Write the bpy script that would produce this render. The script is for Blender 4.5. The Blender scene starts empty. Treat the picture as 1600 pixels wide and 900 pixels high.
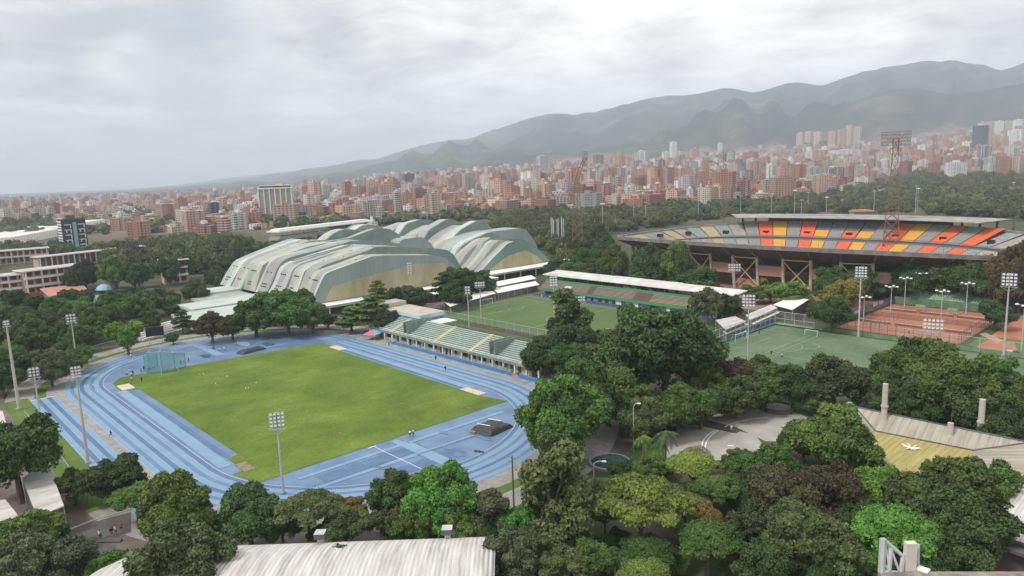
import bpy, math, random
import numpy as np
from mathutils import Vector, Matrix, noise
R = math.radians
rng = random.Random(7)
SC = bpy.context.scene
COL = SC.collection
# ------------------------------------------------------------------ camera
# x runs along the straights of the athletics track, y across them, the origin is the middle of the infield
CAM = Vector((179.35, -84.96, 58.0))
RG = Vector((0.67944, 0.73373, 0)); FW = Vector((-0.73373, 0.67944, 0)); UPZ = Vector((0, 0, 1))
PITCH, ROLL, FPX = R(9.2), R(2.0), 1110.0
_d = FW*math.cos(PITCH) - UPZ*math.sin(PITCH)
_u0 = FW*math.sin(PITCH) + UPZ*math.cos(PITCH)
_r = RG*math.cos(ROLL) - _u0*math.sin(ROLL)
_u = RG*math.sin(ROLL) + _u0*math.cos(ROLL)
cd = bpy.data.cameras.new('camera'); cam = bpy.data.objects.new('camera', cd); COL.objects.link(cam)
cam.matrix_world = Matrix(((_r.x, _u.x, -_d.x, CAM.x), (_r.y, _u.y, -_d.y, CAM.y), (_r.z, _u.z, -_d.z, CAM.z), (0, 0, 0, 1)))
cd.sensor_width = 36; cd.lens = FPX/1600*36; cd.clip_start = 0.5; cd.clip_end = 60000
SC.camera = cam
# ------------------------------------------------------------------ sky, sun, exposure
SUN_EL, = (R(52),)
sd = (-RG*0.80 - FW*0.45).normalized()            # towards the sun, on the ground plane
SUN_AZ = math.atan2(sd.x, sd.y)
w = bpy.data.worlds.new('World'); SC.world = w; w.use_nodes = True
nt = w.node_tree; nt.nodes.clear()
N = nt.nodes.new; LK = nt.links.new
def nmath(op, a, b=None, tree=None, clamp=False):
    t = tree or nt
    n = t.nodes.new('ShaderNodeMath'); n.operation = op; n.use_clamp = clamp
    for i, v in enumerate((a, b)):
        if v is None: continue
        if hasattr(v, 'is_linked') or hasattr(v, 'links'): t.links.new(v, n.inputs[i])
        else: n.inputs[i].default_value = v
    return n.outputs[0]
def ramp(tree, fac, stops, interp='LINEAR'):
    n = tree.nodes.new('ShaderNodeValToRGB'); n.color_ramp.interpolation = interp
    e = n.color_ramp.elements
    while len(e) < len(stops): e.new(0.5)
    for i, (p, c) in enumerate(stops):
        e[i].position = p; e[i].color = (c[0], c[1], c[2], 1) if not isinstance(c, (int, float)) else (c, c, c, 1)
    tree.links.new(fac, n.inputs[0]); return n.outputs[0]
sky = N('ShaderNodeTexSky'); sky.sky_type = 'NISHITA'; sky.sun_disc = False
sky.sun_elevation = SUN_EL; sky.sun_rotation = SUN_AZ; sky.air_density = 1.2; sky.dust_density = 2.0
bg1 = N('ShaderNodeBackground'); bg1.inputs[1].default_value = 0.10; LK(sky.outputs[0], bg1.inputs[0])
tc = N('ShaderNodeTexCoord'); sx = N('ShaderNodeSeparateXYZ'); LK(tc.outputs['Generated'], sx.inputs[0])
zz = nmath('MAXIMUM', sx.outputs[2], 0.0)
dv = nmath('ADD', zz, 0.16)
cx = nmath('DIVIDE', sx.outputs[0], dv); cy = nmath('DIVIDE', sx.outputs[1], dv)
cv = N('ShaderNodeCombineXYZ'); LK(cx, cv.inputs[0]); LK(cy, cv.inputs[1]); LK(nmath('MULTIPLY', zz, 2.5), cv.inputs[2])
def wnoise(scale, detail, rough, dist=0.0, off=0.0):
    m = N('ShaderNodeMapping'); m.inputs['Location'].default_value = (off, off*0.7, 0); LK(cv.outputs[0], m.inputs[0])
    n = N('ShaderNodeTexNoise'); n.inputs['Scale'].default_value = scale; n.inputs['Detail'].default_value = detail
    n.inputs['Roughness'].default_value = rough; n.inputs['Distortion'].default_value = dist
    LK(m.outputs[0], n.inputs['Vector']); return n.outputs[0]
n1 = wnoise(0.95, 8, 0.56, 0.5, 3.1); n2 = wnoise(2.9, 7, 0.58, 0.4, 8.0); n3 = wnoise(0.42, 3, 0.5, 0.0, 15.3)
mixn = nmath('ADD', nmath('MULTIPLY', n1, 0.62), nmath('MULTIPLY', n2, 0.38))
# where the sheet is thick (darker) and where it thins (brighter)
for (bx, by, br, ba) in [(230, 125, 4.5, .13), (90, 95, 6, .09), (420, 110, 6, .07), (700, 95, 8, .07), (980, 80, 9, .07), (1130, 105, 6, .07), (1250, 60, 9, .05), (150, 15, 10, -.12), (480, 60, 5, -.06), (620, 30, 7, -.04), (1060, 85, 3, -.05), (250, 215, 12, -.05), (1560, 50, 6, -.10), (900, 150, 6, .03)]:
    bd = (_d*FPX + _r*(bx-800) - _u*(by-450)).normalized(); dt = N('ShaderNodeVectorMath'); dt.operation = 'DOT_PRODUCT'; LK(tc.outputs['Generated'], dt.inputs[0]); dt.inputs[1].default_value = bd
    cr_ = math.cos(R(br)); s_ = nmath('MULTIPLY', nmath('SUBTRACT', dt.outputs['Value'], cr_), 1/(1-cr_), clamp=True); mixn = nmath('ADD', mixn, nmath('MULTIPLY', s_, ba))
cl = ramp(nt, mixn, [(0.37, (0.40, 0.415, 0.445)), (0.455, (0.59, 0.58, 0.57)), (0.53, (0.77, 0.75, 0.72)), (0.63, (1.0, 0.985, 0.955))])
# an overcast dome gets brighter towards the zenith; near the horizon the cloud sheet sinks into murk
el = ramp(nt, zz, [(0.0, 0.92), (0.05, 1.05), (0.16, 1.20), (0.35, 1.18), (0.6, 1.5), (1.0, 1.9)])
# the far end of the valley (left) lies under rain
lf = nmath('ADD', nmath('MULTIPLY', sx.outputs[0], -RG.x), nmath('MULTIPLY', sx.outputs[1], -RG.y))
low = nmath('SUBTRACT', 1.0, nmath('MULTIPLY', zz, 3.6, clamp=True), clamp=True)
rain = nmath('SUBTRACT', 1.0, nmath('MULTIPLY', nmath('MULTIPLY', nmath('ADD', lf, 0.15, clamp=True), low), 0.30))
mulc = N('ShaderNodeVectorMath'); mulc.operation = 'SCALE'; LK(cl, mulc.inputs[0]); LK(nmath('MULTIPLY', el, rain), mulc.inputs[3])
bg2 = N('ShaderNodeBackground'); bg2.inputs[1].default_value = 1.0; LK(mulc.outputs[0], bg2.inputs[0])
# a hole of blue where the sheet is thin
holedir = (_d*FPX + _r*(335-800) - _u*(86-450)).normalized()
dotn = N('ShaderNodeVectorMath'); dotn.operation = 'DOT_PRODUCT'; LK(tc.outputs['Generated'], dotn.inputs[0]); dotn.inputs[1].default_value = holedir
hole = nmath('MULTIPLY', nmath('SUBTRACT', dotn.outputs['Value'], 0.9945), 170.0, clamp=True)
hn = nmath('MULTIPLY', nmath('SUBTRACT', n2, 0.40), 5.0, clamp=True)
hfac = nmath('MULTIPLY', nmath('MULTIPLY', hole, hn), 0.75)
thin = nmath('MULTIPLY', nmath('MULTIPLY', nmath('SUBTRACT', n3, 0.66), 8.0, clamp=True), 0.25)
mixs = N('ShaderNodeMixShader'); LK(nmath('ADD', hfac, thin, clamp=True), mixs.inputs[0]); LK(bg2.outputs[0], mixs.inputs[1]); LK(bg1.outputs[0], mixs.inputs[2])
wo = N('ShaderNodeOutputWorld'); LK(mixs.outputs[0], wo.inputs[0])
sl = bpy.data.lights.new('sun', 'SUN'); sl.energy = 2.5; sl.angle = R(10); sl.color = (1.0, 0.95, 0.88)
so = bpy.data.objects.new('sun', sl); COL.objects.link(so)
tosun = (sd*math.cos(SUN_EL) + UPZ*math.sin(SUN_EL)).normalized()
so.rotation_euler = (-tosun).to_track_quat('-Z', 'Y').to_euler()
so.location = (0, 0, 900)
SC.render.engine = 'CYCLES'
SC.view_settings.view_transform = 'Standard'; SC.view_settings.look = 'None'
SC.view_settings.exposure = 0.30; SC.view_settings.gamma = 1.0; SC.view_settings.use_curve_mapping = False
SC.cycles.volume_bounces = 1
# ------------------------------------------------------------------ terrain
def cam_uv(X, Y):
    """metres right of / in front of the camera -> place on the ground plan"""
    q = CAM + RG*X + FW*Y
    return q.x, q.y
def to_cam(x, y):
    d = Vector((x-CAM.x, y-CAM.y, 0)); return d.dot(RG), d.dot(FW)
def horizon(px): return 450 - FPX*math.tan(PITCH)/math.cos(ROLL) - (px-800)*math.tan(ROLL)
SKYL = [(-900, 340), (0, 306), (200, 296), (300, 287), (380, 276), (450, 269), (520, 260), (600, 248), (650, 232), (700, 221), (745, 217), (780, 204), (830, 189), (870, 180), (910, 181), (960, 171),
        (1010, 158), (1060, 152), (1130, 142), (1180, 146), (1230, 134), (1280, 134), (1330, 122), (1370, 109), (1420, 104), (1465, 97), (1505, 105), (1555, 112), (1600, 98), (1750, 60), (2500, 40)]
SKY2 = [(-900, 330), (1150, 260), (1230, 215), (1290, 178), (1340, 160), (1390, 144), (1430, 143), (1475, 152), (1530, 145), (1600, 132), (2500, 100)]
RDG = [(-900, 18000), (400, 17000), (600, 13500), (800, 10000), (1000, 8200), (1600, 6800), (2500, 6500)]
CITY = [(-900, 5), (300, 6), (500, 16), (700, 46), (1000, 76), (1250, 112), (1400, 130), (1600, 172), (2500, 220)]
def lerp(tab, x):
    if x <= tab[0][0]: return tab[0][1]
    for (a, ya), (b, yb) in zip(tab, tab[1:]):
        if x <= b: return ya + (yb-ya)*(x-a)/(b-a)
    return tab[-1][1]
def sst(a, b, x):
    t = min(1, max(0, (x-a)/(b-a))); return t*t*(3-2*t)
def height(x, y):
    X, Y = to_cam(x, y)
    if Y < 900: return 0.0
    px = 800 + FPX*X/Y
    px = max(-900, min(2500, px))
    r1, rc, rr = 1150.0, 3900.0, lerp(RDG, px)
    zc = lerp(CITY, px)
    if Y < r1: return 0.0
    h = zc*((min(Y, rc)-r1)/(rc-r1))**1.7
    if Y > rc:
        zr = 58 + (horizon(px)-lerp(SKYL, px))/FPX*rr
        t = (Y-rc)/(rr-rc)
        if t < 1:
            base = zc + (zr-zc)*(0.25*t + 0.75*t*t)
        else:
            base = zr*max(0.0, 1-(t-1)*1.6)
        q = Vector((x/1500, y/1500, 0))
        nz = noise.fractal(q, 1.0, 2.0, 5)
        rid = 1-abs(noise.noise(Vector((px/55.0, Y/5200.0, 3.0))))*2.0
        amp = (zr-zc)*0.20*math.sin(math.pi*min(1, max(0, t)))
        h = base + amp*(nz*1.3 + rid*1.0)
        r2 = 5000.0
        z2 = 58 + (horizon(px)-lerp(SKY2, px))/FPX*r2
        if z2 > 30 and px > 1150:
            f = math.exp(-((Y-r2)/700.0)**2)
            h = max(h, z2*f*(1+0.10*nz*(1-f)) )
    return h
def ray(px, py):
    return (_d*FPX + _r*(px-800) - _u*(py-450)).normalized()
def G(px, py, z=0.0):
    """where the line of sight through a point of the photograph meets height z"""
    d = ray(px, py); t = (z-CAM.z)/d.z
    q = CAM + d*t
    return Vector((q.x, q.y, z))
def GT(px, py):
    """the same, on the rising terrain"""
    d = ray(px, py); t = 300.0
    while t < 14000:
        q = CAM + d*t
        if q.z <= height(q.x, q.y): return Vector((q.x, q.y, height(q.x, q.y)))
        t *= 1.01
    return None
def depth(p):
    return (Vector(p)-CAM).dot(_d)
# ------------------------------------------------------------------ materials
MATS = {}
def mat(name, c1, c2=None, scale=0.5, rough=0.8, detail=4, bump=0.0, spec=0.3, stretch=None, coord='Object', contrast=(0.35, 0.65), objvar=0.0, metallic=0.0):
    if name in MATS: return MATS[name]
    m = bpy.data.materials.new(name); m.use_nodes = True; t = m.node_tree
    b = t.nodes['Principled BSDF']; b.inputs['Roughness'].default_value = rough
    b.inputs['Specular IOR Level'].default_value = spec; b.inputs['Metallic'].default_value = metallic
    b.inputs['Base Color'].default_value = (*c1, 1); m.diffuse_color = (*c1, 1)
    if c2 is not None:
        tc_ = t.nodes.new('ShaderNodeTexCoord'); v = tc_.outputs[coord]
        if stretch:
            mp = t.nodes.new('ShaderNodeMapping'); mp.inputs['Scale'].default_value = stretch; t.links.new(v, mp.inputs[0]); v = mp.outputs[0]
        n = t.nodes.new('ShaderNodeTexNoise'); n.inputs['Scale'].default_value = scale; n.inputs['Detail'].default_value = detail
        n.inputs['Roughness'].default_value = 0.6
        t.links.new(v, n.inputs['Vector'])
        c = ramp(t, n.outputs[0], [(contrast[0], c1), (contrast[1], c2)])
        if objvar:
            oi = t.nodes.new('ShaderNodeObjectInfo'); hs = t.nodes.new('ShaderNodeHueSaturation')
            t.links.new(c, hs.inputs['Color'])
            t.links.new(nmath('ADD', nmath('MULTIPLY', oi.outputs['Random'], objvar, t), 1-objvar/2, t), hs.inputs['Value']); c = hs.outputs[0]
        t.links.new(c, b.inputs['Base Color'])
        if bump:
            bp = t.nodes.new('ShaderNodeBump'); bp.inputs['Strength'].default_value = bump; t.links.new(n.outputs[0], bp.inputs['Height']); t.links.new(bp.outputs[0], b.inputs['Normal'])
    MATS[name] = m; return m
# ------------------------------------------------------------------ mesh helpers
class MB:
    def __init__(s): s.v = []; s.f = []; s.m = []; s.mats = []; s.cols = []; s.usecol = False; s.col = (1, 1, 1)
    def mi(s, m):
        if m not in s.mats: s.mats.append(m)
        return s.mats.index(m)
    def face(s, pts, m):
        i = len(s.v); s.v += [tuple(p) for p in pts]; s.f.append(tuple(range(i, i+len(pts)))); s.m.append(s.mi(m)); s.cols.append(s.col)
    def addv(s, verts, faces, m):
        i = len(s.v); s.v += [tuple(p) for p in verts]; k = s.mi(m)
        for f in faces: s.f.append(tuple(i+j for j in f)); s.m.append(k); s.cols.append(s.col)
    def box(s, x0, x1, y0, y1, z0, z1, m, top=None, rot=0.0, c=None, taper=1.0):
        cx, cy = (c if c else ((x0+x1)/2, (y0+y1)/2)); co, si = math.cos(rot), math.sin(rot)
        P = []
        for z, k in ((z0, 1.0), (z1, taper)):
            mx, my = (x0+x1)/2, (y0+y1)/2
            for x, y in ((x0, y0), (x1, y0), (x1, y1), (x0, y1)):
                x = mx+(x-mx)*k; y = my+(y-my)*k
                P.append((cx+(x-cx)*co-(y-cy)*si, cy+(x-cx)*si+(y-cy)*co, z))
        s.addv(P, [(0, 3, 2, 1), (0, 1, 5, 4), (1, 2, 6, 5), (2, 3, 7, 6), (3, 0, 4, 7)], m)
        i = len(s.v)-8; s.f.append((i+4, i+5, i+6, i+7)); s.m.append(s.mi(top or m)); s.cols.append(s.col)
    def bar(s, a, b, r, m, n=6, r2=None, cap=True):
        a = Vector(a); b = Vector(b); d = (b-a)
        if d.length < 1e-6: return
        d.normalize(); q = d.to_track_quat('Z', 'Y'); r2 = r if r2 is None else r2
        P = []
        for c, rr in ((a, r), (b, r2)):
            for k in range(n):
                an = 2*math.pi*k/n; P.append(c + q @ Vector((math.cos(an)*rr, math.sin(an)*rr, 0)))
        F = [(k, (k+1) % n, n+(k+1) % n, n+k) for k in range(n)]
        if cap: F += [tuple(range(n-1, -1, -1)), tuple(range(n, 2*n))]
        s.addv(P, F, m)
    def prism(s, poly, z0, z1, m, side=None):
        n = len(poly)
        ar = sum(poly[i][0]*poly[(i+1) % n][1]-poly[(i+1) % n][0]*poly[i][1] for i in range(n))
        if ar < 0: poly = poly[::-1]
        P = [(p[0], p[1], z0) for p in poly] + [(p[0], p[1], z1) for p in poly]
        s.addv(P, [tuple(range(n, 2*n))], m)
        i = len(s.v)-2*n
        for k in range(n):
            s.f.append((i+k, i+(k+1) % n, i+n+(k+1) % n, i+n+k)); s.m.append(s.mi(side or m)); s.cols.append(s.col)
    def build(s, name, parent=None, loc=None, smooth=False):
        me = bpy.data.meshes.new(name); me.from_pydata(s.v, [], s.f)
        for m in s.mats: me.materials.append(m)
        me.polygons.foreach_set('material_index', s.m)
        if s.usecol:
            ca = me.color_attributes.new('Col', 'FLOAT_COLOR', 'CORNER'); buf = []
            for f, c in zip(s.f, s.cols): buf += [c[0], c[1], c[2], 1.0]*len(f)
            ca.data.foreach_set('color', buf)
        if smooth: me.polygons.foreach_set('use_smooth', [True]*len(me.polygons))
        me.update()
        o = bpy.data.objects.new(name, me); COL.objects.link(o)
        if loc is not None: o.location = loc
        if parent is not None: o.parent = parent
        return o
def tag(o, label=None, cat=None, group=None, kind=None):
    if label: o['label'] = label
    if cat: o['category'] = cat
    if group: o['group'] = group
    if kind: o['kind'] = kind
    return o
def struct(o, label=None): o['kind'] = 'structure'; return o
def empty(name, loc=(0, 0, 0), rz=0.0, label=None, cat=None, group=None):
    o = bpy.data.objects.new(name, None); COL.objects.link(o); o.location = loc; o.rotation_euler = (0, 0, rz)
    o.empty_display_size = 0.5
    return tag(o, label, cat, group)
def copy_tree(o, parent=None):
    c = o.copy(); COL.objects.link(c); c.parent = parent
    for ch in KIDS.get(o.name, []): copy_tree(ch, c)
    return c
KIDS = {}
def kids(root, *parts):
    KIDS[root.name] = list(parts)
# ------------------------------------------------------------------ ground sheet: one polar grid out to the ridge
def build_terrain():
    azs = [-1500 + i*14 for i in range(int(4600/14)+1)]
    rs = [-400, 0, 300, 600, 900, 1150]
    r = 1150
    while r < 20500: r *= 1.03; rs.append(r)
    V = []; F = []; A = []
    for r in rs:
        for a in azs:
            X = (a-800)/FPX*max(r, 500); x, y = cam_uv(X, r); z = height(x, y) if r > 1150 else 0.0
            V.append((x, y, z))
            t = 0.0
            if r > 3400:
                px = max(-900, min(2500, 800+FPX*X/r)); nz = noise.fractal(Vector((x/420, y/420, 1.0)), 1.0, 2.0, 4)
                t = sst(3600, 4700, r + nz*900)
            A.append(t)
    n = len(azs)
    for i in range(len(rs)-1):
        for j in range(n-1):
            F.append((i*n+j, i*n+j+1, (i+1)*n+j+1, (i+1)*n+j))
    me = bpy.data.meshes.new('ground'); me.from_pydata(V, [], F)
    at = me.attributes.new('hill', 'FLOAT', 'POINT'); at.data.foreach_set('value', A)
    me.polygons.foreach_set('use_smooth', [True]*len(me.polygons)); me.update()
    o = bpy.data.objects.new('ground', me); COL.objects.link(o); struct(o)
    m = bpy.data.materials.new('ground'); m.use_nodes = True; t = m.node_tree; b = t.nodes['Principled BSDF']; b.inputs['Roughness'].default_value = 0.95
    b.inputs['Specular IOR Level'].default_value = 0.1
    tcn = t.nodes.new('ShaderNodeTexCoord')
    def noi(s, d=5, off=0):
        mp = t.nodes.new('ShaderNodeMapping'); mp.inputs['Location'].default_value = (off, off, off); t.links.new(tcn.outputs['Object'], mp.inputs[0])
        n_ = t.nodes.new('ShaderNodeTexNoise'); n_.inputs['Scale'].default_value = s; n_.inputs['Detail'].default_value = d; n_.inputs['Roughness'].default_value = 0.62
        t.links.new(mp.outputs[0], n_.inputs['Vector']); return n_.outputs[0]
    near = ramp(t, noi(0.09, 6), [(0.30, (0.050, 0.042, 0.032)), (0.45, (0.085, 0.072, 0.055)), (0.55, (0.055, 0.075, 0.028)), (0.72, (0.040, 0.060, 0.022))])
    city = ramp(t, noi(0.02, 6, 31), [(0.36, (0.05, 0.07, 0.04)), (0.46, (0.16, 0.12, 0.10)), (0.56, (0.22, 0.14, 0.11)), (0.66, (0.26, 0.24, 0.22))])
    hill = ramp(t, noi(0.0022, 8, 77), [(0.36, (0.010, 0.017, 0.015)), (0.50, (0.017, 0.026, 0.020)), (0.60, (0.042, 0.056, 0.030)), (0.72, (0.15, 0.15, 0.075))])
    ps = t.nodes.new('ShaderNodeSeparateXYZ'); t.links.new(tcn.outputs['Object'], ps.inputs[0])
    fx = nmath('ADD', nmath('MULTIPLY', nmath('SUBTRACT', ps.outputs[0], CAM.x, t), FW.x, t), nmath('MULTIPLY', nmath('SUBTRACT', ps.outputs[1], CAM.y, t), FW.y, t), t)
    f1 = nmath('DIVIDE', nmath('SUBTRACT', fx, 700, t), 300, t, True)
    mx = t.nodes.new('ShaderNodeMixRGB'); t.links.new(f1, mx.inputs[0]); t.links.new(near, mx.inputs[1]); t.links.new(city, mx.inputs[2])
    an = t.nodes.new('ShaderNodeAttribute'); an.attribute_name = 'hill'
    mx2 = t.nodes.new('ShaderNodeMixRGB'); t.links.new(an.outputs['Fac'], mx2.inputs[0]); t.links.new(mx.outputs[0], mx2.inputs[1]); t.links.new(hill, mx2.inputs[2])
    t.links.new(mx2.outputs[0], b.inputs['Base Color'])
    me.materials.append(m)
build_terrain()
hz = MB(); m = bpy.data.materials.new('haze'); m.use_nodes = True; t = m.node_tree; t.nodes.clear()
pv = t.nodes.new('ShaderNodeVolumePrincipled'); pv.inputs['Color'].default_value = (0.73, 0.825, 0.945, 1); pv.inputs['Density'].default_value = HAZE if 'HAZE' in globals() else 0.000112
mo = t.nodes.new('ShaderNodeOutputMaterial'); t.links.new(pv.outputs[0], mo.inputs['Volume'])
_c = cam_uv(0, 7500)
hz.box(_c[0]-16500, _c[0]+16500, _c[1]-16500, _c[1]+16500, -4.0, 1350.0, m)
o = hz.build('haze'); o['kind'] = 'stuff'; o['label'] = 'grey humid haze over the valley'

M_blue = mat('track_blue', (0.085, 0.16, 0.27), (0.12, 0.21, 0.33), 0.16, 0.55, 7, contrast=(0.3, 0.7))
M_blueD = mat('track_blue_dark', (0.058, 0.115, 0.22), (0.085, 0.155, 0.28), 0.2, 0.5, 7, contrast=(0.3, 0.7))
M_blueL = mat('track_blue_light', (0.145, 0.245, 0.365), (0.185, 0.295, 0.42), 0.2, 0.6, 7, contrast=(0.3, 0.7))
M_blueA = mat('track_apron', (0.075, 0.135, 0.24), (0.125, 0.205, 0.33), 0.10, 0.45, 8, contrast=(0.35, 0.62))
M_white = mat('white_paint', (0.72, 0.74, 0.76), rough=0.6)
M_line = mat('track_line', (0.30, 0.40, 0.52), rough=0.6)
M_apron = mat('grey_paving', (0.20, 0.19, 0.18), (0.30, 0.285, 0.27), 0.5, 0.9, 6)
M_conc = mat('concrete', (0.26, 0.25, 0.23), (0.36, 0.35, 0.33), 0.35, 0.9, 6)
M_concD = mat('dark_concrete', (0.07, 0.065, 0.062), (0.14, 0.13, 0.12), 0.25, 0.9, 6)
M_asph = mat('asphalt', (0.075, 0.072, 0.07), (0.12, 0.115, 0.11), 0.3, 0.92, 6)
M_soil = mat('brown_paving', (0.10, 0.080, 0.066), (0.16, 0.13, 0.11), 0.22, 0.95, 6)
M_sand = mat('sand', (0.42, 0.36, 0.27), (0.55, 0.48, 0.38), 0.6, 0.95, 5)
M_red = mat('red_paint', (0.40, 0.07, 0.05), rough=0.6)
def mat_grass(name, cols, s1=0.06, s2=1.2, seed=0.0):
    m = bpy.data.materials.new(name); m.use_nodes = True; t = m.node_tree; b = t.nodes['Principled BSDF']; b.inputs['Roughness'].default_value = 0.95; b.inputs['Specular IOR Level'].default_value = 0.08
    tcn = t.nodes.new('ShaderNodeTexCoord')
    def noi(s, d, st=None):
        mp = t.nodes.new('ShaderNodeMapping'); mp.inputs['Location'].default_value = (seed, seed, 0)
        if st: mp.inputs['Scale'].default_value = st
        t.links.new(tcn.outputs['Object'], mp.inputs[0]); n_ = t.nodes.new('ShaderNodeTexNoise'); n_.inputs['Scale'].default_value = s; n_.inputs['Detail'].default_value = d; n_.inputs['Roughness'].default_value = 0.65
        t.links.new(mp.outputs[0], n_.inputs['Vector']); return n_.outputs[0]
    a = noi(s1, 8); f = noi(s2, 4); st = noi(0.35, 3, (1.0, 0.12, 1))
    k = nmath('ADD', nmath('ADD', nmath('MULTIPLY', a, 0.56, t), nmath('MULTIPLY', f, 0.30, t), t), nmath('MULTIPLY', st, 0.14, t), t)
    c = ramp(t, k, cols); t.links.new(c, b.inputs['Base Color'])
    MATS[name] = m; return m
M_grass = mat_grass('infield_grass', [(0.33, (0.17, 0.16, 0.055)), (0.39, (0.072, 0.110, 0.022)), (0.48, (0.092, 0.142, 0.026)), (0.56, (0.122, 0.178, 0.033)), (0.70, (0.20, 0.23, 0.060))])
M_turf = mat_grass('artificial_turf', [(0.34, (0.072, 0.108, 0.045)), (0.50, (0.090, 0.135, 0.058)), (0.66, (0.115, 0.165, 0.075))], 0.035, 0.6, 40)
M_turf2 = mat_grass('worn_turf', [(0.32, (0.070, 0.108, 0.060)), (0.45, (0.092, 0.135, 0.078)), (0.56, (0.125, 0.168, 0.108)), (0.66, (0.17, 0.205, 0.15))], 0.09, 0.8, 90)
M_verge = mat_grass('verge_grass', [(0.30, (0.13, 0.15, 0.045)), (0.5, (0.085, 0.14, 0.035)), (0.7, (0.13, 0.19, 0.045))], 0.12, 1.0, 12)
M_clay = mat('clay', (0.29, 0.10, 0.058), (0.38, 0.15, 0.09), 0.18, 0.95, 6)
def sheet(name, poly, z, m, kind='structure'):
    b = MB(); n = len(poly)
    ar = sum(poly[i][0]*poly[(i+1) % n][1]-poly[(i+1) % n][0]*poly[i][1] for i in range(n))
    if ar < 0: poly = poly[::-1]
    b.face([(p[0], p[1], z) for p in poly], m); o = b.build(name); o['kind'] = kind; return o
def gpoly(*pts): return [(G(*p).x, G(*p).y) for p in pts]
# ------------------------------------------------------------------ running track
UC, HL = -6.5, 40.5
def oval(rad, n=40):
    P = []
    for k in range(n+1):
        a = -math.pi/2 + math.pi*k/n; P.append((UC+HL+rad*math.cos(a), rad*math.sin(a)))
    for k in range(n+1):
        a = math.pi/2 + math.pi*k/n; P.append((UC-HL+rad*math.cos(a), rad*math.sin(a)))
    return P
def ring(b, r0, r1, z, m, n=40):
    A, B = oval(r0, n), oval(r1, n); k = len(A)
    for i in range(k):
        j = (i+1) % k
        b.face([(*A[i], z), (*B[i], z), (*B[j], z), (*A[j], z)], m)
b = MB(); ring(b, 46.3, 50.8, 0.03, M_apron); o = struct(b.build('paved_apron'))
b = MB(); ring(b, 50.8, 53.6, 0.034, M_verge); struct(b.build('grass_verge'))
b = MB(); ring(b, 53.6, 60.5, 0.038, M_apron); struct(b.build('perimeter_path'))
b = MB(); b.face([(*p, 0.05) for p in oval(36.6)], M_blueA); struct(b.build('track_infield_surface'))
b = MB()
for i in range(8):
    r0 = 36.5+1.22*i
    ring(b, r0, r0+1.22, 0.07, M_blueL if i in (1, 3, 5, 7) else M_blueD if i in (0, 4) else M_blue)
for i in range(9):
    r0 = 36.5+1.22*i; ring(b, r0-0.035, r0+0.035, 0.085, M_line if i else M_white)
# straights of the sprint chute beyond the grey strip, and the long extension of the home straight
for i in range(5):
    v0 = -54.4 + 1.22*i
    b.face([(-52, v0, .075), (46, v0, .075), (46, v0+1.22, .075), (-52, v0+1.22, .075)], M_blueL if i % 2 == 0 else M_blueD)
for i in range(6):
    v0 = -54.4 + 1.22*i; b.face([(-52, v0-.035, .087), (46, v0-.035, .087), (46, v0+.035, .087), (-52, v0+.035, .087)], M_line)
b.face([(-52.3, -54.4, .087), (-52.0, -54.4, .087), (-52.0, -48.3, .087), (-52.3, -48.3, .087)], M_white)
b.face([(UC-HL-6, 36.6, .072), (UC-HL, 36.6, .072), (UC-HL, 46.2, .072), (UC-HL-6, 46.2, .072)], M_blue)
struct(b.build('running_track'))
sheet('sprint_side_verge', [(-56, -60.5), (38, -60.5), (38, -54.5), (-56, -54.5)], 0.062, M_verge)
sheet('bottom_paving', [(-70, -90), (64, -90), (64, -50), (-70, -60)], 0.024, M_soil)
sheet('strip_beside_track', [(-52, -48.2), (48, -48.2), (48, -46.3), (-52, -46.3)], 0.09, M_apron)
# infield grass with the wide runways left free along both straights
b = MB()
P = [(-49.5, 36.2), (-40, 36.2), (-36, 33.2), (49, 33.2), (49, -33.4), (44, -33.4), (44, -35.9), (36, -36.2), (33, -32.0), (-42, -31.2), (-44, -35.9), (-49.5, -36.0)]
P = [(-50, 34.2), (-37, 34.0), (-33, 32.0), (33, 31.4), (41, 31.4), (48.8, 33.2), (48.8, -33.2), (41, -35.2), (40.5, -32.8), (32, -32.6), (31, -30.0), (-40, -29.8), (-41, -34.0), (-53, -33.6), (-58.5, -30.0), (-57.0, -20), (-55.4, -5), (-52.5, 20)]
b.face([(*p, 0.10) for p in P[::-1]], M_grass); struct(b.build('infield_grass'))
b = MB(); b.box(-42.5, -35.0, 32.2, 35.2, 0.06, 0.13, M_sand); o = b.build('sand_pit'); tag(o, 'pale sand landing pit at the far left end of the runway by the stands', 'sand pit')
b = MB(); b.box(31.5, 39.5, 31.2, 33.8, 0.06, 0.13, M_sand); o = b.build('sand_pit'); tag(o, 'pale sand landing pit at the near right end of the runway by the stands', 'sand pit')
b = MB(); b.box(-49.0, -42.5, -33.6, -30.2, 0.06, 0.13, M_sand); o = b.build('sand_pit'); tag(o, 'pale sand pit at the corner of the grass beside the left straight', 'sand pit')
b = MB(); b.box(36.5, 41.5, -33.0, -30.6, 0.06, 0.14, mat('wet_sand', (0.15, 0.13, 0.09), (0.25, 0.21, 0.14), 0.8)); o = b.build('sand_pit'); tag(o, 'dull brown worn pit at the lower corner of the grass', 'sand pit')
b = MB(); g_ = random.Random(4); Mworn = mat('worn_grass', (0.10, 0.105, 0.04), (0.16, 0.15, 0.07), 1.2, .95, 5)
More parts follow.
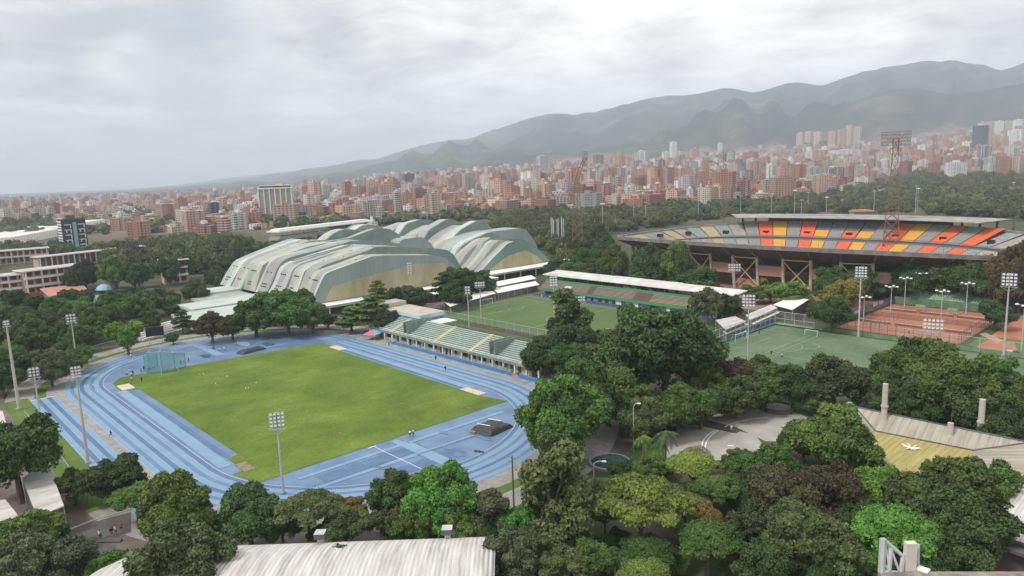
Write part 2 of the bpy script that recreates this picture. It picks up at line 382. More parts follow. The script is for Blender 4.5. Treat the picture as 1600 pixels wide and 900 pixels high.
for k in range(15):
    x, y = (g_.uniform(28, 47), g_.uniform(-12, 30)) if k < 11 else (g_.uniform(-48, -30), g_.uniform(-30, 25)); a, c = g_.uniform(.5, 1.5), g_.uniform(.2, .5); ph = g_.random()*6
    b.face([(x+math.cos(2*math.pi*j/12)*a*(1+.3*math.sin(3*j+ph)), y+math.sin(2*math.pi*j/12)*c*(1+.3*math.sin(2*j+ph)), .112) for j in range(12)], Mworn)
struct(b.build('worn_patches'))
# runways: lighter and darker strips in the two semicircles and beside the grass
b = MB()
def strip(x0, y0, x1, y1, wd, z, m):
    d = Vector((x1-x0, y1-y0, 0)).normalized(); n = Vector((-d.y, d.x, 0))*wd/2
    b.face([(x0-n.x, y0-n.y, z), (x1-n.x, y1-n.y, z), (x1+n.x, y1+n.y, z), (x0+n.x, y0+n.y, z)], m)
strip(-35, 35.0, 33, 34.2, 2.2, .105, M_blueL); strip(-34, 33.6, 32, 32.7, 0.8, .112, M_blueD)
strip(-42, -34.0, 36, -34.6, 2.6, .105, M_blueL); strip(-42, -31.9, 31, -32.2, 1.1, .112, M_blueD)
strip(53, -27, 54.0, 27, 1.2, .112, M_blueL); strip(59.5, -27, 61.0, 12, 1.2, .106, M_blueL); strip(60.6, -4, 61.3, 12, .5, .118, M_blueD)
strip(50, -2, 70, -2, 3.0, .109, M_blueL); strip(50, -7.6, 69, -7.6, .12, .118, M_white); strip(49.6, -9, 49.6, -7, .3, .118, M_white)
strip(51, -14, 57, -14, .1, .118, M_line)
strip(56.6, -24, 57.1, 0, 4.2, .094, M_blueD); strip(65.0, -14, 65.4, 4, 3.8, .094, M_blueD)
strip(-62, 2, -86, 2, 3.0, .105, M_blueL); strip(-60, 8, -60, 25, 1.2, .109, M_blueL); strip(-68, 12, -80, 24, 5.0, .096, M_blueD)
struct(b.build('runway_markings'))
# puddles on the synthetic surface
Mwet = mat('wet_surface', (0.05, 0.10, 0.19), (0.07, 0.14, 0.25), 0.6, 0.08, 3, spec=0.6)
b = MB()
for (x, y, a, c) in [(63, 12, 3.2, .8), (54, 8, 1.6, .7), (67, 2, 1.5, .9), (51.5, -1, 2.2, .6), (62.0, 2.5, 1.8, .4), (-66, -2, 4, 1.4), (-72, 14, 5, 2.0), (-64, 20, 3, 1.6), (-76, 4, 3, 1.2), (56, -18, 1.2, .6), (69, 22, 2.0, 1.0), (60, -13, 1.0, .5)]:
    n = 14; ph = rng.random()*6
    b.face([(x+math.cos(2*math.pi*k/n)*a*(1+.35*math.sin(3*k+ph)), y+math.sin(2*math.pi*k/n)*c*(1+.3*math.sin(2*k+ph)), .125) for k in range(n)], Mwet)
struct(b.build('puddles'))
# ------------------------------------------------------------------ the two artificial pitches, clay courts, park floor
sheet('football_pitch', [(-62, 90.5), (45, 90.5), (45, 149.5), (-62, 149.5)], 0.05, M_turf)
b = MB()
def line(pts, z=0.075, wd=0.16, m=None, bb=None):
    bb = bb or b
    for (x0, y0), (x1, y1) in zip(pts, pts[1:]):
        d = Vector((x1-x0, y1-y0, 0))
        if d.length < 1e-5: continue
        d.normalize(); n = Vector((-d.y, d.x, 0))*wd/2; e = d*wd*.45
        bb.face([(x0-n.x-e.x, y0-n.y-e.y, z), (x1-n.x+e.x, y1-n.y+e.y, z), (x1+n.x+e.x, y1+n.y+e.y, z), (x0+n.x-e.x, y0+n.y-e.y, z)], m or M_white)
def circ(cx, cy, r, a0=0, a1=360, n=36): return [(cx+r*math.cos(R(a0+(a1-a0)*k/n)), cy+r*math.sin(R(a0+(a1-a0)*k/n))) for k in range(n+1)]
Mfl = mat('pitch_line', (0.36, 0.44, 0.34), rough=0.9)
def pitch(x0, x1, y0, y1, wd, dim=None):
    dim = dim or Mfl
    xm, ym = (x0+x1)/2, (y0+y1)/2
    line([(x0, y0), (x1, y0), (x1, y1), (x0, y1), (x0, y0)], wd=wd, m=dim)
    line([(xm, y0), (xm, y1)], wd=wd, m=dim, z=.078); line(circ(xm, ym, 9.15), wd=wd, m=dim, z=.081)
    for xe, s in ((x0, 1), (x1, -1)):
        line([(xe, ym-20.15), (xe+s*16.5, ym-20.15), (xe+s*16.5, ym+20.15), (xe, ym+20.15)], wd=wd, m=dim, z=.084)
        line([(xe, ym-9.16), (xe+s*5.5, ym-9.16), (xe+s*5.5, ym+9.16), (xe, ym+9.16)], wd=wd, m=dim, z=.087)
        line(circ(xe+s*11, ym, 9.15, -53 if s > 0 else 127, 53 if s > 0 else 233, 14), wd=wd, m=dim, z=.09)
pitch(-58.5, 41.5, 92.5, 146, 0.16); struct(b.build('football_pitch_markings'))
sheet('training_pitch', [(58.6, 96), (175, 96), (175, 156.6), (58.6, 156.6)], 0.05, M_turf2)
b = MB(); pitch(61, 165, 103, 153.5, 0.14, mat('pitch_line_dim', (0.26, 0.33, 0.24), rough=0.9))
line([(75, 150), (75, 118), (100, 118)], wd=.12, m=Mfl, z=.093); line(circ(81, 134, 3.6, -90, 90, 10), wd=.14, m=Mfl, z=.096)
struct(b.build('training_pitch_markings'))
sheet('clay_courts', [(77, 165.5), (115.2, 165.5), (115.2, 221), (77, 221)], 0.06, M_clay)
b = MB(); Mcl = mat('court_line', (0.55, 0.45, 0.38), rough=0.8)
for cy0 in (169.5, 195.5):
    for cx0 in (80.0, 92.5, 104.8):
        x0, x1, y0, y1 = cx0-1.2, cx0+9, cy0, cy0+23
        line([(x0, y0), (x1, y0), (x1, y1), (x0, y1), (x0, y0)], .08, .07, Mcl); line([(x0+1.4, y0), (x0+1.4, y1)], .083, .07, Mcl); line([(x1-1.4, y0), (x1-1.4, y1)], .083, .07, Mcl)
        line([(x0+1.4, y0+5.5), (x1-1.4, y0+5.5)], .086, .07, Mcl); line([(x0+1.4, y1-5.5), (x1-1.4, y1-5.5)], .086, .07, Mcl)
struct(b.build('court_markings'))
sheet('clay_court_surround', [(117.5, 165), (175, 165), (175, 182), (117.5, 182)], 0.045, M_verge)
sheet('clay_area', [(119.5, 182), (170, 182), (170, 232), (119.5, 232)], 0.05, M_clay)
sheet('clay_patch', gpoly((1527, 540), (1545, 531), (1585, 536), (1590, 552), (1560, 548), (1525, 545)), 0.055, M_clay)
sheet('clay_path', gpoly((1530, 522), (1540, 520), (1568, 532), (1558, 536)), 0.06, mat('clay_pale', (0.30, 0.20, 0.14), (0.36, 0.25, 0.18), .4))
sheet('stand_forecourt', [(-62, 46.5), (60, 46.5), (60, 54), (-62, 54)], 0.055, M_apron)
sheet('park_paving', [(-125, 56), (-60, 56), (-60, 170), (-125, 170)], 0.012, M_soil)
sheet('avenue', gpoly((1175, 650), (1100, 640), (960, 655), (900, 700), (880, 735), (1000, 735), (1010, 690), (1040, 660), (1200, 655)), 0.03, M_asph)
sheet('stadium_forecourt', [(-40, 178), (75, 178), (75, 260), (-40, 260)], 0.02, mat('brick_paving', (0.22, 0.13, 0.10), (0.30, 0.19, 0.15), .3))
# ------------------------------------------------------------------ ribbed coliseum roofs
def chaikin(P, n=2, w=0.2):
    for _ in range(n):
        Q = [P[0]]
        for a, b_ in zip(P, P[1:]):
            Q.append((a[0]+(b_[0]-a[0])*w, a[1]+(b_[1]-a[1])*w)); Q.append((b_[0]-(b_[0]-a[0])*w, b_[1]-(b_[1]-a[1])*w))
        Q.append(P[-1]); P = Q
    return P
def mat_seam(name, c1, c2, period, rough=0.6, dirt=0.25, axis=0):
    """sheet metal or slats: fine parallel joints plus weathering"""
    m = bpy.data.materials.new(name); m.use_nodes = True; t = m.node_tree; b = t.nodes['Principled BSDF']; b.inputs['Roughness'].default_value = rough; b.inputs['Specular IOR Level'].default_value = 0.35
    tcn = t.nodes.new('ShaderNodeTexCoord'); sp = t.nodes.new('ShaderNodeSeparateXYZ'); t.links.new(tcn.outputs['Object'], sp.inputs[0])
    fr = nmath('FRACT', nmath('DIVIDE', sp.outputs[axis], period, t), None, t)
    ln = nmath('LESS_THAN', fr, 0.16, t)
    n_ = t.nodes.new('ShaderNodeTexNoise'); n_.inputs['Scale'].default_value = 0.12; n_.inputs['Detail'].default_value = 8; n_.inputs['Roughness'].default_value = 0.7
    mp = t.nodes.new('ShaderNodeMapping'); mp.inputs['Scale'].default_value = (1, 1, 0.35); t.links.new(tcn.outputs['Object'], mp.inputs[0]); t.links.new(mp.outputs[0], n_.inputs['Vector'])
    c = ramp(t, n_.outputs[0], [(0.35, c1), (0.65, c2)])
    mx = t.nodes.new('ShaderNodeMixRGB'); mx.blend_type = 'MULTIPLY'; t.links.new(c, mx.inputs[1]); mx.inputs[2].default_value = (0.72, 0.72, 0.72, 1)
    t.links.new(nmath('MULTIPLY', ln, dirt*2, t), mx.inputs[0]); t.links.new(mx.outputs[0], b.inputs['Base Color'])
    MATS[name] = m; return m
M_rA = mat_seam('roof_grey_green', (0.24, 0.27, 0.25), (0.34, 0.37, 0.345), 0.9)
M_rB = mat_seam('roof_grey', (0.215, 0.22, 0.22), (0.31, 0.315, 0.31), 0.9)
M_rC = mat_seam('roof_yellow_green', (0.31, 0.325, 0.225), (0.40, 0.41, 0.32), 0.9)
M_rD = mat_seam('roof_pale', (0.34, 0.38, 0.35), (0.45, 0.49, 0.46), 0.9)
M_rE = mat('roof_edge_green', (0.15, 0.20, 0.18), (0.21, 0.26, 0.24), 0.2, 0.6)
M_wG = mat_seam('wall_sea_green', (0.24, 0.295, 0.28), (0.30, 0.355, 0.34), 2.4, dirt=0.12, axis=1)
M_wG2 = mat_seam('wall_deep_green', (0.13, 0.22, 0.19), (0.18, 0.28, 0.245), 2.4, dirt=0.15, axis=1)
M_tan = mat_seam('translucent_tan', (0.33, 0.28, 0.15), (0.48, 0.43, 0.28), 0.7, dirt=0.22, axis=1)
M_dark = mat('dark_opening', (0.02, 0.022, 0.024), rough=0.4)
M_glass = mat('dark_glass', (0.045, 0.06, 0.075), rough=0.15, spec=0.6)
M_paleg = mat('pale_green_fascia', (0.42, 0.52, 0.46), (0.55, 0.63, 0.58), 0.3, 0.6)
M_wht = mat('white_render', (0.62, 0.62, 0.60), (0.74, 0.74, 0.72), 0.3, 0.75)
def prismU(b, prof, u0, u1, mtop, mfront, zb=4.0):
    """profile (v, z) extruded along x from u0 (front, nearer the track) back to u1"""
    n = len(prof)
    for (v0, z0), (v1, z1) in zip(prof, prof[1:]):
        b.face([(u0, v0, z0), (u0, v1, z1), (u1, v1, z1), (u1, v0, z0)], mtop)
    poly = list(prof) + [(prof[-1][0], zb), (prof[0][0], zb)]
    b.face([(u0, v, z) for v, z in poly[::-1]], mfront); b.face([(u1, v, z) for v, z in poly], mfront)
def ribbon(root, name, prof, u0, u1, bands, front, zb=4.0, vents=0):
    """one roof ribbon: bands of different sheeting side by side, a dark edge strip proud of the fascia, rooflights"""
    P = chaikin(prof, 1, 0.16); b = MB(); un = u0
    tot = sum(k for k, _ in bands)
    for k, m in bands:
        ue = un + (u1-u0)*k/tot; lift = 0.0 if m is not M_rE else 0.25
        prismU(b, [(v, z+lift) for v, z in P], un, ue-0.0, m, front if un == u0 else m, zb); un = ue
    o = b.build(name, root)
    return o
colA = empty('sports_hall', (-101, 60, 0), label='large sports hall with wavy grey green ribbon roofs and a long tan front wall', cat='sports hall')
colB = empty('sports_hall', (-115, 166, 0), label='farther sports hall of steep folded ribbons ending in a dark green wall', cat='sports hall')
RIBA = [
 ([(56.5, 5), (59.6, 10.6), (63.5, 16.9), (66.4, 18.1), (80.7, 21.0), (89.5, 22.9), (128.9, 18.9), (138.2, 10.2), (143, 4.6)], -101.0, -111.5, [(1.6, M_rD), (5, M_rB), (4, M_rC)], M_wG),
 ([(58.0, 5), (61.4, 9.6), (65.2, 17.2), (69.0, 19.6), (91.0, 23.6), (98.2, 25.6), (138.6, 20.2), (144.1, 16.6), (151, 5)], -111.5, -121.0, [(1.4, M_rE), (8, M_rB)], M_rE),
 ([(57.2, 5), (60.9, 9.2), (64.1, 16.7), (67.2, 18.7), (77.2, 20.5), (99.0, 25.4), (130, 20.5), (143, 15), (150, 5)], -121.0, -131.0, [(1.2, M_rD), (4, M_rC), (3, M_rA)], M_rA),
 ([(56.5, 5), (60.0, 10), (63.6, 17.0), (67.4, 19.3), (82, 22.0), (100, 25.0), (128, 21.5), (140, 16), (148, 5)], -131.0, -145.0, [(5, M_rA), (5, M_rB), (4, M_rD)], M_rA),
 ([(56.2, 4.9), (64.0, 18.6), (68.4, 20.9), (87.1, 23.5), (106.8, 26.3), (125.1, 23.6), (134.0, 21.7), (150, 5)], -145.0, -158.0, [(1.6, M_rE), (9, M_rB), (2, M_rD)], M_rE),
 ([(56.0, 5), (60.7, 17.0), (63.8, 18.9), (85.3, 24.4), (96, 25.3), (120, 24.0), (150, 5)], -158.0, -172.0, [(4, M_rC), (5, M_rA)], M_rA),
 ([(55.4, 5), (60.5, 13), (64.5, 17.8), (72.0, 20.2), (94, 25.6), (103, 25.2), (135, 22), (150, 5)], -172.0, -186.0, [(1.3, M_rE), (3, M_rC), (5, M_rB)], M_rE),
 ([(54.8, 5), (58.0, 10), (63.5, 16.8), (71.2, 19.3), (95.0, 25.9), (104.8, 24.5), (135, 20), (148, 5)], -186.0, -199.0, [(4, M_rD), (5, M_rA)], M_rA),
]
for pr, u0, u1, bands, fr in RIBA:
    ribbon(colA, 'roof_ribbon', [(v-60, z) for v, z in pr], u0+101, u1+101, bands, fr)
b = MB()
tp = [(v-60, z) for v, z in [(62.8, 5.2), (64.6, 8.5), (67.3, 11.6), (105, 15.5), (110.9, 16.3), (128.7, 15.0), (134.9, 10.4), (138.4, 5.2)]]
b.face([(0.28, v, z) for v, z in tp[::-1]], M_tan); b.face([(0.05, v, z) for v, z in tp], M_tan)
for (v0, z0), (v1, z1) in zip(tp, tp[1:]+tp[:1]): b.face([(0.05, v0, z0), (0.05, v1, z1), (0.28, v1, z1), (0.28, v0, z0)], M_paleg)
b.build('translucent_wall', colA)
# low dome ribbons that rise behind the main crest
ribbon(colA, 'roof_ribbon', [(28, 22), (34, 24.6), (55, 25.6), (62, 27.5), (71, 29.6), (80, 28.8), (86, 25.5), (90, 20)], -64, -70, [(1.2, M_rE), (5, M_rA)], M_rE)
ribbon(colA, 'roof_ribbon', [(40, 22), (48, 27.6), (53, 29.6), (58, 30.2), (66, 28.6), (72, 25), (76, 20)], -72, -82, [(1.2, M_rE), (5, M_rC), (3, M_rD)], M_rE)
ribbon(colA, 'roof_ribbon', [(60, 20), (66, 26.5), (74, 30.6), (80, 31.0), (88, 29), (95, 22)], -84, -94, [(4, M_rD), (1, M_rE)], M_rA)
ribbon(colA, 'roof_ribbon', [(78, 18), (81, 23.3), (96, 23.6), (103, 18), (107, 8)], -54.2, -70, [(1, M_wG)], M_wG)
# rows of small roof vents on the steep left ends
for (pr, u0, u1, bands, fr) in RIBA:
    P = chaikin([(v-60, z) for v, z in pr], 1, 0.16)
    b = MB()
    for tz in (8.0, 9.2, 14.5):
        for (v0, z0), (v1, z1) in zip(P, P[1:]):
            if z0 <= tz < z1 and v0 < 15:
                v = v0+(v1-v0)*(tz-z0)/(z1-z0)
                for k in range(3):
                    if rng.random() < .25: continue
                    u = u0+101+(u1-u0)*(0.35+0.16*k)
                    b.box(u-.4, u+.4, v-.4, v+.1, tz-.22, tz+.2, M_dark)
    for vv in (16, 22, 31, 38):
        if rng.random() < .5: continue
        for (v0, z0), (v1, z1) in zip(P, P[1:]):
            if v0 <= vv < v1:
                z = z0+(z1-z0)*(vv-v0)/(v1-v0); u = u0+101+(u1-u0)*rng.uniform(.3, .8)
                b.box(u-.4, u+.4, vv, vv+.7, z-.2, z+.2, M_dark)
    if b.f: b.build('roof_vents', colA)['kind'] = 'stuff'
b = MB(); b.face([(-34.6, 6, 20.4), (-34.6, 38, 25.15), (-36.4, 38, 25.2), (-36.4, 6, 20.45)], M_dark); b.build('roof_slot', colA)
RIBB = [
 ([(164, 4.8), (174, 11.8), (187.2, 19.9), (204.9, 17.3), (217.4, 6.9), (220, 4.7)], -115.0, -121.0, [(1, M_rD), (3, M_rA), (4, M_rB)], M_wG2),
 ([(163, 4.8), (172, 11), (182.6, 20.6), (195.7, 19.0), (214, 12), (222, 4.8)], -121.0, -129.0, [(4, M_rB), (3, M_rC)], M_rC),
 ([(164, 4.8), (170.0, 9), (183.4, 21.7), (195.7, 20.2), (215.6, 16.9), (225, 4.8)], -129.0, -134.0, [(1.5, M_rE), (4, M_rB), (2, M_rA)], M_rE),
 ([(163, 4.8), (171, 14), (184, 20.4), (196, 20.6), (214, 15), (222, 4.8)], -134.0, -142.0, [(4, M_rB), (2, M_rC)], M_rC),
 ([(162, 4.9), (167.5, 9), (174.6, 17.6), (196.3, 23.4), (202.3, 20.2), (218, 12), (224, 5)], -142.0, -150.0, [(1.5, M_rE), (4, M_rD)], M_rE),
 ([(160, 5), (168, 12), (176, 18), (196, 22.5), (210, 22.8), (232.8, 22.9), (241.7, 14.0), (246, 5)], -150.0, -165.0, [(6, M_wG), (4, M_rB)], M_wG),
 ([(158, 5), (172, 8.5), (179.0, 13.0), (190.6, 23.3), (205.4, 28.7), (211.8, 28.2), (216.0, 25.1), (228, 12), (236, 5)], -165.0, -172.0, [(1.2, M_rE), (5, M_rD)], M_rE),
 ([(158, 5), (172, 10), (180, 15.5), (190, 21.5), (203, 26.0), (212, 24), (226, 12), (236, 5)], -172.0, -188.0, [(4, M_rC), (6, M_rB)], M_rA),
 ([(158, 5), (172, 10), (181.2, 18.8), (185.6, 24.1), (200.4, 29.7), (206.2, 28.8), (210.4, 25.4), (224, 5)], -188.0, -197.0, [(1.2, M_rE), (6, M_rA)], M_rE),
 ([(158, 5), (172, 14), (184, 22.0), (198, 26.0), (209, 23), (224, 5)], -197.0, -210.0, [(4, M_rB), (6, M_rC)], M_rB),
 ([(156, 5), (168, 13.5), (177.4, 21.0), (183.5, 27.3), (194.9, 29.2), (202.3, 28.6), (207.5, 26.3), (220, 5)], -210.0, -218.0, [(1.2, M_rE), (6, M_rD)], M_rE),
 ([(150, 5), (165, 15), (178, 24), (194.9, 27.6), (210, 22), (220, 5)], -218.0, -234.0, [(5, M_rB), (4, M_rA)], M_rB),
]
for pr, u0, u1, bands, fr in RIBB:
    ribbon(colB, 'roof_ribbon', [(v-166, z) for v, z in pr], u0+115, u1+115, bands, fr)
b = MB()
tp = [(v-166, z) for v, z in [(170.2, 4.9), (175.5, 7.6), (184.9, 11.9), (199.6, 13.7), (208, 9.4), (214.0, 5.0)]]
b.face([(0.28, v, z) for v, z in tp[::-1]], M_tan)
for (v0, z0), (v1, z1) in zip(tp, tp[1:]+tp[:1]): b.face([(0.05, v0, z0), (0.05, v1, z1), (0.28, v1, z1), (0.28, v0, z0)], M_rC)
b.build('translucent_wall', colB)
# colonnaded galleries at the foot of both halls
def gallery(root, ox, oy, u0, u1, v0, v1, z=4.6, step=12):
    b = MB(); b.box(u0-ox, u1-ox, v0-oy, v1-oy, z-0.9, z, M_paleg, top=M_rD); b.box(u0-ox-.1, u1-ox+.35, v0-oy-.2, v1-oy+.2, z, z+.12, M_wht); b.build('gallery_roof', root)
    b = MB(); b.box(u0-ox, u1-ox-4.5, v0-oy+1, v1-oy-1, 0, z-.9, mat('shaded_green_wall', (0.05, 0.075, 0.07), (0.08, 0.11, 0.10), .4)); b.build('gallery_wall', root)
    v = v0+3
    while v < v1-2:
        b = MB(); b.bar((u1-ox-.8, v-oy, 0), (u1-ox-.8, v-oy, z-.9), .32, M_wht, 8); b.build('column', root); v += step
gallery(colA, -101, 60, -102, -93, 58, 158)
gallery(colB, -115, 166, -116, -104, 158, 246, 4.7)
# stepped flat roofs at the left foot of the hall
fl = empty('changing_rooms', (-122, 25, 0), label='low stepped buildings with long flat pale green roofs left of the ribbed hall', cat='low buildings')
for (x0, x1, y0, y1, z, mt) in [(-133, -106, 9, 56, 4.4, M_rD), (-153, -134, 18, 55, 4.9, M_rD), (-172, -154, 30, 54, 4.4, M_rA), (-190, -173, 38, 56, 5.2, M_rD), (-104, -94, 30, 57, 3.6, M_rA)]:
    b = MB(); b.box(x0+122, x1+122, y0-25, y1-25, z-1.3, z, M_paleg, top=mt); b.build('flat_roof', fl)
    b = MB(); b.box(x0+123, x1+119.5, y0-23, y1-25.5, 0, z-1.3, M_wht)
    yy = y0-21
    while yy < y1-28: b.box(x1+119.5, x1+119.62, yy, yy+2.6, .8, z-1.7, M_glass); yy += 4.2
    b.build('wall', fl)
    for yy in np.arange(y0-24, y1-25, 6.5):
        b = MB(); b.box(x1+121.0, x1+121.6, yy, yy+.6, 0, z-1.3, M_wht); b.build('pillar', fl)
# ------------------------------------------------------------------ grandstand beside the track
M_seatG = mat('faded_green_seating', (0.33, 0.40, 0.36), (0.46, 0.50, 0.46), 0.5, 0.8, 6, stretch=(.35, 1, 1))
M_riserG = mat('green_riser', (0.13, 0.20, 0.17), (0.20, 0.27, 0.24), .5)
M_yel = mat('yellow_steps', (0.50, 0.36, 0.12), (0.62, 0.48, 0.24), 1.5)
M_cream = mat('cream_wall', (0.42, 0.37, 0.25), (0.54, 0.49, 0.36), 0.6)
st = empty('grandstand', (-47, 51.3, 0), label='long weathered green grandstand with yellow stair flights beside the blue running track', cat='grandstand')
L1 = 85.0; NR = 11; V0, V1, Z0, Z1 = 0.0, 9.4, 3.2, 7.2
b = MB()
for i in range(NR):
    a = V0+(V1-V0)*i/NR; c = V0+(V1-V0)*(i+1)/NR; z = Z0+(Z1-Z0)*i/NR; dz = (Z1-Z0)/NR
    b.box(0, L1, a, c+.002*i, z-.5, z+dz, M_riserG, top=M_riserG); b.box(0.1, L1-.1, a-.03, a+.40, z+dz+.003, z+dz+.09, M_seatG)
b.build('terrace', st)
for (u0) in (13.5, 38.8, 57.5, 81.0):
    b = MB()
    for i in range(NR*2):
        a = V0+(V1-V0)*i/(NR*2); z = Z0+(Z1-Z0)*i/(NR*2)+.10
        b.box(u0+i*.05, u0+1.5+i*.05, a-.05, a+.42, z, z+.26, M_yel)
    b.build('stair_flight', st)
for u0 in (22.0, 67.5):
    b = MB(); b.box(u0, u0+.35, .5, 8.9, 4.0, 8.0, M_riserG); b.box(u0+2.2, u0+2.55, .5, 8.9, 4.0, 8.0, M_riserG); b.box(u0+.35, u0+2.2, 1.2, 8.6, 3.5, 5.2, M_concD); b.build('stair_well', st)
b = MB(); b.box(0.5, L1-.5, 1.6, 9.0, 0, 2.7, M_cream); b.build('wall', st)
k = 2.0
while k < L1-4:
    wd = rng.choice([1.2, 2.4, 3.4]); b = MB(); pk = rng.choice([0, 1])
    b.box(k, k+wd, 1.5, 1.62, (.1, .9)[pk], 2.3, rng.choice([M_dark, M_glass, M_dark, M_concD])); k += wd+rng.uniform(.6, 2.2)
    b.build(('doorway', 'window')[pk], st)
for k in range(19):
    b = MB(); b.box(k*4.9+.2, k*4.9+.6, .2, .6, 0, 2.75, M_wht); b.build('pillar', st)
b = MB(); b.bar((0, -.05, 4.3), (L1, -.05, 4.3), .06, M_wht); b.bar((0, -.05, 3.9), (L1, -.05, 3.9), .04, M_wht)
for k in range(46): b.bar((k*2, -.05, 3.2), (k*2, -.05, 4.3), .05, M_wht, 4)
b.bar((0, 9.5, 8.3), (L1, 9.5, 8.3), .05, M_riserG); b.bar((0, 9.5, 7.8), (L1, 9.5, 7.8), .04, M_riserG)
for k in range(46): b.bar((k*2, 9.5, 7.1), (k*2, 9.5, 8.3), .04, M_riserG, 4)
b.build('railing', st)
b = MB(); b.box(0, L1, 9.5, 9.8, 0, 7.1, M_conc); b.build('back_wall', st)
# timekeepers' block on top of its far end
tb = empty('announcer_building', (-44, 60.8, 0), label='small building with a blue edged flat roof at the far end of the green grandstand', cat='building')
b = MB(); b.box(-2, 17.5, .6, 8.6, 0, 7.6, M_cream); b.box(-2.1, 17.6, .5, .6, 5.2, 7.2, M_glass); b.build('wall', tb)
b = MB(); b.box(-4, 18.6, -1.2, 9.8, 7.6, 8.9, mat('pale_blue_fascia', (0.33, 0.46, 0.62), (0.42, 0.55, 0.70), .4), top=mat('tan_roof', (0.34, 0.30, 0.24), (0.45, 0.40, 0.33), .4)); b.build('roof', tb)
b = MB(); b.box(-12, -4.6, .8, 9.0, 0, 10.4, M_cream, top=M_conc)
for z in (2, 4.6, 7.2): b.box(-11, -5.6, .68, .8, z, z+1.3, M_dark)
b.build('stair_tower', tb)
b = MB(); b.box(18.9, 26, 2.5, 9.5, 6.2, 6.5, M_wht); b.build('awning', tb)
# blue barrier wall along the straight
bw = empty('barrier_wall', (-30, 49.4, 0), label='low bright blue barrier wall between the track and the green grandstand', cat='barrier')
Mbb = mat('bright_blue_paint', (0.035, 0.16, 0.42), (0.05, 0.21, 0.50), .5)
for (a, c) in ((0, 62), (66, 76)):
    b = MB(); b.box(a, c, 0, .25, 0, 1.15, Mbb); b.box(a, c, -.02, .27, 1.15, 1.23, M_blueL); b.build('wall_panel', bw)
# ------------------------------------------------------------------ roofed stand on the far side of the football pitch
s2 = empty('grandstand', (-57, 151.5, 0), label='pink, maroon and yellow stand under a long thin white roof beyond the football pitch', cat='grandstand')
L2 = 97.0; NR2 = 8
cols = [('p', .30), ('m', .035), ('p', .23), ('m', .085), ('y', .255), ('m', .04), ('p', .2)]
Mp = mat('pink_seating', (0.40, 0.27, 0.22), (0.50, 0.36, 0.30), .8); Mm = mat('maroon_seating', (0.20, 0.045, 0.06), (0.26, 0.07, 0.08), .8); My = mat('yellow_seating', (0.48, 0.40, 0.10), (0.55, 0.47, 0.16), .8)
Mgr = mat('green_steel', (0.05, 0.22, 0.11), (0.08, 0.28, 0.14), .8); Mrs = mat('seat_riser', (0.13, 0.12, 0.11), rough=.9)
x = 0
for key, fr in cols:
    x1 = min(L2, x+fr*L2); b = MB()
    for i in range(NR2):
        a = 4.6*i/NR2; z = 3.0+3.2*i/NR2
        b.box(x, x1, a, a+4.6/NR2+.002*i, z-.4, z+.40, Mrs)
        mm = {'p': Mp, 'm': Mm, 'y': My if i < 4 else Mp}[key]; b.box(x+.1, x1-.1, a-.03, a+.30, z+.404, z+.49, mm)
    b.build('seat_block', s2); x = x1
b = MB(); b.box(0, L2, -.35, -.05, 2.5, 3.6, Mgr); b.box(0, L2, 4.7, 4.95, 6.2, 7.3, Mgr); b.build('green_beam', s2)
Mnb = mat('navy_wall', (0.05, 0.075, 0.20), (0.08, 0.11, 0.26), .6)
b = MB(); b.box(0, L2, -1.9, -1.6, 0, 1.1, Mnb); b.build('front_wall', s2)
b = MB(); b.box(18, L2-.5, .5, 4.9, 0, 2.6, mat('dugout_wall', (0.14, 0.17, 0.30), (0.22, 0.24, 0.36), .6))
for k in range(20, 96, 4):
    b.box(k, k+rng.uniform(1.2, 2.6), .38, .5, .7, 2.2, rng.choice([M_dark, M_glass, M_dark, M_wht]))
b.box(46, 49, .3, .45, .1, 2.5, M_wht); b.box(55, 58, .3, .45, .1, 2.5, M_wht); b.build('changing_room_wall', s2)
b = MB(); b.box(0, 18, 3.6, 4.9, 0, 2.6, M_concD); b.build('recess', s2)
b = MB()
P_ = [(-1.5, 4.2, 9.5), (L2+2.5, 4.6, 9.3), (L2+2.5, 14.5, 10.0), (L2*.72, 14.5, 10.1), (L2*.72, 15.6, 10.1), (L2*.35, 15.6, 10.2), (L2*.35, 15.0, 10.2), (-1.5, 15.0, 10.3)]
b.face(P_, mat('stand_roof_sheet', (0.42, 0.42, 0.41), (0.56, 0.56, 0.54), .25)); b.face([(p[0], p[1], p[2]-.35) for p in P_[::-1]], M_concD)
for p, q in zip(P_, P_[1:]+P_[:1]): b.face([(p[0], p[1], p[2]-.35), (q[0], q[1], q[2]-.35), q, p], M_wht)
b.build('roof', s2)
for k in range(12):
    b = MB(); x = 2+k*8.6; b.bar((x, 13.2, 0), (x, 13.2, 9.7), .22, M_conc, 6); b.bar((x, 13.2, 7.5), (x, 5.2, 9.3), .13, M_wht, 5); b.build('roof_post', s2)
for k in (15.5, 84):
    b = MB(); b.box(k, k+3.6, 1.0, 3.6, 3.4, 5.3, M_wht); b.box(k+.6, k+3.0, .9, 1.02, 3.6, 4.9, M_dark); b.build('stair_exit', s2)
b = MB(); b.box(0, L2, 15.6, 16.2, 0, 2.5, M_conc); b.build('back_wall', s2)
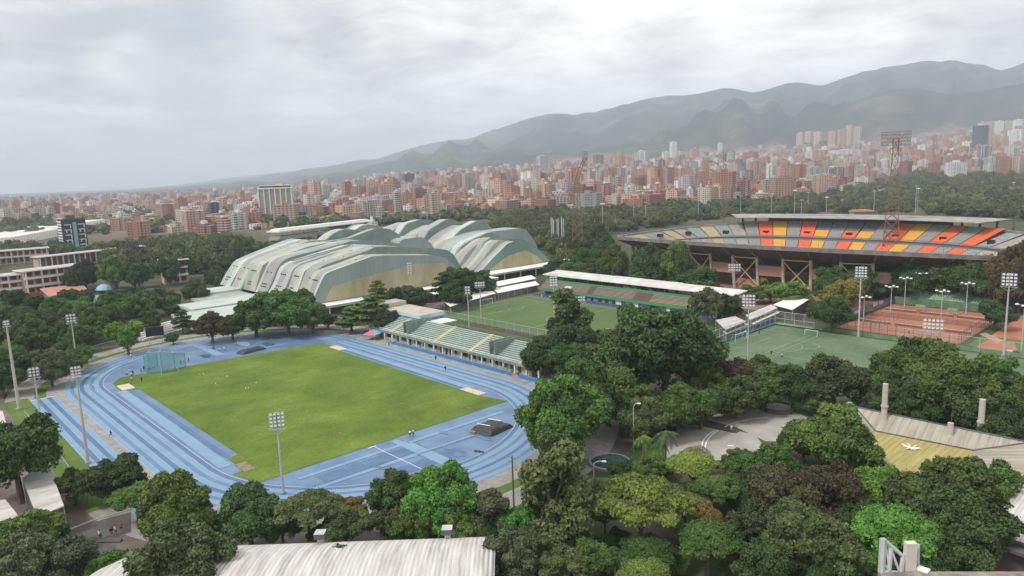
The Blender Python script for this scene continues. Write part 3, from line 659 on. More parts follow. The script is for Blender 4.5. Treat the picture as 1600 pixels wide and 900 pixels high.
# ------------------------------------------------------------------ the big stadium
SX, SY, SA, SB = 17.0, 281.0, 112.0, 68.0
def RZ(th): return -4.2*abs(math.cos(th))**3
def sup(a, b_, n, th):
    c, s = math.cos(th), math.sin(th)
    return (abs(c)**(2/n)*a*(1 if c >= 0 else -1), abs(s)**(2/n)*b_*(1 if s >= 0 else -1))
sd_ = empty('stadium', (SX, SY, 0), label='huge open concrete football stadium with orange, yellow and grey seat blocks', cat='stadium')
M_or = mat('orange_seats', (0.66, 0.135, 0.05), (0.74, 0.19, 0.08), .7, .7)
M_ye = mat('amber_seats', (0.62, 0.34, 0.045), (0.70, 0.42, 0.09), .7, .7)
M_gy = mat('mauve_grey_seats', (0.27, 0.255, 0.25), (0.34, 0.325, 0.315), .7, .8)
def mat_mixseat(name, cs, sc=0.9):
    m = bpy.data.materials.new(name); m.use_nodes = True; t = m.node_tree; b = t.nodes['Principled BSDF']; b.inputs['Roughness'].default_value = .8
    tcn = t.nodes.new('ShaderNodeTexCoord'); vo = t.nodes.new('ShaderNodeTexVoronoi'); vo.inputs['Scale'].default_value = sc
    t.links.new(tcn.outputs['Object'], vo.inputs['Vector']); sp = t.nodes.new('ShaderNodeSeparateColor'); t.links.new(vo.outputs['Color'], sp.inputs[0])
    c = ramp(t, sp.outputs[0], [(i/len(cs), c_) for i, c_ in enumerate(cs)], 'CONSTANT'); t.links.new(c, b.inputs['Base Color']); return m
M_mx = mat_mixseat('mixed_seats', [(0.30, 0.31, 0.33), (0.34, 0.34, 0.30), (0.46, 0.40, 0.22), (0.30, 0.31, 0.34), (0.42, 0.33, 0.24)])
M_my = mat_mixseat('mixed_yellow_seats', [(0.48, 0.38, 0.16), (0.36, 0.34, 0.30), (0.52, 0.42, 0.18), (0.40, 0.36, 0.28)])
M_mg = mat_mixseat('mixed_grey_seats', [(0.27, 0.29, 0.30), (0.33, 0.34, 0.34), (0.36, 0.36, 0.34), (0.25, 0.27, 0.28)])
M_aisle = mat('aisle_blue', (0.13, 0.14, 0.19), (0.17, 0.175, 0.205), .6)
NS = 64; NEX = 2.35
def tier(th0, th1, o0, z0, o1, z1, rows, m, name, riser=None):
    """rows of seats between two offsets in from the rim"""
    b = MB(); K = 4
    for r in range(rows):
        f0, f1 = r/rows, (r+1)/rows
        oa, ob = o0+(o1-o0)*f0, o0+(o1-o0)*f1; za = z0+(z1-z0)*f0
        for k in range(K):
            ta, tb_ = th0+(th1-th0)*k/K, th0+(th1-th0)*(k+1)/K
            pa, pb = sup(SA-oa, SB-oa, NEX, ta), sup(SA-oa, SB-oa, NEX, tb_); qa, qb = sup(SA-ob, SB-ob, NEX, ta), sup(SA-ob, SB-ob, NEX, tb_)
            b.face([(*qa, za), (*qb, za), (*pb, za), (*pa, za)], m)
            zn = z0+(z1-z0)*f1
            b.face([(*qb, za), (*qa, za), (*qa, zn), (*qb, zn)], riser or m)
    return b.build(name, sd_)
def arc_th(n):    # equal arc length parameters round the rim
    T = [i/2000*2*math.pi for i in range(2001)]; P = [sup(SA, SB, NEX, t) for t in T]; S = [0]
    for p, q in zip(P, P[1:]): S.append(S[-1]+math.hypot(p[0]-q[0], p[1]-q[1]))
    out = []; j = 0
    for i in range(n+1):
        g = S[-1]*i/n
        while j < 1999 and S[j+1] < g: j += 1
        out.append(T[j]+(T[j+1]-T[j])*((g-S[j])/max(1e-6, S[j+1]-S[j])))
    return out
TH = arc_th(NS)
seq_main = [M_gy, M_or, M_ye, M_gy, M_or, M_ye, M_gy, M_or, M_ye, M_gy, M_or, M_ye, M_gy, M_or]
far_ids = []
for i in range(NS):
    thm = (TH[i]+TH[i+1])/2; p = sup(SA, SB, NEX, thm)
    far = p[1] > 20 and -70 < p[0] < 74
    near = p[1] < -30
    if far: far_ids.append((p[0], i))
far_ids.sort(); fmap = {i: k for k, (_, i) in enumerate(far_ids)}
for i in range(NS):
    thm = (TH[i]+TH[i+1])/2; p = sup(SA, SB, NEX, thm)
    g = (TH[i+1]-TH[i])*0.025
    if i in fmap:
        m = seq_main[(fmap[i]) % 14]; top = 22.5+RZ(thm)*.6
    elif p[1] < -30: m = [M_mg, M_gy][i % 2]; top = 21.6+RZ(thm)
    else: m = [M_mx, M_mg, M_my, M_mg, M_mx, M_my][i % 6]; top = 21.0+RZ(thm)
    if p[1] > -30:
        centre = i in fmap and 4 < fmap[i] < 9
        if centre:
            tier(TH[i]+g, TH[i+1]-g, 9.0, 18.0, 17.0, 14.2, 9, m, 'seat_block')
            tier(TH[i]+g, TH[i+1]-g, 1.0, top, 9.0, 18.05, 9, M_gy, 'seat_block', M_aisle)
        else:
            tier(TH[i]+g, TH[i+1]-g, 1.0, top, 17.0, 14.2+RZ(thm)*.3, 16, m, 'seat_block')
        tier(TH[i]+g, TH[i+1]-g, 19.0, 12.6, 33.0, 5.0, 12, m if i in fmap else [M_mx, M_mg, M_my][i % 3], 'seat_block')
    if i % 3 == 1 and p[1] > -20:
        q = sup(SA-12.6, SB-12.6, NEX, thm); b = MB(); b.box(q[0]-1.5, q[0]+1.5, q[1]-1.3, q[1]+1.3, 15.2, 17.2, M_dark); b.build('stair_exit', sd_)
def loft(name, secs, m, closed=True, n=128):
    b = MB()
    for (oa, za), (ob, zb) in secs:
        for k in range(n):
            t0, t1 = 2*math.pi*k/n, 2*math.pi*(k+1)/n
            pa, pb = sup(SA-oa, SB-oa, NEX, t0), sup(SA-oa, SB-oa, NEX, t1); qa, qb = sup(SA-ob, SB-ob, NEX, t0), sup(SA-ob, SB-ob, NEX, t1)
            f = lambda z, t: z + RZ(t)*min(1, max(0, (z-11)/9.0))
            b.face([(*pa, f(za, t0)), (*pb, f(za, t1)), (*qb, f(zb, t1)), (*qa, f(zb, t0))], m)
    return b.build(name, sd_)
loft('rim_beam', [((-.8, 20.3), (-.8, 22.1)), ((-.8, 22.1), (.9, 22.1)), ((.9, 22.1), (.9, 20.9)), ((-.8, 20.3), (.9, 20.0))], mat('rim_concrete', (0.13, 0.12, 0.11), (0.22, 0.21, 0.20), .3))
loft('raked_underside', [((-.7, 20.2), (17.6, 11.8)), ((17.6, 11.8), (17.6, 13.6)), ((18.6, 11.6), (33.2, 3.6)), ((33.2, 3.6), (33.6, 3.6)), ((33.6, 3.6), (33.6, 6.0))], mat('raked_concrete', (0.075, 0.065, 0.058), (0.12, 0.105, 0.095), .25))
loft('base_aisles', [((.8, 20.6), (17.2, 13.4)), ((18.6, 12.3), (33.2, 4.6))], M_aisle)
loft('parapet_rail', [((16.9, 13.9), (16.9, 15.0)), ((18.9, 12.3), (18.9, 13.5))], M_aisle)
loft('inner_wall', [((22, 0), (22, 8))], mat('brick_wall', (0.27, 0.13, 0.095), (0.35, 0.19, 0.14), .3))
b = MB(); b.face([(*sup(SA-29, SB-29, NEX, 2*math.pi*k/64), .3) for k in range(64)], M_turf); b.build('playing_field', sd_)
# roof over the far stand: thin slab carried by deep ribs behind
b = MB(); n = 48; t0, t1 = math.radians(55), math.radians(131)
ring_o = [sup(SA+5, SB+6, NEX, t0+(t1-t0)*k/n) for k in range(n+1)]; ring_i = [sup(SA-12.0, SB-12.5, NEX, t0+(t1-t0)*k/n) for k in range(n+1)]
for k in range(n):
    A_, B_, C_, D_ = ring_o[k], ring_o[k+1], ring_i[k+1], ring_i[k]
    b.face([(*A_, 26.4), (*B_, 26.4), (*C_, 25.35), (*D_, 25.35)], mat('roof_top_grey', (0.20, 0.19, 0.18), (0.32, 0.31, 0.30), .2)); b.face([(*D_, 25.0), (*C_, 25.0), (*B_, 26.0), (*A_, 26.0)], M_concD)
    b.face([(*D_, 25.0), (*D_, 25.35), (*C_, 25.35), (*C_, 25.0)], mat('roof_edge_concrete', (0.26, 0.25, 0.24), (0.36, 0.35, 0.33), .4)); b.face([(*B_, 26.0), (*B_, 26.4), (*A_, 26.4), (*A_, 26.0)], M_conc)
b.build('roof', sd_)
b = MB()
for k in range(0, n, 3):
    o_, i_ = ring_o[k], ring_i[k]; b.box(o_[0]-.5, o_[0]+.5, o_[1]-1, o_[1], 0, 26.2, M_concD)
for k in range(9, n-9):
    A_ = sup(SA-1, SB-1, NEX, t0+(t1-t0)*k/n); B_ = sup(SA-1, SB-1, NEX, t0+(t1-t0)*(k+1)/n)
    b.face([(*A_, 20.5), (*B_, 20.5), (*B_, 26.1), (*A_, 26.1)], M_dark)
b.build('roof_supports', sd_)
# leaning columns, diagonal braces and brick panels round the side facing the pitches
Mcol = mat('pale_column', (0.42, 0.36, 0.28), (0.52, 0.46, 0.37), .5); Mbrace = mat('ochre_brace', (0.50, 0.36, 0.18), (0.58, 0.44, 0.25), .5)
Mbrk = mat('salmon_brick_panel', (0.36, 0.20, 0.155), (0.43, 0.26, 0.20), .4); Mcvr = mat('stadium_raker', (0.15, 0.125, 0.105), (0.21, 0.18, 0.155), .4)
NC = 44; TC = arc_th(NC); cpos = []
for i in range(NC):
    th = TC[i]; pb = sup(SA-9.5, SB-9.5, NEX, th); pt = sup(SA-7.5, SB-7.5, NEX, th); pr = sup(SA+.3, SB+.3, NEX, th); pi_ = sup(SA-17, SB-17, NEX, th)
    cpos.append((pb, pt))
    if pb[1] > 30: continue
    b = MB(); b.bar((*pb, 0), (*pt, 16.0+RZ(th)), .75, Mcol, 8, r2=.62); b.build('column', sd_)
    b = MB(); b.bar((*pi_, 10.0), (*pr, 20.2+RZ(th)), .5, Mcvr, 4); b.build('raker', sd_)
for i in range(NC):
    j = (i+1) % NC; (pb, pt), (qb, qt) = cpos[i], cpos[j]
    if pb[1] > 0: continue
    if i % 2 == 0:
        b = MB(); mid = lambda a, c, f: (a[0]+(c[0]-a[0])*f, a[1]+(c[1]-a[1])*f)
        b.bar((*pb, 1.5), (*qt, 14.6), .28, Mbrace, 6); b.bar((*qb, 1.5), (*pt, 14.6), .28, Mbrace, 6); b.bar((*pt, 15.0), (*qt, 15.0), .3, Mbrace, 6); b.build('cross_brace', sd_)
        b = MB(); d = Vector((qb[0]-pb[0], qb[1]-pb[1], 0)); nrm = Vector((d.y, -d.x, 0)).normalized()*-1.2
        b.face([(pb[0]+nrm.x, pb[1]+nrm.y, 0), (qb[0]+nrm.x, qb[1]+nrm.y, 0), (qb[0]+nrm.x, qb[1]+nrm.y, 4.6), (pb[0]+nrm.x, pb[1]+nrm.y, 4.6)], Mbrk); b.build('brick_panel', sd_)
    else:
        b = MB(); d = Vector((qb[0]-pb[0], qb[1]-pb[1], 0)); nrm = Vector((d.y, -d.x, 0)).normalized()
        P4 = [(pb[0], pb[1]), (qb[0], qb[1])]
        for z0, z1 in ((7.0, 11.6),):
            A_ = (pb[0]+(pt[0]-pb[0])*.5, pb[1]+(pt[1]-pb[1])*.5); B_ = (qb[0]+(qt[0]-qb[0])*.5, qb[1]+(qt[1]-qb[1])*.5)
            b.prism([(A_[0], A_[1]), (B_[0], B_[1]), (B_[0]-nrm.x*3, B_[1]-nrm.y*3), (A_[0]-nrm.x*3, A_[1]-nrm.y*3)], z0, z1, Mbrk)
        b.build('brick_panel', sd_)
for k in range(56):
    th = 2*math.pi*k/56; p = sup(SA+.6, SB+.6, NEX, th); b = MB()
    if k % 2: continue
    b.bar((*p, 21.5+RZ(th)), (*p, (25.0 if k % 3 else 27)+RZ(th)), .06, M_concD, 4)
    b.build('rim_post', sd_)
# ------------------------------------------------------------------ trees
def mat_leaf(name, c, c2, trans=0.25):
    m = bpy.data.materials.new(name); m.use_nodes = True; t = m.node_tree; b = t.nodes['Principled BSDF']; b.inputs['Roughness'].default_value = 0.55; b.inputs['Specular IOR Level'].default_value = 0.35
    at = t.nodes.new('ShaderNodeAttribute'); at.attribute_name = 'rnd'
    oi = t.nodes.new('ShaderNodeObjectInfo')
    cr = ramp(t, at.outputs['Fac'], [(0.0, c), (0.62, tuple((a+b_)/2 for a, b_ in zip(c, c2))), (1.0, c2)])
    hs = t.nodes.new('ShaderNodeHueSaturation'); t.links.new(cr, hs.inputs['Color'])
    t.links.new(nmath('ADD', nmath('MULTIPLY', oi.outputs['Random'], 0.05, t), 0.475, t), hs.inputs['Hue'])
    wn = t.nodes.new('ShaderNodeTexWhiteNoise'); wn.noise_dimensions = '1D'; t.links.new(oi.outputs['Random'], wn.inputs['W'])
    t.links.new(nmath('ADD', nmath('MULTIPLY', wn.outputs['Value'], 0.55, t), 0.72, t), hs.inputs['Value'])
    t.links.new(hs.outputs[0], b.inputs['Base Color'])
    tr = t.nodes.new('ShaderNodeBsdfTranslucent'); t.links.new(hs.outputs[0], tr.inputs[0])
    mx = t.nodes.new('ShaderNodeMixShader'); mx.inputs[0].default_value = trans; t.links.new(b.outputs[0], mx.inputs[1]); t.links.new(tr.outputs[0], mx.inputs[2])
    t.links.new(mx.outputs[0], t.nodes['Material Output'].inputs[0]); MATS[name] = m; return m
LEAF = {
 'dark':   mat_leaf('leaf_dark', (0.024, 0.050, 0.015), (0.092, 0.156, 0.034)),
 'green':  mat_leaf('leaf_green', (0.035, 0.074, 0.016), (0.138, 0.231, 0.041)),
 'bright': mat_leaf('leaf_bright', (0.050, 0.120, 0.018), (0.164, 0.336, 0.051)),
 'lime':   mat_leaf('leaf_lime', (0.072, 0.120, 0.022), (0.270, 0.365, 0.061)),
 'olive':  mat_leaf('leaf_olive', (0.042, 0.062, 0.021), (0.151, 0.194, 0.061)),
 'grey':   mat_leaf('leaf_grey', (0.053, 0.068, 0.034), (0.172, 0.209, 0.100)),
 'brown':  mat_leaf('leaf_brown', (0.044, 0.043, 0.021), (0.145, 0.120, 0.051)),
 'orange': mat_leaf('leaf_orange', (0.145, 0.127, 0.030), (0.276, 0.194, 0.043)),
}
WORD = {'dark': 'dark green', 'green': 'mid green', 'bright': 'fresh bright green', 'lime': 'yellow green', 'olive': 'olive', 'grey': 'dusty grey green', 'brown': 'brownish', 'orange': 'orange tinged'}
M_bark = mat('bark', (0.09, 0.07, 0.055), (0.16, 0.13, 0.105), 2.0, .95)
M_barkp = mat('pale_bark', (0.22, 0.20, 0.17), (0.32, 0.29, 0.25), 2.0, .95)
def crown_mesh(name, lobes, nq, ls, seed, flat=0.0, stray=0.10, core=0.72, thin=1.0):
    """lobes: (x, y, z, r, squash).  Leaf-sized quads cover the outer skin of every lobe; a rough inner body stops most see-through"""
    g = np.random.default_rng(seed); L = np.array(lobes, float)
    area = L[:, 3]**2; cnt = np.maximum(8, (nq*area/area.sum()).astype(int)); P = []; Nn = []; RN = []
    for i, (x, y, z, r, sq) in enumerate(lobes):
        k = cnt[i]; d = g.normal(size=(k, 3)); d /= np.linalg.norm(d, axis=1)[:, None]
        d[:, 2] = np.where((d[:, 2] < -0.25) & (g.random(k) < 0.7), -d[:, 2], d[:, 2])
        rr = r*(1 + g.normal(size=k)*0.055 + (g.random(k) < stray)*g.random(k)*0.28)
        bump = 1+0.15*np.sin(d[:, 0]*7+seed+i)*np.sin(d[:, 1]*6+i*2)+0.09*np.sin(d[:, 2]*11+i)
        p = np.stack([x+d[:, 0]*rr*bump, y+d[:, 1]*rr*bump, z+d[:, 2]*rr*bump*sq], 1)
        keep = np.ones(k, bool)
        for j, (x2, y2, z2, r2, s2_) in enumerate(lobes):
            if j == i: continue
            q = (p-[x2, y2, z2])/[1, 1, s2_]; keep &= (np.linalg.norm(q, axis=1) > r2*0.80)
        P.append(p[keep]); Nn.append(d[keep]); RN.append(np.clip(g.random()*0.55+g.random(keep.sum())*0.45, 0, 1))
    P = np.concatenate(P); D = np.concatenate(Nn); RN = np.concatenate(RN); n = len(P)
    nr = D*0.7 + g.normal(size=(n, 3))*0.62 + [0, 0, 0.35+flat]; nr /= np.linalg.norm(nr, axis=1)[:, None]
    a = np.cross(nr, g.normal(size=(n, 3))); a /= np.linalg.norm(a, axis=1)[:, None]; b_ = np.cross(nr, a)
    s = ls*(0.6+0.8*g.random(n))[:, None]; el = 0.62
    droop = -nr*s*0.18
    v = np.stack([P-a*s*.5-b_*s*.5*el, P+a*s*.5-b_*s*.5*el+droop, P+a*s*.5+b_*s*.5*el, P-a*s*.5+b_*s*.5*el+droop], 1).reshape(-1, 3)
    V = v.tolist(); F = [(4*i, 4*i+1, 4*i+2, 4*i+3) for i in range(n)]; A = np.repeat(RN, 4).tolist()
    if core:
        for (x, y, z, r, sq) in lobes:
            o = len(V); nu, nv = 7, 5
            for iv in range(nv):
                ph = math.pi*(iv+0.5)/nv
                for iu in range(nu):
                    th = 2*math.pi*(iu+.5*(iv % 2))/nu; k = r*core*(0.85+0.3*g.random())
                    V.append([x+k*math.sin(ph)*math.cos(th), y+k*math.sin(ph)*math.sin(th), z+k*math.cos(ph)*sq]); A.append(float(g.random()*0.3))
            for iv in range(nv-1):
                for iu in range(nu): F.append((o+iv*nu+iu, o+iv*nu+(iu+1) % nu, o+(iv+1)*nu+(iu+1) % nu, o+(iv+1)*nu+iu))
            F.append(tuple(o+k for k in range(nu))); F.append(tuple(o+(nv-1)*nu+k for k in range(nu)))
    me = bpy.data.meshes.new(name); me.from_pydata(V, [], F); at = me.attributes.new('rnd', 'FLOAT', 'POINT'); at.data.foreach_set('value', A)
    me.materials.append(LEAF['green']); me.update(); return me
def lobes_round(seed, n=34, Rr=5.0, H=4.2, zc=6.2, rmin=1.1, rmax=2.1):
    g = random.Random(seed); L = []
    for i in range(n):
        th = g.random()*2*math.pi; u = g.uniform(-0.6, 1.0); rr = math.sqrt(max(0, 1-u*u*0.9)); k = g.uniform(.62, .98) if i > n*0.2 else g.uniform(.1, .5)
        r = g.uniform(rmin, rmax)*(1 if rmax > 2.2 else g.uniform(.7, 1.05)); kk = (Rr-r*.8)*g.uniform(.82, 1.06)
        L.append((math.cos(th)*rr*kk*k, math.sin(th)*rr*kk*k, zc+u*(H-r*.7)*(k if u > 0 else .8), r, g.uniform(.75, .95)))
    return L
def lobes_clump(seed, ns=6, n=17, Rr=5.0, zc=4.5):
    # several sub-crowns of unequal size and height, each a cluster of small leafy tufts
    g = random.Random(seed); L = [(0, 0, zc-.4, 2.3, .9)]
    for s in range(ns):
        a = 2*math.pi*s/ns+g.uniform(-.5, .5); k = g.uniform(.38, .62) if s else .12; R1 = Rr*g.uniform(.36, .52); cx, cy, cz = math.cos(a)*Rr*k, math.sin(a)*Rr*k, zc+g.uniform(-1.1, 1.5)+(.9 if s == 0 else 0)
        L.append((cx, cy, cz-.2, R1*.72, .9))
        for i in range(n):
            th = g.random()*2*math.pi; u = g.uniform(-.55, 1.0); rr = math.sqrt(max(0, 1-u*u)); r = g.uniform(.62, 1.15); kk = R1*g.uniform(.82, 1.12)
            L.append((cx+math.cos(th)*rr*kk, cy+math.sin(th)*rr*kk, cz+u*kk*.85, r, g.uniform(.7, .95)))
    return L
def lobes_flat(seed, n=40, Rr=6.0, zc=7.4):
    g = random.Random(seed); L = []
    for i in range(n):
        th = g.random()*2*math.pi; k = math.sqrt(g.random()); r = g.uniform(.8, 1.5)
        L.append((math.cos(th)*k*(Rr-r), math.sin(th)*k*(Rr-r), zc+(1-k*k)*1.7+g.uniform(-.5, .5), r, g.uniform(.42, .6)))
    return L
def lobes_layer(seed):
    g = random.Random(seed); L = []
    for z, Rr, n in ((3.2, 4.2, 13), (4.9, 4.6, 14), (6.6, 3.8, 11), (8.2, 2.6, 7), (9.4, 1.3, 3)):
        for i in range(n):
            th = 2*math.pi*i/n+g.uniform(-.3, .3); k = g.uniform(.35, 1); r = g.uniform(.8, 1.25)
            L.append((math.cos(th)*k*(Rr-r*.6), math.sin(th)*k*(Rr-r*.6), z+g.uniform(-.3, .3), r, .34))
    return L
def lobes_tall(seed, n=30):
    g = random.Random(seed); L = []
    for i in range(n):
        th = g.random()*2*math.pi; z = g.uniform(1.8, 11.0); w_ = 3.1*math.sin(math.pi*min(1, (z-.6)/11.4))**.6; k = g.uniform(.3, 1); r = g.uniform(.8, 1.5)
        L.append((math.cos(th)*k*w_, math.sin(th)*k*w_, z, r, .95))
    return L
def trunk_mesh(name, top, spread, seed, thick=.36, nb=6, crownr=4.0, mt=None):
    g = random.Random(seed); b = MB(); mt = mt or M_bark
    h1 = top*.42; lean = Vector((g.uniform(-.3, .3), g.uniform(-.3, .3), 0))
    b.bar((0, 0, -.15), lean*.5+Vector((0, 0, h1*.5)), thick*1.15, mt, 8, thick*.85); b.bar(lean*.5+Vector((0, 0, h1*.5)), lean+Vector((0, 0, h1)), thick*.85, mt, 8, thick*.7)
    for i in range(nb):
        a = 2*math.pi*i/nb+g.uniform(-.4, .4); rr = crownr*g.uniform(.4, .72)
        p = lean+Vector((math.cos(a)*rr*.45, math.sin(a)*rr*.45, h1+(top-h1)*.32)); q = lean+Vector((math.cos(a)*rr, math.sin(a)*rr, h1+(top-h1)*g.uniform(.5, .8)))
        b.bar(lean+Vector((0, 0, h1*.96)), p, thick*.48, mt, 6, thick*.33); b.bar(p, q, thick*.33, mt, 5, thick*.1)
        q2 = p+Vector((math.cos(a+.9)*rr*.4, math.sin(a+.9)*rr*.4, (top-h1)*.3)); b.bar(p, q2, thick*.25, mt, 4, thick*.07)
    b.bar(lean+Vector((0, 0, h1*.96)), lean+Vector((g.uniform(-.5, .5), g.uniform(-.5, .5), top*.86)), thick*.55, mt, 6, thick*.12)
    me_o = b.build(name); me = me_o.data; bpy.data.objects.remove(me_o); return me
PROTO = {}
def proto(key, lobes, nq, ls, seed, Rr, H, top, thick=.36, mt=None, **kw):
    PROTO[key] = (crown_mesh('crown', lobes, nq, ls, seed, **kw), trunk_mesh('trunk', top, Rr, seed, thick, crownr=Rr*.8, mt=mt), Rr, H)
for i in range(4): proto('round%d' % i, lobes_clump(11+i, 5+i % 3), 42000, .27, 11+i, 5.0, 4.7, 7.4)
for i in range(3): proto('small%d' % i, lobes_clump(31+i, 4, 11, 5.0, 4.3), 20000, .36, 31+i, 5.0, 4.6, 7.2)
for i in range(3): proto('loose%d' % i, lobes_round(51+i, 40, 5.4, 4.2, 5.0, .8, 1.45), 21000, .28, 51+i, 5.0, 5.0, 7.9, core=.5, stray=.22)
for i in range(2): proto('flat%d' % i, lobes_flat(61+i, 44, 6.0, 5.6), 22000, .27, 61+i, 6.0, 5.8, 6.8, flat=.35, core=.6)
for i in range(2): proto('layer%d' % i, lobes_layer(71+i), 10000, .38, 71+i, 4.4, 5.8, 9.4, flat=.5, core=.55)
for i in range(2): proto('tall%d' % i, lobes_tall(81+i), 9500, .38, 81+i, 3.4, 6.2, 11.0, core=.6)
# palm: arching fronds, each a folded strip of leaflets
def palm_mesh(seed, nf=17, L=3.2, h=6.5):
    g = random.Random(seed); V = []; F = []; A = []
    for i in range(nf):
        a = 2*math.pi*i/nf*1.0+g.uniform(-.15, .15); up = g.uniform(.15, 1.0); pts = []
        for k in range(9):
            t = k/8; r = L*t*(1-.12*t); z = h+up*2.2*t-(1.6+1.5*(1-up))*t*t*1.5
            pts.append(Vector((math.cos(a)*r, math.sin(a)*r, z)))
        side = Vector((-math.sin(a), math.cos(a), 0))
        for k in range(8):
            for s in (-1, 1):
                for j in range(2):
                    p = pts[k].lerp(pts[k+1], j*.5); w_ = .95*math.sin(math.pi*min(1, (k+j*.5+.6)/9))+.1
                    q = p+side*s*w_+(pts[k+1]-pts[k])*.9-Vector((0, 0, w_*.38)); o = len(V)
                    V.extend([tuple(p), tuple(p+(pts[k+1]-pts[k])*.42), tuple(q)]); F.append((o, o+1, o+2)); A += [g.random()]*3
    me = bpy.data.meshes.new('crown'); me.from_pydata(V, [], F); at = me.attributes.new('rnd', 'FLOAT', 'POINT'); at.data.foreach_set('value', A); me.materials.append(LEAF['green'])
    b = MB(); b.bar((0, 0, -.1), (.1, 0, h*.5), .22, M_barkp, 8, .17); b.bar((.1, 0, h*.5), (0, 0, h+.2), .17, M_barkp, 8, .15); o = b.build('trunk'); tm = o.data; bpy.data.objects.remove(o)
    return me, tm
pm = palm_mesh(5); PROTO['palm0'] = (pm[0], pm[1], 3.0, 6.6); pm = palm_mesh(9, 14, 3.6, 7.5); PROTO['palm1'] = (pm[0], pm[1], 3.4, 7.6)
KINDN = {'round': ('broadleaf_tree', 'broad round'), 'small': ('small_tree', 'compact'), 'loose': ('loose_tree', 'loose feathery'), 'flat': ('umbrella_tree', 'wide flat topped'), 'layer': ('tiered_tree', 'tiered'), 'tall': ('slender_tree', 'tall narrow'), 'palm': ('palm_tree', 'feathery')}
TREES = []; LABN = {}
def zone(px, py):
    if py > 820: return 'at the bottom edge of the park'
    return ''
def tree_y(px, py, wpx, kind, colour, place, yt):
    key = kind+str(rng.randrange(4 if kind == 'round' else 3)); cm, tm, Rr, zc = PROTO[key]; d = ray(px, py); p = CAM+d*((yt-CAM.y)/d.y)
    s = wpx*depth(p)/FPX/2/Rr; zs = max(s*.8, min(s*2.2, max(3, p.z)/zc)); return put_tree(p.x, p.y, 0, key, s, zs, colour, place)
def tree(px, py, wpx, kind, colour, place, hk=1.0, zk=1.0, name=None, ymin=None):
    """px, py: middle of the crown in the photograph; wpx its width there"""
    key = kind + str(rng.randrange({'round': 4, 'small': 3, 'loose': 3, 'flat': 2, 'layer': 2, 'tall': 2, 'palm': 2}[kind]))
    cm, tm, Rr, zc = PROTO[key]; p = G(px, py, 6)
    for _ in range(4):
        rad = wpx*depth(p)/FPX/2; s = rad/Rr; zs = s*(1+(hk-1)*.5)
        p = G(px, py, zc*zs)
    if ymin and p.x < 120: return tree_y(px, py, wpx, kind, colour, place, rng.uniform(229, 236) if p.x > 60 else rng.uniform(190, 205))
    return put_tree(p.x, p.y, 0, key, s, zs, colour, place)
def put_tree(x, y, z, key, s, zs, colour, place, size=None):
    kind = key[:-1]; cm, tm, Rr, zc = PROTO[key]; nm, ad = KINDN[kind]
    d = math.hypot(x-CAM.x, y-CAM.y); rad = Rr*s
    sz = size or ('big ' if rad > 6.5 else 'small ' if rad < 3.2 else '')
    lab = '%s%s %s tree %s' % (sz, ad, WORD[colour], place) if kind != 'palm' else '%s%s palm %s' % (sz, WORD[colour], place)
    o = empty(nm, (x, y, z), rng.random()*6.28, lab, 'palm' if kind == 'palm' else 'tree'); o.scale = (s, s, zs)
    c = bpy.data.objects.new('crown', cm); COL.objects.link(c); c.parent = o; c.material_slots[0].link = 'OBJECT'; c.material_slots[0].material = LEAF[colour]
    t = bpy.data.objects.new('trunk', tm); COL.objects.link(t); t.parent = o
    TREES.append((o, x, y, rad)); LABN.setdefault(lab, []).append(o); return o
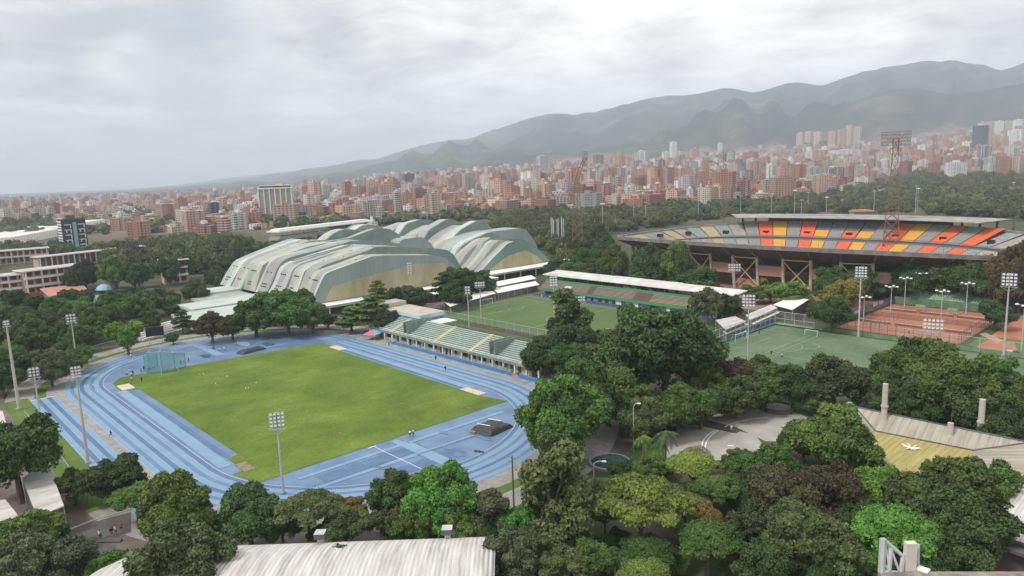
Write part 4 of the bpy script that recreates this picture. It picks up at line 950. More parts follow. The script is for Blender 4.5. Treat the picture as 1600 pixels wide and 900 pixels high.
T = [
 # bottom left
 (22,705,150,'loose','green','beside the white shed roofs at the left edge',1.3), (115,757,66,'loose','green','between the shed and the sprint lanes',1), (175,750,88,'round','dark','against the near end of the sprint lanes',1),
 (48,838,96,'round','green','below the left edge sheds',1), (12,842,70,'round','olive','at the lower left edge',1), (22,888,120,'loose','grey','in the bottom left corner',1), (105,878,100,'loose','grey','beside the bottom left road',1), (165,892,70,'small','bright','in front of the arched white roof end',1),
 (212,775,84,'flat','bright','over the street lamp by the sprint lanes',1), (268,797,128,'round','green','at the lower left bend of the track',1.1), (255,770,70,'loose','lime','on top of the lower left bend trees',1),
 (285,885,165,'loose','olive','in front of the left half of the arched white roof',1), (388,805,112,'round','dark','below the left bend of the track',1), (340,822,60,'small','green','behind the left roof vent',1),
 (480,795,112,'flat','olive','at the middle of the lower track bend',1.2), (440,822,70,'loose','olive','behind the middle roof vent',1), (540,795,62,'small','orange','beside the lower track bend',1), (538,822,78,'round','olive','behind the arched white roof',1), (505,832,50,'small','green','behind the arched white roof',1),
 (622,772,92,'round','dark','in the pair above the right roof vent',1.25), (610,818,70,'small','olive','beside the right roof vent',1), (690,778,118,'round','bright','in the pair above the right roof vent',1.25), (655,825,80,'small','green','beside the right roof vent',1), (715,820,80,'round','green','behind the right end of the arched white roof',1),
 (762,800,84,'loose','grey','right of the bright pair by the track',1.2), (750,835,60,'small','dark','right end of the arched white roof',1), (810,818,76,'round','bright','right of the arched white roof',1),
 (795,880,112,'loose','grey','overlapping the right end of the arched white roof',1), (465,890,60,'loose','dark','in front of the arched roof, bottom centre',1), (525,892,58,'tall','green','in front of the arched roof, bottom centre',.6),
 # centre right mass
 (880,655,140,'round','green','at the right bend of the track',1.35), (905,620,120,'round','green','above the right bend of the track',1.3), (950,612,110,'round','green','between the track bend and the avenue',1.2), (930,580,90,'round','dark','between the track bend and the avenue',1.2), (850,680,80,'small','bright','leaning over the track bend',1.2),
 (985,595,84,'loose','lime','beside the curved street lamp',1.1), (985,635,90,'round','green','beside the curved street lamp',1.1), (1040,548,182,'round','dark','between the two artificial pitches',1.15), (985,540,96,'round','dark','left of the giant round tree',1.0), (1090,560,90,'round','dark','right of the giant round tree',1.0), (1000,505,80,'small','dark','on top of the giant round tree',1.3),
 (885,505,62,'tall','dark','behind the near end of the green grandstand',1.0), (890,535,90,'loose','dark','behind the near end of the green grandstand',1.1), (850,555,70,'round','dark','at the near end of the green grandstand',1.0), (885,562,70,'round','green','beside the near end of the green grandstand',1.0), (835,568,40,'small','lime','at the near end of the green grandstand',1.0), (925,535,50,'loose','olive','by the edge of the football pitch',1),
 (1060,640,90,'round','green','on the avenue verge',1.1), (1010,655,80,'round','olive','on the avenue verge',1.1), (1105,600,70,'loose','lime','left of the training pitch',1.1), (1095,635,80,'round','green','left of the paved plaza',1), (1150,592,80,'loose','brown','at the corner of the training pitch',1.1), (1150,618,80,'round','dark','above the paved plaza',1.0), (1195,605,84,'round','green','along the edge of the training pitch',1), (1190,570,50,'small','green','along the edge of the training pitch',1),
 (1240,605,84,'round','dark','along the edge of the training pitch',1), (1305,595,100,'loose','olive','along the edge of the training pitch',1.2), (1340,605,70,'small','bright','along the edge of the training pitch',1.2), (1270,620,60,'round','green','above the sunken round court',1), (1350,590,50,'small','dark','along the edge of the training pitch',1),
 (1428,575,112,'round','green','over the middle of the training pitch edge',1.3), (1400,618,90,'round','dark','behind the tallest concrete mast',1.2), (1490,612,130,'round','green','between the two tall concrete masts',1.2), (1545,605,110,'round','green','behind the right concrete mast',1.2), (1590,625,90,'round','green','at the right edge behind the concrete mast',1.2), (1470,645,70,'round','dark','between the two tall concrete masts',1.1), (1560,660,110,'round','dark','behind the right concrete mast',1.0), (1450,560,60,'small','green','on the training pitch edge',1.4), (1590,665,70,'round','dark','at the right edge behind the concrete mast',1),
 # foreground right
 (865,775,110,'tall','olive','left of the round pool',1.0), (870,720,72,'tall','dark','between the track and the round pool',.8), (905,770,70,'round','olive','below the round pool',1), (840,800,70,'loose','olive','left of the round pool',1.1), (968,736,50,'small','dark','leaning over the rim of the round pool',.9), (1012,735,60,'round','green','beside the round pool',1),
 (1000,785,165,'flat','lime','below the round pool',1.25), (945,800,80,'flat','green','below the round pool',1.1), (1070,790,80,'flat','lime','below the paved plaza',1.2), (1085,728,90,'flat','lime','at the lower rim of the paved plaza',1.1), (1120,765,90,'flat','green','below the paved plaza',1.1), (1105,845,120,'flat','green','with the flame coloured top at bottom centre right',1.2), (1110,815,56,'small','orange','on top of the flat green tree, bottom centre right',1.9),
 (1010,862,100,'flat','green','at the bottom beside the lamp post',1.1), (1008,898,96,'flat','lime','on the bottom edge beside the lamp post',1.1), (885,855,70,'flat','bright','among the bottom centre trees',1), (830,862,80,'loose','olive','among the bottom centre trees',1), (930,872,80,'loose','green','among the bottom centre trees',1), (880,895,90,'loose','olive','on the bottom edge, centre',1), (770,895,60,'small','grey','on the bottom edge, centre',1),
 (1165,770,80,'round','dark','below the paved plaza',1), (1205,735,96,'round','green','at the lower right of the paved plaza',1.1), (1303,690,128,'round','green','left of the yellow roof',1.15), (1256,690,70,'round','dark','right of the paved plaza',1.1), (1345,720,80,'round','green','left of the yellow roof',1.1), (1165,735,70,'round','green','below the paved plaza',1), (1150,720,50,'small','green','below the paved plaza',1),
 (1225,790,130,'round','brown','in the dark mass right of centre',1.2), (1290,770,120,'loose','brown','in the dark mass right of centre',1.2), (1190,820,100,'round','olive','in the dark mass right of centre',1.1), (1265,850,140,'round','olive','above the bottom right lamp',1.1), (1200,880,110,'round','dark','beside the bottom right lamp',1), (1335,820,90,'round','dark','in the dark mass right of centre',1.1),
 (1370,762,84,'loose','bright','below the yellow roof',1.2), (1400,830,150,'flat','bright','above the roof antenna',1.3), (1350,880,90,'loose','bright','left of the roof antenna',1), (1410,778,80,'round','green','below the yellow roof',1.0), (1488,785,165,'round','dark','in front of the beige roof',1.0), (1440,800,90,'round','green','in front of the beige roof',1.0), (1545,762,96,'loose','green','in front of the beige roof',1.1), (1462,742,56,'round','green','below the yellow roof',1.0), (1480,830,150,'round','dark','right of the roof antenna',1.1), (1530,830,90,'round','green','beside the red court',1), (1592,795,50,'round','grey','at the right edge beside the white roof',1), (1290,895,90,'round','dark','on the bottom edge left of the roof antenna',1), (1430,880,110,'round','dark','behind the roof antenna',1), (1510,880,80,'small','green','beside the red court',1),
 # beside the sports halls
 (398,494,76,'round','green','in the bright clump before the ribbed hall',.8), (448,486,88,'round','bright','in the bright clump before the ribbed hall',.9), (488,494,64,'round','green','in the bright clump before the ribbed hall',.8), (424,478,66,'round','bright','in the bright clump before the ribbed hall',.9), (470,476,60,'round','green','in the bright clump before the ribbed hall',.9), (580,486,70,'layer','green','at the far end of the green grandstand',.5), (548,496,52,'layer','green','at the far end of the green grandstand',.4), (600,500,50,'small','dark','at the far end of the green grandstand',1.0),
 (590,457,40,'layer','green','in front of the tan wall',1.0), (628,462,46,'small','dark','beside the announcer building',1), (655,468,44,'round','dark','beside the announcer building',1), (695,448,50,'layer','dark','behind the football pitch end sheds',1), (722,442,60,'round','green','behind the football pitch end sheds',1.1), (755,442,48,'small','green','behind the football pitch end sheds',1), (710,462,50,'small','dark','behind the football pitch end sheds',1),
 (330,510,56,'round','brown','below the low stepped roofs',1), (362,510,44,'round','dark','below the low stepped roofs',1), (284,500,34,'layer','dark','in front of the white bleacher',1.0), (270,528,24,'small','dark','beside the scoreboard',.8), (512,500,34,'small','green','in the bright clump before the ribbed hall',.8),
 (1105,478,62,'loose','grey','at the near end of the white roofed stand',1.1), (1140,480,50,'loose','dark','at the near end of the white roofed stand',1), (1320,462,72,'round','orange','between the stadium and the clay courts',1.1), (1300,490,64,'round','dark','left of the clay courts',1), (1340,440,60,'round','green','between the stadium and the clay courts',1), (1555,490,54,'round','dark','beside the small green seats',1),
 (1290,430,60,'round','green','in front of the stadium columns',1), (1240,460,60,'small','lime','in front of the stadium columns',.6), (1205,455,50,'small','lime','in front of the stadium columns',.6), (1175,458,46,'small','green','in front of the stadium columns',.6),
]
T += [(945,852,44,'small','green','in the undergrowth at bottom centre',.7), (905,838,40,'small','olive','in the undergrowth at bottom centre',.7), (862,835,46,'small','green','in the undergrowth at bottom centre',.7), (1052,878,50,'small','green','in the undergrowth at bottom centre',.7), (968,838,40,'small','dark','in the undergrowth at bottom centre',.7), (1150,885,56,'small','olive','in the undergrowth at bottom centre',.7), (1162,850,50,'small','dark','in the undergrowth at bottom centre',.7), (820,842,44,'small','green','in the undergrowth at bottom centre',.7), (1075,840,44,'small','bright','in the undergrowth at bottom centre',.7), (925,760,36,'small','green','below the round pool',.7), (1040,735,40,'small','bright','at the lower rim of the paved plaza',.7), (70,800,50,'small','green','between the left edge sheds',.8), (88,838,44,'small','dark','below the left edge sheds',.8), (130,885,60,'small','green','beside the bottom left road',.8)]
for t_ in T: tree(t_[0], t_[1], t_[2], t_[3], t_[4], t_[5], t_[6])
for px, py in [(1127,418), (1155,408), (1178,428), (1195,432), (1212,428), (1230,432), (1255,428), (1145,400)]: tree(px, py, 19, 'palm', 'lime', 'in front of the stadium columns')
for px, py, w_, c in [(1040,675,50,'olive'), (1005,682,40,'bright'), (1088,700,50,'grey'), (1030,690,36,'bright')]: tree(px, py, w_, 'palm', c, 'on the lawn between the avenue and the plaza')

for q_ in [(870,415,44),(900,428,58),(935,420,66),(972,424,60),(1004,428,64),(1042,418,84),(1082,434,76),(1108,444,46),(885,408,46),(924,398,56),(960,402,50),(1012,402,56),(1058,400,56),(1025,440,50),(945,440,50)]:
    tree_y(q_[0], q_[1]+14, q_[2], 'round', rng.choice(['dark', 'dark', 'green']), 'between the white roofed stand and the stadium', rng.uniform(177, 198))
for q_ in [(1298,442,54),(1336,428,66),(1385,428,70),(1430,428,74),(1480,428,84),(1530,428,84),(1575,424,76),(1604,404,60),(1362,452,50),(1410,450,50),(1592,452,50),(1310,468,40)]:
    tree(q_[0], q_[1]+8, q_[2], rng.choice(['round', 'round', 'loose']), rng.choice(['dark', 'green', 'olive', 'green', 'brown' if q_[0] > 1500 else 'dark']), 'in the belt between the stadium and the clay courts', 1.4, ymin=231)
def in_stadium(x, y): return (abs(x-17)/118)**2.35+(abs(y-281)/75)**2.35 < 1
# belts of trees: filled at random inside outlines, keeping their distance
def inside(x, y, P):
    c = False; n = len(P)
    for i in range(n):
        x0, y0 = P[i]; x1, y1 = P[(i+1) % n]
        if (y0 > y) != (y1 > y) and x < (x1-x0)*(y-y0)/(y1-y0)+x0: c = not c
    return c
def belt(poly, n, radii, kinds, colours, place, hk=(1, 1.3), sep=1.35):
    P = [(G(*q).x, G(*q).y) for q in poly]; xs = [p[0] for p in P]; ys = [p[1] for p in P]; got = 0; out = []
    for _ in range(n*60):
        if got >= n: break
        x, y = rng.uniform(min(xs), max(xs)), rng.uniform(min(ys), max(ys))
        if not inside(x, y, P) or in_stadium(x, y): continue
        rad = rng.uniform(*radii)
        if any((x-a)**2+(y-b_)**2 < ((rad+r)*0.5*sep)**2 for _, a, b_, r in TREES): continue
        k = rng.choice(kinds); key = k+str(rng.randrange({'round': 4, 'small': 3, 'loose': 3, 'flat': 2, 'layer': 2, 'tall': 2}[k])); s = rad/PROTO[key][2]
        put_tree(x, y, 0, key, s, s*rng.uniform(*hk), rng.choice(colours), place); got += 1
    return got
DG = ['dark', 'dark', 'green', 'green', 'olive']
nb = []
nb.append(belt([(-30,500), (60,505), (150,500), (240,512), (250,545), (205,560), (130,590), (60,620), (-30,655)], 30, (3.8, 6.5), ['round', 'round', 'small', 'loose'], ['dark', 'green', 'olive', 'green', 'bright'], 'in the grove left of the upper track bend'))
nb.append(belt([(-30,488), (120,490), (280,475), (330,470), (330,445), (360,450), (290,492), (240,512), (60,510), (-30,520)], 26, (4, 6.5), ['round', 'round', 'small', 'loose'], DG, 'in the belt between the small school field and the track'))
nb.append(belt([(120,462), (270,452), (275,445), (118,452)], 7, (6.5, 8.0), ['round'], ['dark', 'green'], 'in the dense row behind the small school field', (1.2, 1.5)))
nb.append(belt([(275,452), (370,440), (380,415), (420,400), (270,405)], 14, (5, 8), ['round', 'round', 'loose'], DG, 'left of the ribbed hall', (1, 1.3)))
nb.append(belt([(870,440), (870,405), (900,385), (1110,400), (1150,440), (1130,452), (1000,433)], 8, (5, 8.2), ['round', 'round', 'small'], ['dark', 'dark', 'green'], 'between the white roofed stand and the stadium', (1.2, 1.5)))
nb.append(belt([(1270,470), (1290,435), (1400,425), (1650,425), (1650,455), (1560,468), (1480,455), (1420,458), (1350,475), (1310,490)], 8, (5, 7.5), ['round', 'round', 'small', 'loose'], DG+['brown'], 'in the belt between the stadium and the clay courts', (1.1, 1.5)))
nb.append(belt([(1270,500), (1290,480), (1310,480), (1320,490), (1290,505)], 2, (3, 4.5), ['small', 'round'], DG, 'beside the white tent roof'))
print('belts', nb, 'trees', len(TREES))
near_left = 300-len(TREES)
# ------------------------------------------------------------------ woods beyond the individual trees (one mass)
def lod(seed, nq, ls, core=.86):
    g = random.Random(seed); L = [(0, 0, 0.75, .72, .85)]
    for i in range(6):
        a = g.random()*6.28; L.append((math.cos(a)*.55, math.sin(a)*.55, g.uniform(.35, .95), g.uniform(.32, .5), .85))
    me = crown_mesh('lod', L, nq, ls, seed, core=core); nv = len(me.vertices)
    V = np.empty(nv*3); me.vertices.foreach_get('co', V); A = np.empty(nv); me.attributes['rnd'].data.foreach_get('value', A)
    F = [tuple(p.vertices) for p in me.polygons]; ln = np.array([len(f) for f in F]); idx = np.concatenate([np.array(f) for f in F]); bpy.data.meshes.remove(me)
    return V.reshape(-1, 3), A, ln, idx
LODS = [lod(100+i, 520, .17) for i in range(4)]; LODF = [lod(120+i, 70, .34, .92) for i in range(4)]
WV = []; WA = []; WL = []; WI = []; WO = 0
def wood_tree(x, y, z, rad, hgt, tone, far=False):
    global WO
    V, A, ln, idx = rng.choice(LODF if far else LODS); a = rng.random()*6.28; c, s = math.cos(a), math.sin(a)
    P = np.stack([x+(V[:, 0]*c-V[:, 1]*s)*rad, y+(V[:, 0]*s+V[:, 1]*c)*rad, z+V[:, 2]*hgt/1.4], 1)
    WV.append(P); WA.append(np.clip(A*.45+tone*.75, 0, 1)); WL.append(ln); WI.append(idx+WO); WO += len(V)
def wood_belt(poly, dens, rad, hgt, terr=False, far=False, tones=(0, 1)):
    P = []
    for q in poly:
        p = GT(*q) if terr else G(*q); P.append((p.x, p.y))
    xs = [p[0] for p in P]; ys = [p[1] for p in P]; ar = abs(sum(P[i][0]*P[(i+1) % len(P)][1]-P[(i+1) % len(P)][0]*P[i][1] for i in range(len(P))))/2
    n = int(ar*dens/(rad[0]+rad[1])**2*4/3.14); k = 0; t = 0
    while k < n and t < n*30:
        t += 1; x, y = rng.uniform(min(xs), max(xs)), rng.uniform(min(ys), max(ys))
        if inside(x, y, P):
            k += 1; r = rng.uniform(*rad); wood_tree(x, y, height(x, y), r, r*rng.uniform(*hgt), rng.uniform(*tones), far)
    return n
tot = [
 wood_belt([(-20,435), (0,405), (105,402), (145,402), (230,405), (370,395), (378,378), (300,378), (150,396), (95,394), (-20,388)], .75, (4, 7), (1.4, 1.9)),
 wood_belt([(150,408), (300,402), (385,392), (385,410), (340,425), (280,430), (150,425)], .7, (4, 8), (1.6, 2.3)),
 wood_belt([(380,392), (480,388), (560,380), (430,386)], .6, (3, 4), (1.1, 1.5)),
 wood_belt([(560,352), (690,345), (760,342), (830,345), (900,352), (960,345), (940,338), (870,336), (700,340), (680,345), (560,350)], .75, (5, 9), (1.2, 1.9)),
 wood_belt([(760,365), (860,400), (880,430), (930,395), (960,365), (950,345), (830,340)], .8, (4.5, 8), (1.6, 2.4)),
 wood_belt([(940,365), (1020,360), (1100,345), (1160,338), (1240,335), (1450,335), (1600,345), (1680,340), (1680,300), (1600,300), (1500,296), (1420,304), (1290,310), (1210,318), (1100,329), (1000,338), (930,341)], .62, (3.5, 10), (1.1, 1.8)),
 wood_belt([(1390,300), (1600,300), (1600,280), (1520,272), (1440,268), (1400,275)], .6, (6, 11), (1.4, 2.0), True),
 wood_belt([(370,396), (440,394), (500,388), (570,380), (560,374), (440,382), (380,388)], .8, (3, 4.2), (1.2, 1.7)),
 wood_belt([(160,398), (300,390), (400,388), (400,380), (300,377), (165,388)], .6, (4, 6), (1.3, 1.8)),
 wood_belt([(0,370), (90,365), (70,345), (0,350)], .35, (6, 10), (1.5, 2.0)),
]
print('woods', tot)
# street and garden trees all over the town, greener patches on the slope
nt_ = 0
for _ in range(5200):
    Y = 850*math.exp(rng.random()*1.52); px = rng.uniform(-60, 1660); X = (px-800)/FPX*Y
    n_ = noise.noise(Vector((X/260, Y/420, 5.0)))
    if n_ < .02 and rng.random() < .72: continue
    x, y = cam_uv(X, Y); r = rng.uniform(5, 13); wood_tree(x, y, height(x, y), r, r*rng.uniform(.9, 1.5), rng.random(), True); nt_ += 1
V = np.concatenate(WV); A = np.concatenate(WA); LN = np.concatenate(WL); IX = np.concatenate(WI)
me = bpy.data.meshes.new('distant_woods'); me.vertices.add(len(V)); me.vertices.foreach_set('co', V.ravel()); me.loops.add(len(IX)); me.loops.foreach_set('vertex_index', IX.astype(np.int32))
me.polygons.add(len(LN)); me.polygons.foreach_set('loop_start', np.concatenate([[0], np.cumsum(LN)[:-1]]).astype(np.int32)); me.update(calc_edges=True)
at = me.attributes.new('rnd', 'FLOAT', 'POINT'); at.data.foreach_set('value', A); me.materials.append(mat_leaf('leaf_woods', (0.024, 0.046, 0.016), (0.115, 0.15, 0.040)))
o = bpy.data.objects.new('distant_woods', me); COL.objects.link(o); o['kind'] = 'stuff'; o['label'] = 'woods and street trees beyond the sports grounds and through the town'
print('wood faces', len(LN))
# ------------------------------------------------------------------ buildings
def mat_facade(name, wall, win=(0.05, 0.055, 0.065), roof=(0.30, 0.27, 0.25), bay=3.4, fl=2.9, wx=(.22, .72), wz=(.32, .80), band=None, usecol=False, var=.25):
    m = bpy.data.materials.new(name); m.use_nodes = True; t = m.node_tree; b = t.nodes['Principled BSDF']; b.inputs['Roughness'].default_value = .8; b.inputs['Specular IOR Level'].default_value = .25
    tcn = t.nodes.new('ShaderNodeTexCoord'); sp = t.nodes.new('ShaderNodeSeparateXYZ'); t.links.new(tcn.outputs['Object'], sp.inputs[0])
    sn = t.nodes.new('ShaderNodeSeparateXYZ'); t.links.new(tcn.outputs['Normal'], sn.inputs[0])
    ax = nmath('ABSOLUTE', sn.outputs[0], None, t); ay = nmath('ABSOLUTE', sn.outputs[1], None, t); sel = nmath('GREATER_THAN', ax, ay, t)
    h = nmath('ADD', nmath('MULTIPLY', sel, sp.outputs[1], t), nmath('MULTIPLY', nmath('SUBTRACT', 1.0, sel, t), sp.outputs[0], t), t)
    fx_ = nmath('FRACT', nmath('DIVIDE', nmath('ADD', h, 500.0, t), bay, t), None, t); fz = nmath('FRACT', nmath('DIVIDE', nmath('ADD', sp.outputs[2], 300.0, t), fl, t), None, t)
    inx = nmath('MULTIPLY', nmath('GREATER_THAN', fx_, wx[0], t), nmath('LESS_THAN', fx_, wx[1], t), t); inz = nmath('MULTIPLY', nmath('GREATER_THAN', fz, wz[0], t), nmath('LESS_THAN', fz, wz[1], t), t)
    # some bays stay blank, per column of windows
    cell = nmath('FLOOR', nmath('DIVIDE', nmath('ADD', h, 500.0, t), bay, t), None, t)
    wn = t.nodes.new('ShaderNodeTexWhiteNoise'); wn.noise_dimensions = '2D'; cb = t.nodes.new('ShaderNodeCombineXYZ'); t.links.new(cell, cb.inputs[0]); oi = t.nodes.new('ShaderNodeObjectInfo'); t.links.new(oi.outputs['Random'], cb.inputs[1]); t.links.new(cb.outputs[0], wn.inputs['Vector'])
    keep = nmath('GREATER_THAN', wn.outputs['Value'], .22, t); w_ = nmath('MULTIPLY', nmath('MULTIPLY', inx, inz, t), keep, t)
    n_ = t.nodes.new('ShaderNodeTexNoise'); n_.inputs['Scale'].default_value = .09; n_.inputs['Detail'].default_value = 4; t.links.new(tcn.outputs['Object'], n_.inputs['Vector'])
    if usecol:
        ca = t.nodes.new('ShaderNodeAttribute'); ca.attribute_name = 'Col'; wc = ca.outputs['Color']
    else:
        rg = t.nodes.new('ShaderNodeRGB'); rg.outputs[0].default_value = (*wall, 1); wc = rg.outputs[0]
    hs = t.nodes.new('ShaderNodeHueSaturation'); t.links.new(wc, hs.inputs['Color']); t.links.new(nmath('ADD', nmath('MULTIPLY', n_.outputs[0], .5, t), .75, t), hs.inputs['Value'])
    col = hs.outputs[0]
    def mix(f, a, c):
        mx = t.nodes.new('ShaderNodeMixRGB'); t.links.new(f, mx.inputs[0]); t.links.new(a, mx.inputs[1])
        if isinstance(c, tuple): mx.inputs[2].default_value = (*c, 1)
        else: t.links.new(c, mx.inputs[2])
        return mx.outputs[0]
    if band: col = mix(nmath('LESS_THAN', fz, .24, t), col, band)
    col = mix(w_, col, win)
    up = nmath('GREATER_THAN', sn.outputs[2], .5, t)
    if usecol: col = mix(up, col, hs.outputs[0])
    else:
        rf = ramp(t, n_.outputs[0], [(.4, tuple(c*.75 for c in roof)), (.6, tuple(c*1.15 for c in roof))]); col = mix(up, col, rf)
    t.links.new(col, b.inputs['Base Color']); MATS[name] = m; return m
FB = {
 'brick': (mat_facade('brick_facade', (0.37, 0.19, 0.13)), 'orange brick'), 'red': (mat_facade('red_brick_facade', (0.27, 0.12, 0.09), band=(0.30, 0.22, 0.18)), 'red brick'),
 'pink': (mat_facade('pink_facade', (0.44, 0.26, 0.20), bay=3.0), 'pinkish brick'), 'tan': (mat_facade('tan_facade', (0.42, 0.32, 0.23), bay=3.8, band=(0.48, 0.42, 0.34)), 'tan'),
 'white': (mat_facade('white_facade', (0.60, 0.60, 0.58), bay=3.4), 'white'), 'grey': (mat_facade('grey_facade', (0.30, 0.30, 0.30), bay=3.2, band=(0.42, 0.42, 0.42)), 'grey'),
 'glass': (mat_facade('glass_facade', (0.10, 0.12, 0.145), (0.03, 0.04, 0.055), bay=2.2, wx=(.08, .92), wz=(.15, .9)), 'dark glass'), 'brown': (mat_facade('brown_facade', (0.20, 0.105, 0.08), bay=3.0), 'dark brown brick'),
 'band': (mat_facade('banded_facade', (0.50, 0.48, 0.46), (0.07, 0.075, 0.085), wx=(.04, .96), wz=(.38, .86)), 'white banded'), 'cage': (mat_facade('unfinished_facade', (0.33, 0.315, 0.30), (0.045, 0.045, 0.045), bay=4.5, wx=(.12, .88), wz=(.2, .92)), 'unfinished concrete'),
 'shade': (mat_facade('brick_white_facade', (0.34, 0.15, 0.10), band=(0.58, 0.55, 0.52), bay=4.2, wx=(.15, .8)), 'brick and white'),
}
M_slabw = mat('white_slab', (0.58, 0.57, 0.55), rough=.8); M_slabb = mat('brick_slab', (0.30, 0.15, 0.10), rough=.85); M_tile = mat('clay_tile', (0.24, 0.10, 0.06), (0.34, 0.16, 0.10), .4)
BL = []; SHOW = []
def hides(px, Y, hw, ytop):
    return any(Y < D_+5 and abs(px-c) < w_+hw*.7 and ytop < ym for c, w_, D_, ym in LMS)
def building(px0, px1, yt, yb, fk, label, D=None, opts=''):
    """px0..px1 width, yt top, yb foot in the photograph, on the terrain"""
    pc = (px0+px1)/2
    if D is None: p = GT(pc, yb)
    else:
        x, y = cam_uv((pc-800)/FPX*D, D); p = Vector((x, y, height(x, y)))
    if p is None: return None
    dp = depth(p); ht = max(4, (yb-yt)/FPX*dp) if D is None else 0
    if D is not None:
        d = ray(pc, yt); k = math.hypot(p.x-CAM.x, p.y-CAM.y)/math.hypot(d.x, d.y); ht = max(5, CAM.z+d.z*k-p.z)
    wd = (px1-px0)/FPX*dp; m, word = FB[fk]
    view = math.atan2(p.y-CAM.y, p.x-CAM.x); rot = view + rng.choice([-1, 1])*rng.uniform(.25, .7)
    if 'f' in opts: rot = view+.12
    a = wd/(abs(math.sin(rot-view))*.8+abs(math.cos(rot-view))); bb_ = a*(.8 if 'f' not in opts else .45)
    o = empty('apartment_building' if ht > 9 else 'low_building', p, rot, label, 'building')
    b = MB(); hx, hy = bb_/2, a/2
    if 's' in opts or ht < 10: b.box(-hx, hx, -hy, hy, -2, ht, m)
    else:
        b.box(-hx, hx, -hy*.42, hy*.42, -2, ht, m); b.box(-hx*.82, hx*.82, -hy, -hy*.42, -2, ht-(1.5 if rng.random() < .5 else 0), m); b.box(-hx*.82, hx*.82, hy*.42, hy, -2, ht-(3 if rng.random() < .3 else 0), m)
    b.build('wall', o)
    b = MB(); b.box(-hx*.95, hx*.95, -hy*.4, hy*.4, ht, ht+.8, M_slabw if fk in ('white', 'band', 'grey') else m); w2 = rng.uniform(.3, .5)
    b.box(-hx*w2, hx*w2, -hy*w2*.5, hy*w2*.5, ht+.8, ht+rng.uniform(2.6, 4.6), m if rng.random() < .6 else M_slabw); b.build('roof_hut', o)
    if ht > 20 and dp < 2600 and 'n' not in opts:
        b = MB(); z = 2.6; ms = M_slabw if rng.random() < .6 else M_slabb; yy = rng.choice([-1, 1])*hy*.2
        while z < ht-1: b.box(-hx-1.3, -hx+.1, yy-hy*.16, yy+hy*.16, z, z+.9, ms); b.box(-hx*.3, hx*.3, -hy-1.2 if rng else 0, -hy*.95, z, z+.9, ms); z += 2.9
        b.build('balconies', o)
    if rng.random() < .25 and ht > 18 and dp < 3000:
        b = MB(); b.bar((0, 0, ht), (0, 0, ht+rng.uniform(5, 9)), .22, M_conc, 4); b.build('antenna', o)
    BL.append((o, pc, yt)); SHOW.append(((px0+px1)/2, (px1-px0)/2, dp, (yt*2+yb)/3)); return o
